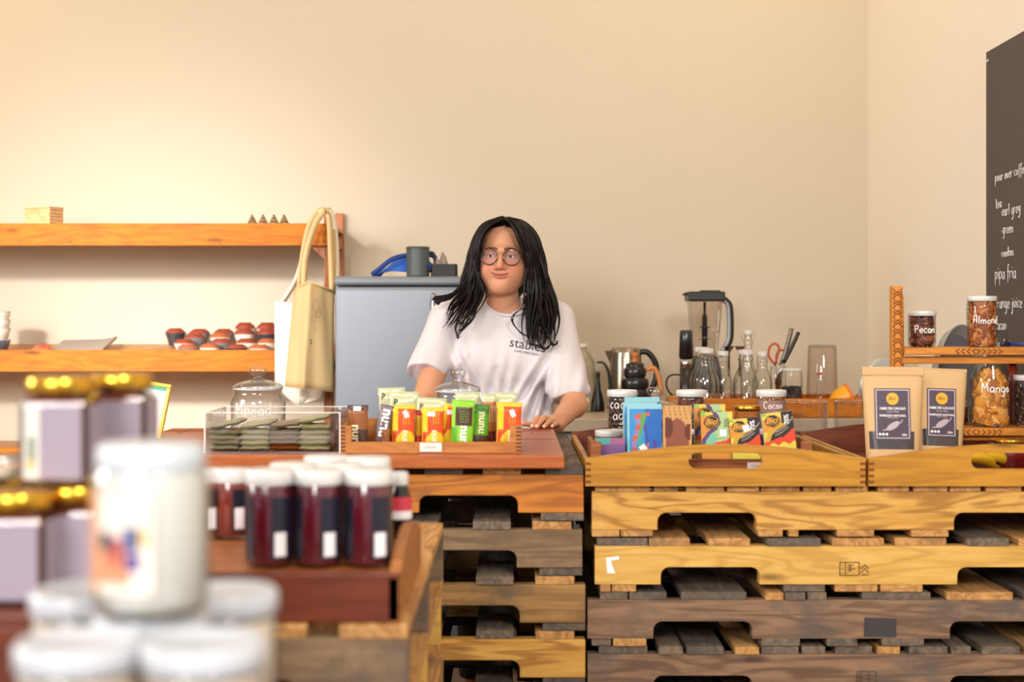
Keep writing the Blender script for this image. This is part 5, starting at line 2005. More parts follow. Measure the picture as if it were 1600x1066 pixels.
# tray of bottles on the worktop
TY = 5.02
tx0, tx1 = (1079 - 800) / F * TY, (1348 - 800) / F * TY
bt = thing('bottle_tray', ((tx0 + tx1) / 2, TY, ZC_), 'orange wooden tray on the worktop holding glass bottles and utensils', 'tray')
tw, th = tx1 - tx0, CZ + (505 - 623) / F * TY - ZC_
MB().box((0, .007, th / 2), (tw, .014, th), SHELFW).build('front_board', bt, bevel=.003)
MB().box((0, .333, th / 2), (tw, .014, th), SHELFW).build('back_board', bt, bevel=.003)
for s_2 in (-1, 1):
    MB().box((s_2 * (tw / 2 - .007), .17, th / 2), (.014, .312, th), SHELFW).build('side_board', bt, bevel=.003)
MB().box((0, .17, .005), (tw - .028, .312, .010), SHELFW).build('bottom_board', bt)
zt3 = ZC_ + .0105


def bottle(px, ytop, Y, w, lab, cap=True, seed=0, swing=False):
    s = F / Y
    H = CZ + (505 - ytop) / s - zt3
    r = w / 2 / s
    o = thing('glass_bottle', ((px - 800) / s, Y, zt3), lab, 'bottle', 'clear glass bottles in the worktop tray')
    hb = H - .010
    MB().lathe([(r * .85, 0), (r, .006), (r, hb * .48), (r * .92, hb * .58), (r * .55, hb * .76), (r * .50, hb * .86), (r * .60, hb * .88), (r * .60, hb * .91), (r * .50, hb * .93), (r * .50, hb)],
               glass('#f8f8f6', '#b4baba', 2.6), 36, cap1=False).build('glass_body', o)
    if swing:
        MB().lathe([(r * .42, hb - .005), (r * .56, hb), (r * .56, hb + .014), (r * .3, hb + .017)], LIDW, 24).build('stopper', o)
        b = MB()
        for s2 in (-1, 1):
            b.tube(smooth_path([(s2 * r * .52, 0, hb - .025), (s2 * r * .85, 0, hb - .01), (s2 * r * .75, 0, hb + .010), (s2 * r * .4, 0, hb + .012)], 4), .0012, STEEL, 6)
        b.build('wire_bail', o)
    else:
        MB().lathe([(r * .60, hb - .006), (r * .60, hb + .009), (r * .52, hb + .011), (0, hb + .011)], LIDW, 28, cap0=False).build('cap', o)
    return o


bottle(1097, 543, 5.20, 38, 'clear bottle with white cap, leftmost in the worktop tray')
bottle(1103, 545, 5.09, 40, 'clear bottle with white cap in front of the leftmost one')
bottle(1129, 549, 5.22, 30, 'straight clear bottle with white cap, between the front bottles')
bottle(1165, 547, 5.09, 40, 'clear milk-style bottle with white cap, at the front middle')
bottle(1191, 550, 5.22, 32, 'clear bottle with white cap, rightmost in the worktop tray')
bottle(1169, 519, 5.28, 24, 'taller swing-top clear bottle standing behind the others', swing=True)
# upside-down stemmed glasses
for px, lab in ((1139, 'dark-rimmed wine glass standing upside down behind the bottles, left'), (1156, 'dark-rimmed wine glass standing upside down behind the bottles, right')):
    Y = 5.30 if px == 1139 else 5.31
    o = thing('wine_glass', ((px - 800) / F * Y, Y, zt3), lab, 'glass', 'wine glasses behind the bottles')
    H = CZ + (505 - 541) / F * Y - zt3
    SMK = glass('#a89c98', '#2c2624', 1.2)
    MB().lathe([(.022, 0), (.026, H * .15), (.024, H * .38), (.006, H * .52)], GLASS, 28, cap0=False, cap1=False).build('bowl', o)
    MB().lathe([(.0045, H * .52), (.004, H * .9), (.018, H * .985), (.021, H)], SMK, 24).build('stem', o)

# utensil jar with scissors and knives
Yu = 5.19
s = F / Yu
jar(1216, 0, Yu, .029, CZ + (505 - 572) / s - zt3, 'open glass jar holding knives and orange scissors', lid=None, z=zt3, neck=.98, sh=.06)


def utensil(name, lab, cat, pts, r, mat, parts=()):
    P_ = [at(*p) for p in pts]
    b0 = P_[0]
    o = thing(name, b0, lab, cat, None)
    MB().tube(smooth_path([p - b0 for p in P_], 4), r, mat, 10, flat=.6).build(parts[0] if parts else 'handle', o)
    return o, b0


o, b0 = utensil('kitchen_knife', 'knife with a light steel handle, leftmost of the two in the jar', 'knife', [(1222, 566, 5.19), (1229, 545, 5.19), (1237, 513, 5.19)], .0085, plain('#7d7468', .3, metal=.4))
MB().tube([at(1216, 612, 5.19) - b0, at(1222, 566, 5.19) - b0], .007, STEEL, 6, flat=.2).build('blade', o)
o, b0 = utensil('kitchen_knife', 'knife with a black handle leaning right in the jar', 'knife', [(1225, 566, 5.175), (1237, 543, 5.175), (1248, 519, 5.175)], .0072, BLACK)
MB().tube([at(1212, 600, 5.19) - b0, at(1225, 566, 5.175) - b0], .006, STEEL, 6, flat=.2).build('blade', o)
b0 = at(1210, 570, 5.20)
o = thing('scissors', b0, 'scissors with orange loop handles standing in the jar', 'scissors')
OR = plain('#c9502a', .4)
MB().tube(smooth_path([at(*p, 5.20) - b0 for p in ((1209, 568), (1201, 556), (1203, 542), (1211, 537), (1217, 543), (1215, 556), (1211, 568))], 5), .0042, OR, 8).build('handle', o)
MB().tube(smooth_path([at(*p, 5.21) - b0 for p in ((1213, 568), (1214, 553), (1221, 547), (1228, 551), (1226, 562), (1217, 570))], 5), .0042, plain('#b5653e', .4), 8).build('handle', o)
MB().tube([at(1211, 568, 5.2) - b0, at(1214, 614, 5.2) - b0], .005, STEEL, 6, flat=.2).build('blade', o)
jar(1237, 0, 5.10, 16.5 / (F / 5.10), CZ + (505 - 577) / F * 5.10 - zt3, 'white-lidded glass jar two-thirds full of dark brown granules on the worktop tray', kind='nib', fill=.60, z=zt3, lidr=.98, lidh=.010, seed=22, neck=.95)
Yt = 5.22
s = F / Yt
o = thing('drinking_glass', ((1284.5 - 800) / s, Yt, zt3), 'tall clear tumbler standing upside down in the worktop tray', 'glass')
H = CZ + (505 - 540) / s - zt3
MB().lathe([(24.5 / s, 0), (24 / s, H * .3), (22 / s, H * .97), (20.5 / s, H), (0, H - .002), (19 / s, H - .008), (0, H - .010)], glass('#f4ece8', '#beb4b0', 1.5), 44, cap0=False).build('glass_body', o)
MB().lathe([(21.4 / s, H - .004), (21.8 / s, H), (20.6 / s, H + .001)], plain('#9a8f88', .3), 44, cap0=False, cap1=False).build('rim', o)
# small shot glass under/in front
o = thing('shot_glass', ((1279 - 800) / F * 5.08, 5.062, zt3), 'narrow clear glass with a wooden stopper in front of the tall tumbler', 'glass')
H = CZ + (505 - 583) / F * 5.062 - zt3
MB().lathe([(.012, 0), (.013, H * .5), (.008, H * .8), (.0095, H * .96)], GLASSB, 24, cap1=False).build('glass_body', o)
MB().lathe([(.0098, H * .96), (.0098, H), (.004, H + .002)], plain('#a8541f', .5), 20).build('stopper', o)
# orange citrus press lying on its side
o = thing('funnel', at(1316, 606, 5.083) - Vector((0, 0, 0)), 'bright orange-yellow plastic funnel lying on its side in the tray', 'funnel', rot=(0, 0, 0))
zfun = o.location.z
FY = plain('#f2a818', .35, var=.05)
X = Matrix.Rotation(-1.95, 4, 'Y')
MB().lathe([(.042, -.03), (.043, -.025), (.040, 0), (.034, .022), (.020, .040), (.010, .052), (.008, .085), (.006, .086)], FY, 36, X=X, cap0=False).build('cone', o)
MB().lathe([(.043, -.032), (.0455, -.030), (.0455, -.024), (.043, -.022)], plain('#e8731a', .35), 36, X=X, cap0=False, cap1=False).build('rim', o)
o.location.z = zt3 + .053
o = thing('steel_whisk', at(1338, 600, 5.18), 'striped steel strainer leaning beside the orange funnel', 'strainer', rot=(.1, .35, 0))
o.location.z = zt3 + .004
b = MB()
for k in range(9):
    b.tube([(-.016 + .004 * k, 0, 0), (-.016 + .004 * k, .001, .10)], .0009, STEEL, 5)
b.tube([(-.018, 0, 0), (.018, 0, 0), (.018, 0, .10), (-.018, 0, .10)], .0018, STEEL, 6, close=True)
b.build('grille', o)
MB().tube([(0, 0, .10), (0, 0, .14)], .003, STEEL, 8).build('handle', o)
o = thing('citrus_fruit', ((1320 - 800) / F * 5.24, 5.26, zt3 + .036), 'green-brown round fruit behind the orange funnel', 'fruit')
MB().lathe([(.001, -.036), (.02, -.031), (.034, -.014), (.037, .004), (.030, .024), (.016, .036), (.001, .039)], plain('#9c7d3c', .55, scale=40, var=.25), 28).build('peel', o)
MB().lathe([(.004, .037), (.003, .043)], plain('#5a5a28', .6), 10).build('stem', o)
o = thing('citrus_fruit', ((1338 - 800) / F * 5.24, 5.22, zt3 + .067), 'small orange fruit resting above the funnel near the pouch', 'fruit')
o.location.z = zt3 + .03
MB().lathe([(.001, -.03), (.018, -.026), (.029, -.010), (.030, .006), (.022, .022), (.010, .030), (.001, .031)], plain('#ef7f1a', .5, scale=60, var=.1), 28).build('peel', o)
MB().lathe([(.003, .030), (.002, .034)], plain('#5a5a28', .6), 10).build('stem', o)

# ---------------------------------------------------------------- foreground display (out of focus)
# jam tray on pallets
jx1 = (625 - 800) / F * 1.98
jz = CZ - .352
jx0 = jx1 - .72
jt = thing('jam_tray', ((jx0 + jx1) / 2, 1.98, jz - .065), 'dark reddish wooden tray in the blurred foreground holding the jam jars', 'tray')
jw = jx1 - jx0
REDW2 = wood('#6e2d12', '#5f250d', '#431808', 0, .4, 1, ring=.2)
jd = .46
MB().box((0, .009, .034), (jw, .018, .068), REDW2).build('front_board', jt, bevel=.002)
MB().box((0, jd - .009, .034), (jw, .018, .068), REDW2).build('back_board', jt, bevel=.002)
MB().box((0, jd / 2, .060), (jw - .036, jd - .036, .010), wood('#b06a38', '#a05c2e', '#6b3a1a', 0, .45)).build('bottom_board', jt)
side = [(0, 0)] + [(jd, 0)] + [(jd - jd * k / 16, .062 + .040 * max(0, math.sin(PI * k / 16)) ** .8) for k in range(17)]
for s2 in (-1, 1):
    MB().prism([[(p[0], p[1]) for p in side]], .016, wood('#b5753c', '#a4642f', '#74431d', 0, .45), Matrix.Translation((s2 * (jw / 2 - .008) + .008, 0, 0)) @ Matrix.Rotation(PI / 2, 4, 'Z')).build('side_board', jt, bevel=.003)
lowz = jz - .066
GF = 'pallets stacked under the foreground jam tray'
labf = ['tan pallet directly under the foreground jam tray', 'ochre pallet second under the foreground jam tray', 'hidden foreground pallet third from the top', 'hidden foreground pallet fourth from the top', 'hidden foreground pallet fifth from the top', 'hidden foreground pallet sitting on the floor']
nf_ = 6
ph_ = lowz / nf_
for k in range(nf_):
    t = .018
    top = lowz - k * ph_
    pallet(labf[k], jx1 - 1.219 - .004 * (k % 2) + .012, 1.965, top - t, [PAL_G, PAL_Y2, PAL_GY, PAL_D, PAL_G, PAL_G][k], [DK_Y, DK_Y, DK_G], ring_even(9, .095), ring_even(4, .10), GF, t=t, h=ph_ - 2 * t - .0004)

JAM = plain('#5a0f22', .15, coat=.7, var=.1)
JAML = plain('#e8e2e4', .6)


def jamjar(px, Y, lab, h=.135, r=.035, mat=JAM, tag_=True):
    o = thing('jam_jar', ((px - 800) / F * Y, Y, jz + .0006), lab, 'jar', 'dark red jam jars in the foreground tray')
    MB().lathe(jar_profile(r, h, .9, .10), GLASS, 36, cap1=False).build('glass_body', o)
    MB().lathe([(r * .8, .004), (r * .95, .008), (r * .95, h * .88), (r * .85, h * .93)], mat, 32).build('contents', o)
    MB().lathe([(r * .99, h - .016), (r * 1.02, h - .014), (r * 1.02, h + .002), (r * .94, h + .005), (0, h + .004)], LIDW, 36, cap0=False).build('lid', o)
    b = MB()
    n = 10
    vs, fs = [], []
    for i in range(n + 1):
        a = -PI / 2 + .35 + .5 * i / n
        vs += [((r + .0007) * math.cos(a), (r + .0007) * math.sin(a), .018), ((r + .0007) * math.cos(a), (r + .0007) * math.sin(a), .052)]
    for i in range(n):
        fs.append((2 * i, 2 * i + 2, 2 * i + 3, 2 * i + 1))
    b.add(vs, fs, PAPER, True)
    vs = []
    for i in range(n + 1):
        a = -PI / 2 + .22 + .95 * i / n
        vs += [((r + .0004) * math.cos(a), (r + .0004) * math.sin(a), .014), ((r + .0004) * math.cos(a), (r + .0004) * math.sin(a), h * .76)]
    b.add(vs, fs, plain('#1b1a2c', .35), True)
    vs = []
    for i in range(n + 1):
        a = -PI / 2 - 1.1 + .5 * i / n
        vs += [((r + .0004) * math.cos(a), (r + .0004) * math.sin(a), .014), ((r + .0004) * math.cos(a), (r + .0004) * math.sin(a), h * .76)]
    b.add(vs, fs, plain('#1b1a2c', .35), True)
    b.build('label', o)
    return o


J0 = [(422, 2.06, 'front-row jam jar, leftmost of the three in front'), (498, 2.06, 'front-row jam jar, middle of the three in front'), (576, 2.06, 'front-row jam jar, rightmost of the three in front'),
      (458, 2.15, 'second-row jam jar behind the gap between the left and middle front jars'), (532, 2.15, 'second-row jam jar behind the gap between the middle and right front jars'),
      (575, 2.25, 'third-row jam jar, its lid just above the right front jars'), (510, 2.27, 'third-row jam jar, its lid highest in the middle')]
for px, Y, lab in J0:
    jamjar(px, Y, lab)
AMB = plain('#7a2c1c', .15, coat=.7)
for px, Y, lab in ((362, 2.33, 'smaller reddish-brown jam jar at the back, just right of the big clear jar'), (322, 2.33, 'smaller dark jam jar at the back, mostly behind the big clear jar')):
    jamjar(px, Y, lab, .108, .032, AMB)
o = thing('sauce_bottle', ((625 - 800) / F * 2.33, 2.33, jz + .0006), 'small dark bottle with white cap and red label, right end of the jam tray', 'bottle')
MB().lathe([(.017, 0), (.019, .004), (.019, .065), (.012, .085), (.011, .095)], plain('#1d1512', .15, coat=.6), 28).build('glass_body', o)
MB().lathe([(.0125, .086), (.0135, .088), (.0135, .106), (.010, .108)], LIDW, 24).build('cap', o)
b = MB()
b.lathe([(.0194, .045), (.0194, .068)], plain('#cf3a4c', .5), 28, cap0=False, cap1=False)
b.lathe([(.0194, .032), (.0194, .045)], PAPER, 28, cap0=False, cap1=False)
b.build('label', o)

# left foreground: crate with gold-lidded jars
gz = CZ - .292
gx0, gx1 = -.80, (150 - 800) / F * 1.45
gt = thing('display_crate', ((gx0 + gx1) / 2, 1.42, 0), 'tall reddish wooden display crate at the lower left, carrying the gold-lidded jars', 'crate')
gw = gx1 - gx0
for x, d, nm, y in ((0, (gw, .018), 'front_board', .009), (0, (gw, .018), 'back_board', .371)):
    MB().box((0, 0, gz / 2), (gw, .018, gz - .012), REDW2).build(nm, gt, (0, y, -.006), bevel=.002)
for s2 in (-1, 1):
    MB().box((0, 0, gz / 2), (.018, .344, gz - .012), REDW2).build('side_board', gt, (s2 * (gw / 2 - .009), .19, -.006))
MB().box((0, 0, 0), (gw, .38, .012), REDW2).build('top_board', gt, (0, .19, gz - .006), bevel=.002)
HON = plain('#6b3320', .2, coat=.6, var=.2)
LABP = plain('#9c8f9e', .55)
LABP2 = plain('#d6d4cc', .55)


def hexjar(px, Y, z, lab, h=.112, r=.040, rz=0):
    o = thing('gold_lidded_jar', ((px - 800) / F * Y, Y, z), lab, 'jar', 'square labelled jars with gold lids in the left foreground', rz=rz)
    k = 1.28
    X = Matrix.Rotation(PI / 4, 4, 'Z')
    MB().lathe([(r * k * .95, 0), (r * k, .004), (r * k, h * .80), (r * .9, h * .90), (r * .86, h)], GLASS, 4, X=X, smooth=False, cap1=False).build('glass_body', o, bevel=.006)
    MB().lathe([(r * k * .90, .004), (r * k * .93, .008), (r * k * .93, h * .78), (r * .8, h * .86)], HON, 4, X=X, smooth=False).build('contents', o, bevel=.005)
    MB().lathe([(r * .90, h - .014), (r * .93, h - .012), (r * .93, h + .001), (r * .86, h + .004), (0, h + .003)], GOLD, 36, cap0=False).build('lid', o)
    q = r * k * .7071 + .0012
    b = MB()
    b.box((.004, -q, h * .41), (r * 1.45, .0008, h * .70), LABP)
    b.box((-r * .50, -q - .0006, h * .41), (r * .42, .0008, h * .70), LABP2)
    b.box((-r * .50, -q - .0012, h * .34), (r * .18, .0006, h * .25), plain('#7d8a74', .6))
    b.box((-r * .52, -q - .0013, h * .20), (r * .12, .0006, h * .10), plain('#d9a83c', .6))
    b.box((-q, .002, h * .41), (.0008, r * 1.3, h * .70), LABP2)
    b.box((q, .002, h * .41), (.0008, r * 1.3, h * .70), LABP)
    b.build('label', o)
    return o


H1 = .117
for px, Y, z, lab in ((28, 1.50, gz, 'bottom-layer gold-lidded jar at the left edge of the picture'), (118, 1.56, gz, 'bottom-layer gold-lidded jar beside the big clear jar'),
                      (-20, 1.62, gz, 'bottom-layer gold-lidded jar cut by the left edge, at the back'), (70, 1.68, gz, 'bottom-layer gold-lidded jar at the back, supporting the upper ones'),
                      (96, 1.56, gz + H1 + .001, 'upper gold-lidded jar standing on the others, left one'), (188, 1.66, gz + H1 + .001, 'upper gold-lidded jar, further back on the right, half behind the big clear jar')):
    hexjar(px, Y, z, lab)
hexjar(182, 1.66, gz, 'bottom-layer gold-lidded jar hidden behind the big clear jar')
o = thing('tealight_holder', ((8 - 800) / F * 1.60, 1.585, gz + H1 + .0012), 'silver-rimmed glass tealight holder at the left edge, atop the gold-lidded jars', 'candle holder')
MB().lathe([(.020, 0), (.024, .002), (.026, .020), (.026, .024)], GLASSB, 28, cap1=False).build('glass_body', o)
MB().lathe([(.0265, .020), (.0275, .026), (.025, .026)], STEEL, 28, cap0=False, cap1=False).build('rim', o)
MB().lathe([(.018, .003), (.018, .014)], plain('#d9c9b0', .6), 24).build('wax', o)

# nearest: big clear jar on white-lidded jars
wz = CZ - .222
st = thing('display_stand', (-.27, .90, 0), 'stand below the nearest white-lidded jars, under the bottom edge of the picture', 'stand')
stz = wz - .118
MB().box((0, 0, stz - .01), (.40, .40, .02), REDW2).build('top_board', st, (0, .17, 0), bevel=.002)
for sx_ in (-1, 1):
    for sy_ in (-1, 1):
        MB().box((0, 0, (stz - .02) / 2), (.035, .035, stz - .02), REDW2).build('leg', st, (sx_ * .17, .15 + sy_ * .14, 0))


WHITE_REFL = plain('#d6d4ca', .45, var=.03)
for px, Y, lab in ((122, 1.0, 'nearest white-lidded jar at the bottom left, cut by the lower edge'), (318, 1.0, 'nearest white-lidded jar at the bottom, right of the first one'),
                   (235, 1.10, 'white-lidded jar behind the two nearest ones, directly under the big clear jar'), (352, 1.19, 'white-lidded jar at the back of the bottom group, right side'), (130, 1.19, 'white-lidded jar at the back of the bottom group, left side')):
    o = thing('preserve_jar', ((px - 800) / F * Y, Y, stz + .0005), lab, 'jar', 'white-lidded jars at the very bottom of the foreground')
    h, r = .112, .043
    MB().lathe(jar_profile(r, h, .9, .12), GLASS, 40, cap1=False).build('glass_body', o)
    MB().lathe([(r * .8, .005), (r * .94, .010), (r * .94, h * .84)], plain('#cbb9a4', .5, var=.2, scale=30), 36).build('contents', o)
    MB().lathe([(r * .98, h - .014), (r * 1.02, h - .012), (r * 1.02, h + .002), (r * .95, h + .0055), (r * .9, h + .0055), (r * .87, h + .003), (0, h + .003)], plain('#bfc3c9', .25, spec=.6, var=.02), 40, cap0=False).build('lid', o)
Yw = 1.085
o = thing('clear_jar', ((237 - 800) / F * Yw, Yw, wz + .0005), 'large blurred clear jar with a colourful label and pale lid, nearest in the foreground', 'jar')
r, h = .0435, .122
MB().lathe(jar_profile(r, h, .92, .12), GLASSB, 44, cap1=False).build('glass_body', o)
MB().lathe([(r * .8, .005), (r * .94, .010), (r * .94, h * .86), (r * .85, h * .92)], WHITE_REFL, 40).build('contents', o)  # pale solid fill painted in for the white reflections of the clear glass
MB().lathe([(r * .90, h - .012), (r * .93, h - .010), (r * .93, h + .004), (r * .86, h + .008), (0, h + .007)], plain('#c4ccd2', .3, spec=.6), 40, cap0=False).build('lid', o)
b = MB()


def cyl_patch(a0, a1, z0_, z1_, m, d=.0008, n=12):
    vs, fs = [], []
    for i in range(n + 1):
        a = -PI / 2 + a0 + (a1 - a0) * i / n
        vs += [((r + d) * math.cos(a), (r + d) * math.sin(a), z0_), ((r + d) * math.cos(a), (r + d) * math.sin(a), z1_)]
    for i in range(n):
        fs.append((2 * i, 2 * i + 2, 2 * i + 3, 2 * i + 1))
    b.add(vs, fs, m, True)


cyl_patch(-1.15, .28, .022, .096, plain('#e6d8cc', .6))
cyl_patch(-1.15, -.80, .022, .096, plain('#d99a68', .6), .0012)
cyl_patch(-.80, -.10, .030, .060, plain('#cf8a66', .6), .0012)
cyl_patch(-.72, -.46, .054, .068, plain('#3d4a58', .6), .0016)
cyl_patch(-.44, -.28, .044, .064, plain('#a83a3a', .6), .0016)
cyl_patch(-.22, .02, .054, .072, plain('#3c4f8a', .6), .0016)
cyl_patch(.02, .16, .058, .070, plain('#c9a83c', .6), .0016)
cyl_patch(-.18, .06, .040, .052, plain('#4a3f8a', .6), .0016)
b.build('label', o)

# ---------------------------------------------------------------- the woman behind the counter
def grid(lo, hi, h):
    ax_ = [np.arange(lo[i], hi[i] + h, h, dtype=np.float32) for i in range(3)]
    return np.meshgrid(*ax_, indexing='ij')


def smin(a, b, k):
    h = np.clip(.5 + .5 * (b - a) / k, 0, 1)
    return b * (1 - h) + a * h - k * h * (1 - h)


def smax(a, b, k): return -smin(-a, -b, k)


def ell(P, c, r):
    q = [(P[i] - c[i]) / r[i] for i in range(3)]
    k0 = np.sqrt(q[0] ** 2 + q[1] ** 2 + q[2] ** 2) + 1e-9
    k1 = np.sqrt(sum((q[i] / r[i]) ** 2 for i in range(3))) + 1e-9
    return k0 * (k0 - 1) / k1


def cap_(P, a, b, r1, r2, sy=1.0):
    """tapered capsule; sy squashes the y distance"""
    a, b = np.array(a, float), np.array(b, float)
    d = b - a
    L = float(d @ d) + 1e-12
    t = np.clip(((P[0] - a[0]) * d[0] + (P[1] - a[1]) * d[1] + (P[2] - a[2]) * d[2]) / L, 0, 1)
    return np.sqrt((P[0] - a[0] - t * d[0]) ** 2 + ((P[1] - a[1] - t * d[1]) / sy) ** 2 + (P[2] - a[2] - t * d[2]) ** 2) - (r1 + (r2 - r1) * t)


def nets(D, lo, h):
    """surface nets: vertices and quads of the zero level"""
    S = D < 0
    nx, ny, nz = D.shape
    cn = np.zeros((nx - 1, ny - 1, nz - 1), np.int32)
    offs = [(i, j, k) for i in (0, 1) for j in (0, 1) for k in (0, 1)]
    for i, j, k in offs:
        cn += S[i:nx - 1 + i, j:ny - 1 + j, k:nz - 1 + k]
    act = (cn > 0) & (cn < 8)
    idx = -np.ones(act.shape, np.int64)
    cells = np.argwhere(act)
    idx[act] = np.arange(len(cells))
    acc = np.zeros((len(cells), 3)); cnt = np.zeros(len(cells))
    for a in range(8):
        for b in range(a + 1, 8):
            oa, ob = np.array(offs[a]), np.array(offs[b])
            if abs(oa - ob).sum() != 1: continue
            va = D[tuple((cells + oa).T)]; vb = D[tuple((cells + ob).T)]
            m = (va < 0) != (vb < 0)
            t = np.where(m, va / np.where(m, va - vb, 1), 0)
            p = oa + (ob - oa) * t[:, None]
            acc[m] += p[m]; cnt[m] += 1
    V = (cells + acc / cnt[:, None]) * h + np.array(lo)
    Fc = []
    for ax_ in range(3):
        sl0 = [slice(None)] * 3; sl1 = [slice(None)] * 3
        sl0[ax_] = slice(0, -1); sl1[ax_] = slice(1, None)
        ch = S[tuple(sl0)] != S[tuple(sl1)]
        e = np.argwhere(ch)
        u, v = [(1, 2), (2, 0), (0, 1)][ax_]
        e = e[(e[:, u] > 0) & (e[:, v] > 0) & (e[:, u] < act.shape[u]) & (e[:, v] < act.shape[v])]
        q = []
        for du, dv in ((-1, -1), (0, -1), (0, 0), (-1, 0)):
            c = e.copy(); c[:, u] += du; c[:, v] += dv
            q.append(idx[tuple(c.T)])
        q = np.stack(q, 1)
        flip = S[tuple(e.T)]
        q[~flip] = q[~flip][:, ::-1]
        Fc.append(q[(q >= 0).all(1)])
    return V, np.concatenate(Fc)


SKIN = None


def attr_mat(name, rough, sss=0, spec=.4):
    m, nt, b = nodes_of(name)
    a = nt.nodes.new('ShaderNodeAttribute')
    a.attribute_name = 'tone'
    nt.links.new(a.outputs['Color'], b.inputs['Base Color'])
    b.inputs['Roughness'].default_value = rough
    b.inputs['Specular IOR Level'].default_value = spec
    if sss:
        b.inputs['Subsurface Weight'].default_value = sss
        b.inputs['Subsurface Radius'].default_value = (.012, .005, .003)
        b.inputs['Subsurface Scale'].default_value = 1.0
    return m


def mesh_obj(name, V, Fq, mat, cols=None, parent=None, loc=None):
    me = bpy.data.meshes.new(name)
    me.from_pydata([tuple(v) for v in V], [], [tuple(int(i) for i in f) for f in Fq])
    me.materials.append(mat)
    me.polygons.foreach_set('use_smooth', [True] * len(me.polygons))
    if cols is not None:
        ca = me.color_attributes.new('tone', 'FLOAT_COLOR', 'POINT')
        c4 = np.ones((len(V), 4), np.float32)
        c4[:, :3] = cols
        ca.data.foreach_set('color', c4.ravel())
    me.update()
    o = bpy.data.objects.new(name, me)
    COL.objects.link(o)
    if parent: o.parent = parent
    if loc is not None: o.location = loc
    return o


YP = 4.5
SP = F / YP
HC = np.array(at(786, 402, YP))                    # between the eyes, centre of the head
woman = thing('person', (HC[0], YP, 0), 'woman with long dark hair and round glasses in a white t-shirt, standing behind the counter and resting one hand on it', 'person')
woman['label'] = 'woman with long dark hair, round glasses and white t-shirt standing behind the counter'
BO = np.array([HC[0], YP, 0])


def A(px, py, Y): return np.array(at(px, py, Y)) - BO


# head in its own frame: x right in the picture, -y towards the camera, z up, origin between the eyes
yaw, rollh, pitch = math.radians(-4.5), math.radians(2), math.radians(0)
RH = (Matrix.Rotation(rollh, 3, 'Y') @ Matrix.Rotation(yaw, 3, 'Z'))
RHn = np.array(RH)
h0 = .0022
lo, hi = (-.10, -.14, -.19), (.10, .13, .14)
P = grid(lo, hi, h0)
D = ell(P, (0, .018, .036), (.073, .092, .086))
D = smin(D, ell(P, (0, -.022, -.030), (.066, .070, .080)), .03)
for s in (-1, 1):
    D = smin(D, ell(P, (s * .038, -.050, -.040), (.032, .034, .036)), .03)
    D = smin(D, ell(P, (s * .046, -.012, -.066), (.022, .036, .024)), .03)
    D = smin(D, cap_(P, (s * .012, -.086, .020), (s * .048, -.072, .018), .006, .006), .02)
D = smin(D, ell(P, (0, -.066, -.092), (.022, .020, .018)), .025)
D = smin(D, ell(P, (0, -.03, -.098), (.042, .04, .02)), .03)
D = smin(D, cap_(P, (0, .014, -.06), (0, .034, -.19), .049, .056), .012)         # neck
for s in (-1, 1):
    D = smax(D, -ell(P, (s * .031, -.096, -.001), (.0185, .016, .0115)), .012)
    D = smin(D, ell(P, (s * .031, -.0735, -.001), (.0145, .0135, .0135)), .003)   # lids over the eyeballs
    # opening between the lids
    xx = (P[0] - s * .031) / .0135
    op = np.maximum(np.abs(xx) - 1, (np.abs(P[2] + .002 - .0008 * (1 - xx ** 2)) - .0042 * np.sqrt(np.clip(1 - xx ** 2, 0, 1))) / .0135) * .0135
    op = np.maximum(op, P[1] + .078)
    D = smax(D, -op, .001)
D = smin(D, cap_(P, (0, -.082, .010), (0, -.103, -.030), .0075, .0105), .012)    # nose
D = smin(D, ell(P, (0, -.104, -.034), (.010, .010, .009)), .006)
for s in (-1, 1):
    D = smin(D, ell(P, (s * .0125, -.095, -.037), (.0075, .0090, .0068)), .005)
    D = smax(D, -ell(P, (s * .0065, -.101, -.0455), (.0034, .005, .003)), .003)
    D = smin(D, ell(P, (s * .0765, .012, -.010), (.010, .018, .029)), .008)       # ears
# mouth: a closed smile
mz = lambda x: -.0605 + 8.0 * x * x
for (dz, ry, rz_, k) in ((.0035, .0065, .0046, .004), (-.0048, .0075, .0058, .004)):
    for xs in (-.018, -.012, -.006, 0, .006, .012, .018):
        f = 1 - (xs / .030) ** 2
        D = smin(D, ell(P, (xs, -.0865 + 7 * xs * xs, mz(xs) + dz * f), (.006, ry * (.6 + .4 * f), rz_ * f)), k)
for xs in np.linspace(-.026, .026, 15):
    D = smax(D, -ell(P, (xs, -.094 + 7.5 * xs * xs, mz(xs) + .0002), (.0045, .0052, .0011)), .0016)
D = smax(D, -ell(P, (0, -.099, -.0765), (.016, .006, .004)), .008)
V, Q = nets(D, lo, h0)
# eyeballs
uv = []
base = np.array(rgb('#cf9674')[:3])
col = np.tile(base, (len(V), 1))


def blend(mask, c):
    global col
    m = np.clip(mask, 0, 1)[:, None]
    col = col * (1 - m) + np.array(rgb(c)[:3]) * m


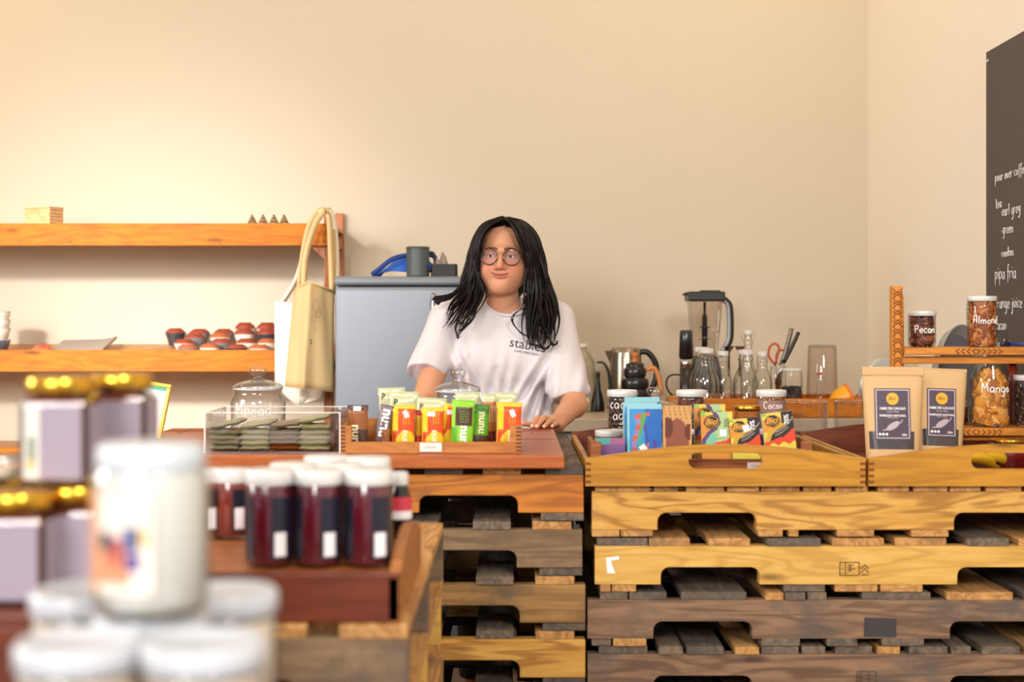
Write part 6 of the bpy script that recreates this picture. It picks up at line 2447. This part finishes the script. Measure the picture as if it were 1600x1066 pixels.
x, y, z = V.T
blend(.45 * np.exp(-(((np.abs(x) - .040) / .022) ** 2 + ((z + .036) / .020) ** 2)) * (y < -.02), '#cf6f58')
blend(.35 * np.exp(-((x / .012) ** 2 + ((z + .034) / .012) ** 2)) * (y < -.09), '#c96c55')
lipm = np.exp(-((np.abs(x) / .0265) ** 6)) * np.exp(-(((z - (-.0613 + 8.0 * x * x)) / (.0088 * np.clip(1 - (x / .030) ** 2, .05, 1) + .0008)) ** 4)) * (y < -.066)
blend(.75 * lipm, '#b5605a')
blend(.9 * np.exp(-(((z - (-.0605 + 8 * x * x)) / .0013) ** 2)) * (np.abs(x) < .027) * (y < -.066), '#6b2a26')
bz_ = .0235 - 6.5 * (np.abs(x) - .030) ** 2 * 1.6
blend(.92 * np.exp(-(((z - bz_) / .0044) ** 4)) * (np.abs(x) > .010) * (np.abs(x) < .052) * (y < -.045), '#37221a')
for s in (-1, 1):
    xx = (x - s * .031) / .0145
    lid = .0048 * np.sqrt(np.clip(1 - xx ** 2, 0, 1))
    blend(.85 * np.exp(-(((z + .002 - lid) / .0016) ** 2)) * (np.abs(xx) < 1.08) * (y < -.05), '#2c1a15')
    blend(.35 * np.exp(-(((z + .002 + lid) / .0012) ** 2)) * (np.abs(xx) < 1.0) * (y < -.05), '#5a372a')
    blend(.25 * np.exp(-((xx / 1.2) ** 4 + ((z - .008) / .008) ** 4)) * (y < -.05), '#8f5f49')
allV, allQ, allC = [V @ RHn.T + (HC - BO)], [Q], [col]
nV = len(V)
for s in (-1, 1):
    n1, n2, R = 28, 20, .0122
    c = np.array((s * .031, -.0735, -.001))
    vs, fs, cc = [], [], []
    for j in range(n2 + 1):
        th = PI * j / n2
        for i in range(n1):
            ph_ = 2 * PI * i / n1
            d = np.array((math.sin(th) * math.cos(ph_), -math.cos(th), math.sin(th) * math.sin(ph_)))
            d2 = np.array((d[0] + .12, d[1], d[2] - .05))
            vs.append(c + R * d)
            a = math.acos(max(-1, min(1, (-d2[1]) / np.linalg.norm(d2))))
            cc.append(rgb('#070505')[:3] if a < .26 else rgb('#3a2216')[:3] if a < .52 else rgb('#e9e2dc')[:3])
    for j in range(n2):
        for i in range(n1):
            i2 = (i + 1) % n1
            fs.append((j * n1 + i, j * n1 + i2, (j + 1) * n1 + i2, (j + 1) * n1 + i))
    allV.append(np.array(vs) @ RHn.T + (HC - BO)); allQ.append(np.array(fs) + nV); allC.append(np.array(cc)); nV += len(vs)

# trunk, arms and legs (mostly under the clothes)
shL, shR = A(703, 497, 4.52), A(868, 499, 4.54)
elL, wrL = A(661, 634, 4.38), A(690, 668, 4.10)
elR, wrR = A(897, 632, 4.36), A(870, 662, 4.185)
nb = A(789, 478, 4.53)
h1 = .006
lo, hi = (-.36, -.50, 0), (.36, .22, 1.34)
P = grid(lo, hi, h1)
D = cap_(P, nb - (0, 0, .00), nb - (0, 0, .06), .050, .060)
D = smin(D, ell(P, nb - (0, -.02, .24), (.16, .10, .22)), .05)
D = smin(D, ell(P, nb - (0, -.02, .50), (.165, .12, .16)), .05)
for s in (-1, 1):
    hp = nb + np.array((s * .085, .02, -.58))
    kn, an = hp + (s * .01, -.01, -.36), None
    hp_z = hp[2]
    kn = np.array((hp[0] + s * .01, hp[1] - .01, .42)); an = np.array((hp[0] + s * .01, hp[1] + .02, .07))
    D = smin(D, cap_(P, hp, kn, .080, .052), .04)
    D = smin(D, cap_(P, kn, an, .050, .034), .02)
    D = smin(D, cap_(P, an - (0, .0, .03), an + (0, -.14, -.045), .032, .026), .02)
D = smin(D, cap_(P, nb + (-.05, 0, -.05), shL, .045, .050), .03)
D = smin(D, cap_(P, nb + (.05, 0, -.05), shR, .045, .050), .03)
V, Q = nets(D, lo, h1)
allV.append(V); allQ.append(Q + nV); allC.append(np.tile(base, (len(V), 1))); nV += len(V)
# right-hand (viewer's) arm with its hand, left arm with its hand
h2 = .0024


def arm(sh, el, wr, kn, fingers, thumb, lo, hi):
    global nV
    P = grid(lo, hi, h2)
    D = cap_(P, sh, el, .049, .038)
    D = smin(D, cap_(P, el, wr, .038, .0245), .02)
    mid = sum(np.array(k) for k in kn) / len(kn)
    D = smin(D, cap_(P, wr, wr * .3 + mid * .7, .025, .022), .012)
    for k in kn:
        D = smin(D, cap_(P, wr * .55 + mid * .45, k, .017, .0115), .010)
    Fg = None
    for (a, b, c, r) in fingers:
        f = smin(cap_(P, a, b, r * 1.12, r), cap_(P, b, c, r, r * .78), .004)
        Fg = f if Fg is None else np.minimum(Fg, f)
    D = smin(D, Fg, .006)
    a, b, c, r = thumb
    D = smin(D, smin(cap_(P, a, b, r * 1.25, r), cap_(P, b, c, r, r * .8), .004), .006)
    V, Q = nets(D, lo, h2)
    cl = np.tile(base, (len(V), 1))
    for (a, b, c, r) in fingers + [thumb]:
        dd_ = np.linalg.norm(V - np.array(c), axis=1)
        m = np.clip(1.3 - dd_ / .014, 0, 1)[:, None] * .35
        cl = cl * (1 - m) + np.array(rgb('#d9806a')[:3]) * m
        # nail on top of the tip
        dirn = (np.array(c) - np.array(b)); dirn /= np.linalg.norm(dirn)
        e = V - (np.array(c) + dirn * .004 + np.array((0, -.001, r * .75)))
        m = (np.clip(1.25 - np.linalg.norm(e, axis=1) / .0065, 0, 1))[:, None] * .8
        cl = cl * (1 - m) + np.array(rgb('#f0cfc0')[:3]) * m
    allV.append(V); allQ.append(Q + nV); allC.append(cl); nV += len(V)


tz_ = ct + .0075
kn = [A(846, 657, 4.150), A(856, 656, 4.155), A(866, 659, 4.16), A(874, 664, 4.165)]
pip = [A(839, 654, 4.110), A(849.5, 653.5, 4.108), A(859.5, 658, 4.112), A(868, 663, 4.118)]
tip = [A(831.5, 671, 4.060), A(839, 672, 4.055), A(850.5, 671.5, 4.060), A(863, 671, 4.07)]
for t in tip: t[2] = tz_
fr_ = [(kn[i], pip[i], tip[i], [.0083, .0086, .0082, .0072][i]) for i in range(4)]
th_ = (A(858, 667, 4.165), A(832, 664, 4.130), A(817, 662, 4.115), .0088)
th_[2][2] = max(th_[2][2], tz_ + .004)
arm(shR, elR, wrR, kn, fr_, th_, tuple(np.minimum.reduce([shR, elR, wrR, tip[0], th_[2]]) - .06), tuple(np.maximum.reduce([shR, elR, wrR]) + .06))
kn = [A(676 + 9 * i, 670, 4.05) for i in range(4)]
pip = [A(674 + 10 * i, 667, 4.01) for i in range(4)]
tip = [A(673 + 11 * i, 670, 3.97) for i in range(4)]
for a_ in (kn, pip, tip):
    for t in a_: t[2] = tz_ + (.012 if a_ is kn else .014 if a_ is pip else 0)
wrL[2] = tz_ + .03
fr_ = [(kn[i], pip[i], tip[i], [.0072, .0082, .0086, .0083][i]) for i in range(4)]
th_ = (wrL + (.01, -.01, -.012), np.array((kn[3][0] + .012, kn[3][1] + .02, tz_ + .003)), np.array((kn[3][0] + .02, kn[3][1] - .005, tz_ + .002)), .0088)
arm(shL, elL, wrL, kn, fr_, th_, tuple(np.minimum.reduce([shL, elL, wrL, tip[0]]) - .06), tuple(np.maximum.reduce([shL, elL, wrL, tip[3]]) + .06))
SKINM = attr_mat('skin', .48, .18, .35)
body = mesh_obj('body', np.concatenate(allV), np.concatenate(allQ), SKINM, np.concatenate(allC), woman)

# t-shirt
h3 = .0042
lo, hi = (-.37, -.22, .78), (.37, .24, 1.36)
P = grid(lo, hi, h3)
nz_ = nb[2]
cx_ = nb[0]
shLt, shRt = A(700, 500, 4.53), A(868, 501, 4.55)
D = ell(P, (cx_ - .004, .035, nz_ - .16), (.172, .112, .17))
D = smin(D, ell(P, (cx_ + .002, .035, nz_ - .38), (.165, .125, .24)), .06)
D = smin(D, ell(P, (cx_ + .002, .035, nz_ - .56), (.172, .13, .22)), .06)
for s in (-1, 1):
    D = smin(D, ell(P, (cx_ + s * .07, -.050, nz_ - .165), (.078, .062, .075)), .06)
D = smin(D, cap_(P, (cx_ - .055, .03, nz_ - .045), shLt, .050, .050), .04)
D = smin(D, cap_(P, (cx_ + .055, .03, nz_ - .045), shRt, .050, .050), .04)
D = smin(D, cap_(P, (cx_, .028, nz_ - .03), (cx_, .03, nz_ - .12), .075, .11), .03)
seL, seR = A(667, 580, 4.43), A(887, 612, 4.395)
SL = cap_(P, shLt, seL, .060, .060)
SR = cap_(P, shRt, seR, .062, .066)


def clipplane(Dv, p, n):
    n = np.array(n, float); n /= np.linalg.norm(n)
    return np.maximum(Dv, (P[0] - p[0]) * n[0] + (P[1] - p[1]) * n[1] + (P[2] - p[2]) * n[2])


dL, dR = seL - shLt, seR - shRt
SL = clipplane(SL, A(667, 585, 4.43), (dL[0] + .02, dL[1], dL[2] * 1.0))
SR = clipplane(SR, A(888, 626, 4.395), (dR[0] * .2, dR[1] * .5, dR[2]))
D = smin(D, SL, .028)
D = smin(D, SR, .028)
# folds of the cloth
ax, ay, az = P
fold = .0036 * np.sin(46 * ax + 38 * az + 3 * np.sin(14 * az)) + .0020 * np.sin(85 * ax - 30 * az + 4 * np.sin(22 * ax))
fold = fold * np.clip((nz_ - .10 - az) / .15, 0, 1)
fold += .0045 * np.exp(-((ax - (cx_ - .135) - .25 * (az - (nz_ - .20))) / .012) ** 2) * np.sin(60 * az)
for (x0_, z0_, x1_, z1_, dpt, wd) in ((.155, -.12, .02, -.34, .009, .010), (.150, -.16, .06, -.40, .010, .011), (.15, -.20, .10, -.44, .008, .010), (-.15, -.14, -.06, -.32, .007, .010), (-.14, -.17, -.10, -.40, .008, .010), (-.02, -.20, .06, -.42, .006, .012), (.03, -.24, .0, -.44, .005, .010)):
    a = np.array((cx_ + x0_, nz_ + z0_)); b = np.array((cx_ + x1_, nz_ + z1_))
    d = b - a; L = d @ d
    t = np.clip(((ax - a[0]) * d[0] + (az - a[1]) * d[1]) / L, 0, 1)
    dist = np.sqrt((ax - a[0] - t * d[0]) ** 2 + (az - a[1] - t * d[1]) ** 2)
    fold = fold + dpt * (np.exp(-(dist / wd) ** 2) - .6 * np.exp(-((dist - 1.9 * wd) / wd) ** 2)) * np.sin(PI * np.clip(t, .03, .97)) ** .6
D = D + 1.5 * fold * (ay < .08)
# neckline opening and hem
neck_c = nb + np.array((.0, -.055, .045))
D = smax(D, -ell(P, (cx_, -.03, nz_ + .032), (.070, .085, .060)), .006)
D = np.maximum(D, -(az - (nz_ - .52)))
V, Q = nets(D, lo, h3)
SHIRT = plain('#dbd5da', .85, scale=6, var=.02)
shirt = mesh_obj('t_shirt', V, Q, SHIRT, None, woman)
sm_ = shirt.modifiers.new('smooth', 'SMOOTH'); sm_.factor = .5; sm_.iterations = 2
bvh = BVHTree.FromPolygons([tuple(v) for v in V], [tuple(int(i) for i in f) for f in Q])
def shirt_y(x, z, default=-.10):
    hit = bvh.ray_cast(Vector((x, -.6, z)), Vector((0, 1, 0)))
    return hit[0].y if hit[0] else default


# ribbed collar along the neckline
b = MB()
for off in (0, 4.2):
    cpts = []
    for (px, py) in ((757, 452), (761, 465), (769, 477), (780, 484), (792, 487), (805, 486), (816, 480), (825, 470), (829, 458)):
        q = A(px + (px - 793) * (off + 2) * .03, py + off + 1.5, 4.42)
        cpts.append(Vector((q[0], shirt_y(q[0], q[2], -.03) - .0042, q[2])))
    cp = smooth_path(cpts, 5)
    for _ in range(4):
        cp = [cp[0]] + [(cp[k - 1] + cp[k] * 2 + cp[k + 1]) / 4 for k in range(1, len(cp) - 1)] + [cp[-1]]
    b.tube(cp, .0048, SHIRT, 8, flat=.6)
b.build('collar', shirt)

# printed name on the chest
b = MB()
q0 = A(795, 541, 4.4)
INK = plain('#3a3a40', .7)


def chest(u, v, up=.0012):
    c_, s_2 = math.cos(-.17), math.sin(-.17)
    x_, z_ = q0[0] + u * c_ - v * s_2, q0[2] + u * s_2 + v * c_
    return Vector((x_, shirt_y(x_, z_) - up, z_))


vs2, fs2 = type2d('stables', .042, 0, 0)
b.add([chest(x_, y_) for x_, y_ in vs2], fs2, INK)
vs2, fs2 = type2d('CAFE MERCADO', .0105, 0, 0)
b.add([chest(x_ + .018, y_ - .014) for x_, y_ in vs2], fs2, INK)
b.build('print', shirt)
# trousers
P2lo, P2hi = (-.24, -.22, .05), (.24, .24, .86)
P = grid(P2lo, P2hi, .008)
D = ell(P, nb - (0, -.02, .52), (.18, .135, .17))
for s in (-1, 1):
    hp = nb + np.array((s * .085, .02, -.58))
    kn_ = np.array((hp[0] + s * .01, hp[1] - .01, .42)); an_ = np.array((hp[0] + s * .01, hp[1] + .02, .07))
    D = smin(D, cap_(P, hp, kn_, .092, .064), .04)
    D = smin(D, cap_(P, kn_, an_, .064, .052), .02)
D = np.maximum(D, -(P[2] - .09))
V, Q = nets(D, P2lo, .008)
mesh_obj('trousers', V, Q, plain('#22232a', .8), None, woman)

# glasses
gl = thing('glasses', (0, 0, 0), None, None)
gl.parent = woman
for k_ in ('label', 'category'):
    if k_ in gl: del gl[k_]
HO = Vector(HC - BO)


def hd(x, y, z): return HO + RH @ Vector((x, y, z))


FRM = plain('#4a2414', .3, metal=.2)
b = MB()
for s in (-1, 1):
    ring = [hd(s * .0355 + .0265 * math.cos(a), -.104 + .010 * abs(math.cos(a) * s + 1) * .5, -.004 + .0245 * math.sin(a)) for a in [2 * PI * k / 36 for k in range(36)]]
    b.tube(ring, .0018, FRM, 6, close=True)
    b.tube([hd(s * .062, -.098, .006), hd(s * .074, -.085, .006), hd(s * .079, -.01, .004), hd(s * .080, .01, -.01)], .0013, FRM, 6)
    b.tube([hd(s * .010, -.107, -.004), hd(s * .010, -.102, -.016)], .0009, plain('#c9954a', .3, metal=.6), 5)
b.tube(smooth_path([hd(-.0100, -.105, .003), hd(-.004, -.109, .012), hd(.004, -.109, .012), hd(.0100, -.105, .003)], 4), .0013, plain('#c9954a', .3, metal=.6), 6)
go = b.build('glasses', woman)
bpy.data.objects.remove(gl)
lens = MB()
for s in (-1, 1):
    ring = [hd(s * .0355 + .0262 * math.cos(a), -.1035 + .010 * abs(math.cos(a) * s + 1) * .5, -.004 + .0242 * math.sin(a)) for a in [2 * PI * k / 36 for k in range(36)]]
    c0 = hd(s * .0355, -.101, -.004)
    lens.add([c0] + ring, [(0, k + 1, (k + 1) % 36 + 1) for k in range(36)], glass('#faf7fd', '#d8d0e8', 1.6), True)  # blue-purple reflection on the lenses put in as a slight tint
lens.build('lens', go)

# hair: a cap over the skull and many tapered locks
h4 = .0035
lo, hi = (-.125, -.12, -.16), (.125, .16, .15)
P = grid(lo, hi, h4)
C = ell(P, (0.0, .024, .034), (.088, .104, .098))
C = smin(C, ell(P, (0, .05, -.05), (.080, .070, .10)), .04)
# face opening, narrower at the top
w_ = .074 - .32 * np.clip(P[2] - .010, 0, 1) - .5 * np.clip(P[2] - .060, 0, 1)
openf = np.maximum(np.abs(P[0] + .002) - w_, P[2] - .092 + 3.2 * P[0] ** 2)
openf = np.maximum(openf, P[1] + .012 + .35 * np.abs(P[0]))
C = smax(C, -openf, .010)
C = smax(C, -(ell(P, (0, .0, .02), (.066, .09, .09))), .004) if False else C
# parting
C = C + .004 * np.exp(-((P[0] - .004) / .004) ** 2) * (P[2] > .08) * (P[1] < .06)
V, Q = nets(C, lo, h4)
m, nt, bs = nodes_of('hair')
tc = nt.nodes.new('ShaderNodeTexCoord')
nn_ = nt.nodes.new('ShaderNodeTexNoise'); nn_.inputs['Scale'].default_value = 30
nt.links.new(tc.outputs['Object'], nn_.inputs['Vector'])
cr = nt.nodes.new('ShaderNodeValToRGB')
cr.color_ramp.elements[0].color = rgb('#0a0609'); cr.color_ramp.elements[0].position = .35
cr.color_ramp.elements[1].color = rgb('#170c10'); cr.color_ramp.elements[1].position = .7
nt.links.new(nn_.outputs[0], cr.inputs[0]); nt.links.new(cr.outputs[0], bs.inputs['Base Color'])
bs.inputs['Roughness'].default_value = .42
bs.inputs['Specular IOR Level'].default_value = .22
HAIR = m
hair = mesh_obj('hair', V @ RHn.T + (HC - BO), Q, HAIR, None, woman)
rd = random.Random(4)
b = MB()


def lerp_path(a, b_, t): return [(np.array(p) * (1 - t) + np.array(q) * t) for p, q in zip(a, b_)]


#        outer and inner guides, (px, py, Y)
Lo = [(785, 341, 4.50), (757, 350, 4.48), (738, 385, 4.48), (729, 425, 4.48), (716, 455, 4.46), (697, 475, 4.40), (690, 500, 4.37)]
Li = [(786, 343, 4.43), (763, 355, 4.415), (747, 390, 4.415), (746, 430, 4.42), (755, 458, 4.42), (744, 492, 4.38), (724, 522, 4.36)]
Ro = [(789, 341, 4.50), (820, 348, 4.48), (842, 380, 4.48), (851, 425, 4.48), (862, 465, 4.46), (868, 500, 4.40), (858, 535, 4.37)]
Ri = [(789, 343, 4.43), (808, 352, 4.40), (821, 385, 4.40), (827, 420, 4.41), (824, 455, 4.42), (818, 495, 4.39), (826, 530, 4.37)]


def lock(path, r, wav, seedv, taper=.25, cut=1.0):
    pts = smooth_path([Vector(A(*p)) for p in path], 5)
    n = len(pts)
    ph1, ph2 = rd.uniform(0, 6), rd.uniform(0, 6)
    pts = pts[:max(8, int(n * cut))]
    n = len(pts)
    out = []
    for i, p in enumerate(pts):
        t = i / (n - 1)
        p = p + Vector((math.sin(t * 9 + ph1), math.cos(t * 8 + ph2), .3 * math.sin(t * 7 + ph2))) * wav * t
        if p.z < HO.z - .075:
            sy = shirt_y(p.x, p.z, .2)
            lim = sy - .006 - r * .6 - .012 * seedv
            if p.y > lim: p.y = lim
        out.append(p)
    for _ in range(2):
        out = [out[0]] + [(out[i - 1] + out[i] * 2 + out[i + 1]) / 4 for i in range(1, n - 1)] + [out[-1]]
    rs = [r * (.55 + .45 * min(1, t * 3)) * (1 if t < .6 else max(taper * .3, 1 - (t - .6) / .4 * .92)) for t in [i / (n - 1) for i in range(n)]]
    b.tube(out, rs, HAIR, 6, flat=.7)


def strands(go_, gi_, n, r0, r1, endj, wav=.003, cuts=(.74, .82, .88, .94, 1, 1)):
    for k in range(n):
        t = (k + rd.random()) / n
        p = [tuple(q) for q in lerp_path(go_, gi_, t)]
        jx, jy = rd.uniform(-endj, endj), rd.uniform(-endj * .9, endj * .9)
        jj = rd.uniform(-.012, .012)
        p = [(x_ + jx * (i / 6) ** 2 + rd.uniform(-1, 1), y_ + jy * (i / 6) ** 2, Y_ + jj + rd.uniform(-.004, .004)) for i, (x_, y_, Y_) in enumerate(p)]
        lock(p, rd.uniform(r0, r1), wav, rd.random(), cut=rd.choice(cuts))


strands(Lo, Li, 56, .0045, .008, 9, .012, (.66, .72, .76, .8, .86, .94, 1))
strands(Ro, Ri, 95, .005, .009, 10, .012)
# extra depth on the right mass
strands([(x_ - 2, y_, Y_ + .03) for x_, y_, Y_ in Ro], [(x_ + 3, y_ + 6, Y_ + .03) for x_, y_, Y_ in Ri], 40, .006, .010, 8)
strands([(x_ + 2, y_, Y_ + .03) for x_, y_, Y_ in Lo], [(x_ - 1, y_ - 4, Y_ + .03) for x_, y_, Y_ in Li], 30, .006, .009, 6)
# wisps thrown out over the left shoulder
for k in range(16):
    e = rd.uniform(0, 1)
    lock([(752, 372, 4.45), (736, 420, 4.45), (722, 448, 4.44), (704, 460 + 6 * e, 4.41), (688, 463 + 8 * e, 4.40), (676 + 8 * e, 465 + 12 * e, 4.40), (672 + 12 * e, 478 - 16 * e + rd.uniform(-4, 4), 4.40)], rd.uniform(.0022, .0045), .002, .3)
# loose curls in front
for g_ in ([(744, 420, 4.43), (748, 450, 4.42), (740, 478, 4.38), (722, 500, 4.37), (712, 512, 4.37), (716, 530, 4.36), (713, 524, 4.36)],
           [(746, 430, 4.43), (744, 465, 4.40), (742, 492, 4.37), (730, 508, 4.37), (718, 518, 4.36), (714, 530, 4.36), (720, 524, 4.36)],
           [(818, 480, 4.38), (806, 488, 4.37), (800, 500, 4.37), (806, 512, 4.37), (818, 522, 4.36), (826, 526, 4.36), (830, 528, 4.36)],
           [(850, 510, 4.38), (858, 525, 4.37), (862, 538, 4.37), (866, 540, 4.37), (870, 536, 4.37), (872, 533, 4.37), (874, 534, 4.37)],
           [(838, 520, 4.38), (842, 535, 4.37), (850, 545, 4.37), (858, 542, 4.37), (862, 536, 4.37), (864, 540, 4.37), (860, 546, 4.37)],
           [(826, 500, 4.38), (824, 520, 4.37), (828, 535, 4.37), (838, 541, 4.37), (846, 538, 4.37), (850, 534, 4.37), (852, 538, 4.37)]):
    for q in range(3):
        lock([(x_ + rd.uniform(-2, 2), y_ + rd.uniform(-2, 2), Y_) for x_, y_, Y_ in g_], rd.uniform(.0012, .0028), .001, .2)
# strand across the temple on the right of the face
for q in range(7):
    lock([(789, 341 + q * .4, 4.42), (797, 349, 4.395), (806, 362, 4.39), (811, 376, 4.39), (818, 390, 4.395), (826, 412, 4.40), (828, 440, 4.41)], .0055, .001, .2)
tag(b.build('lock', hair), kind='stuff')
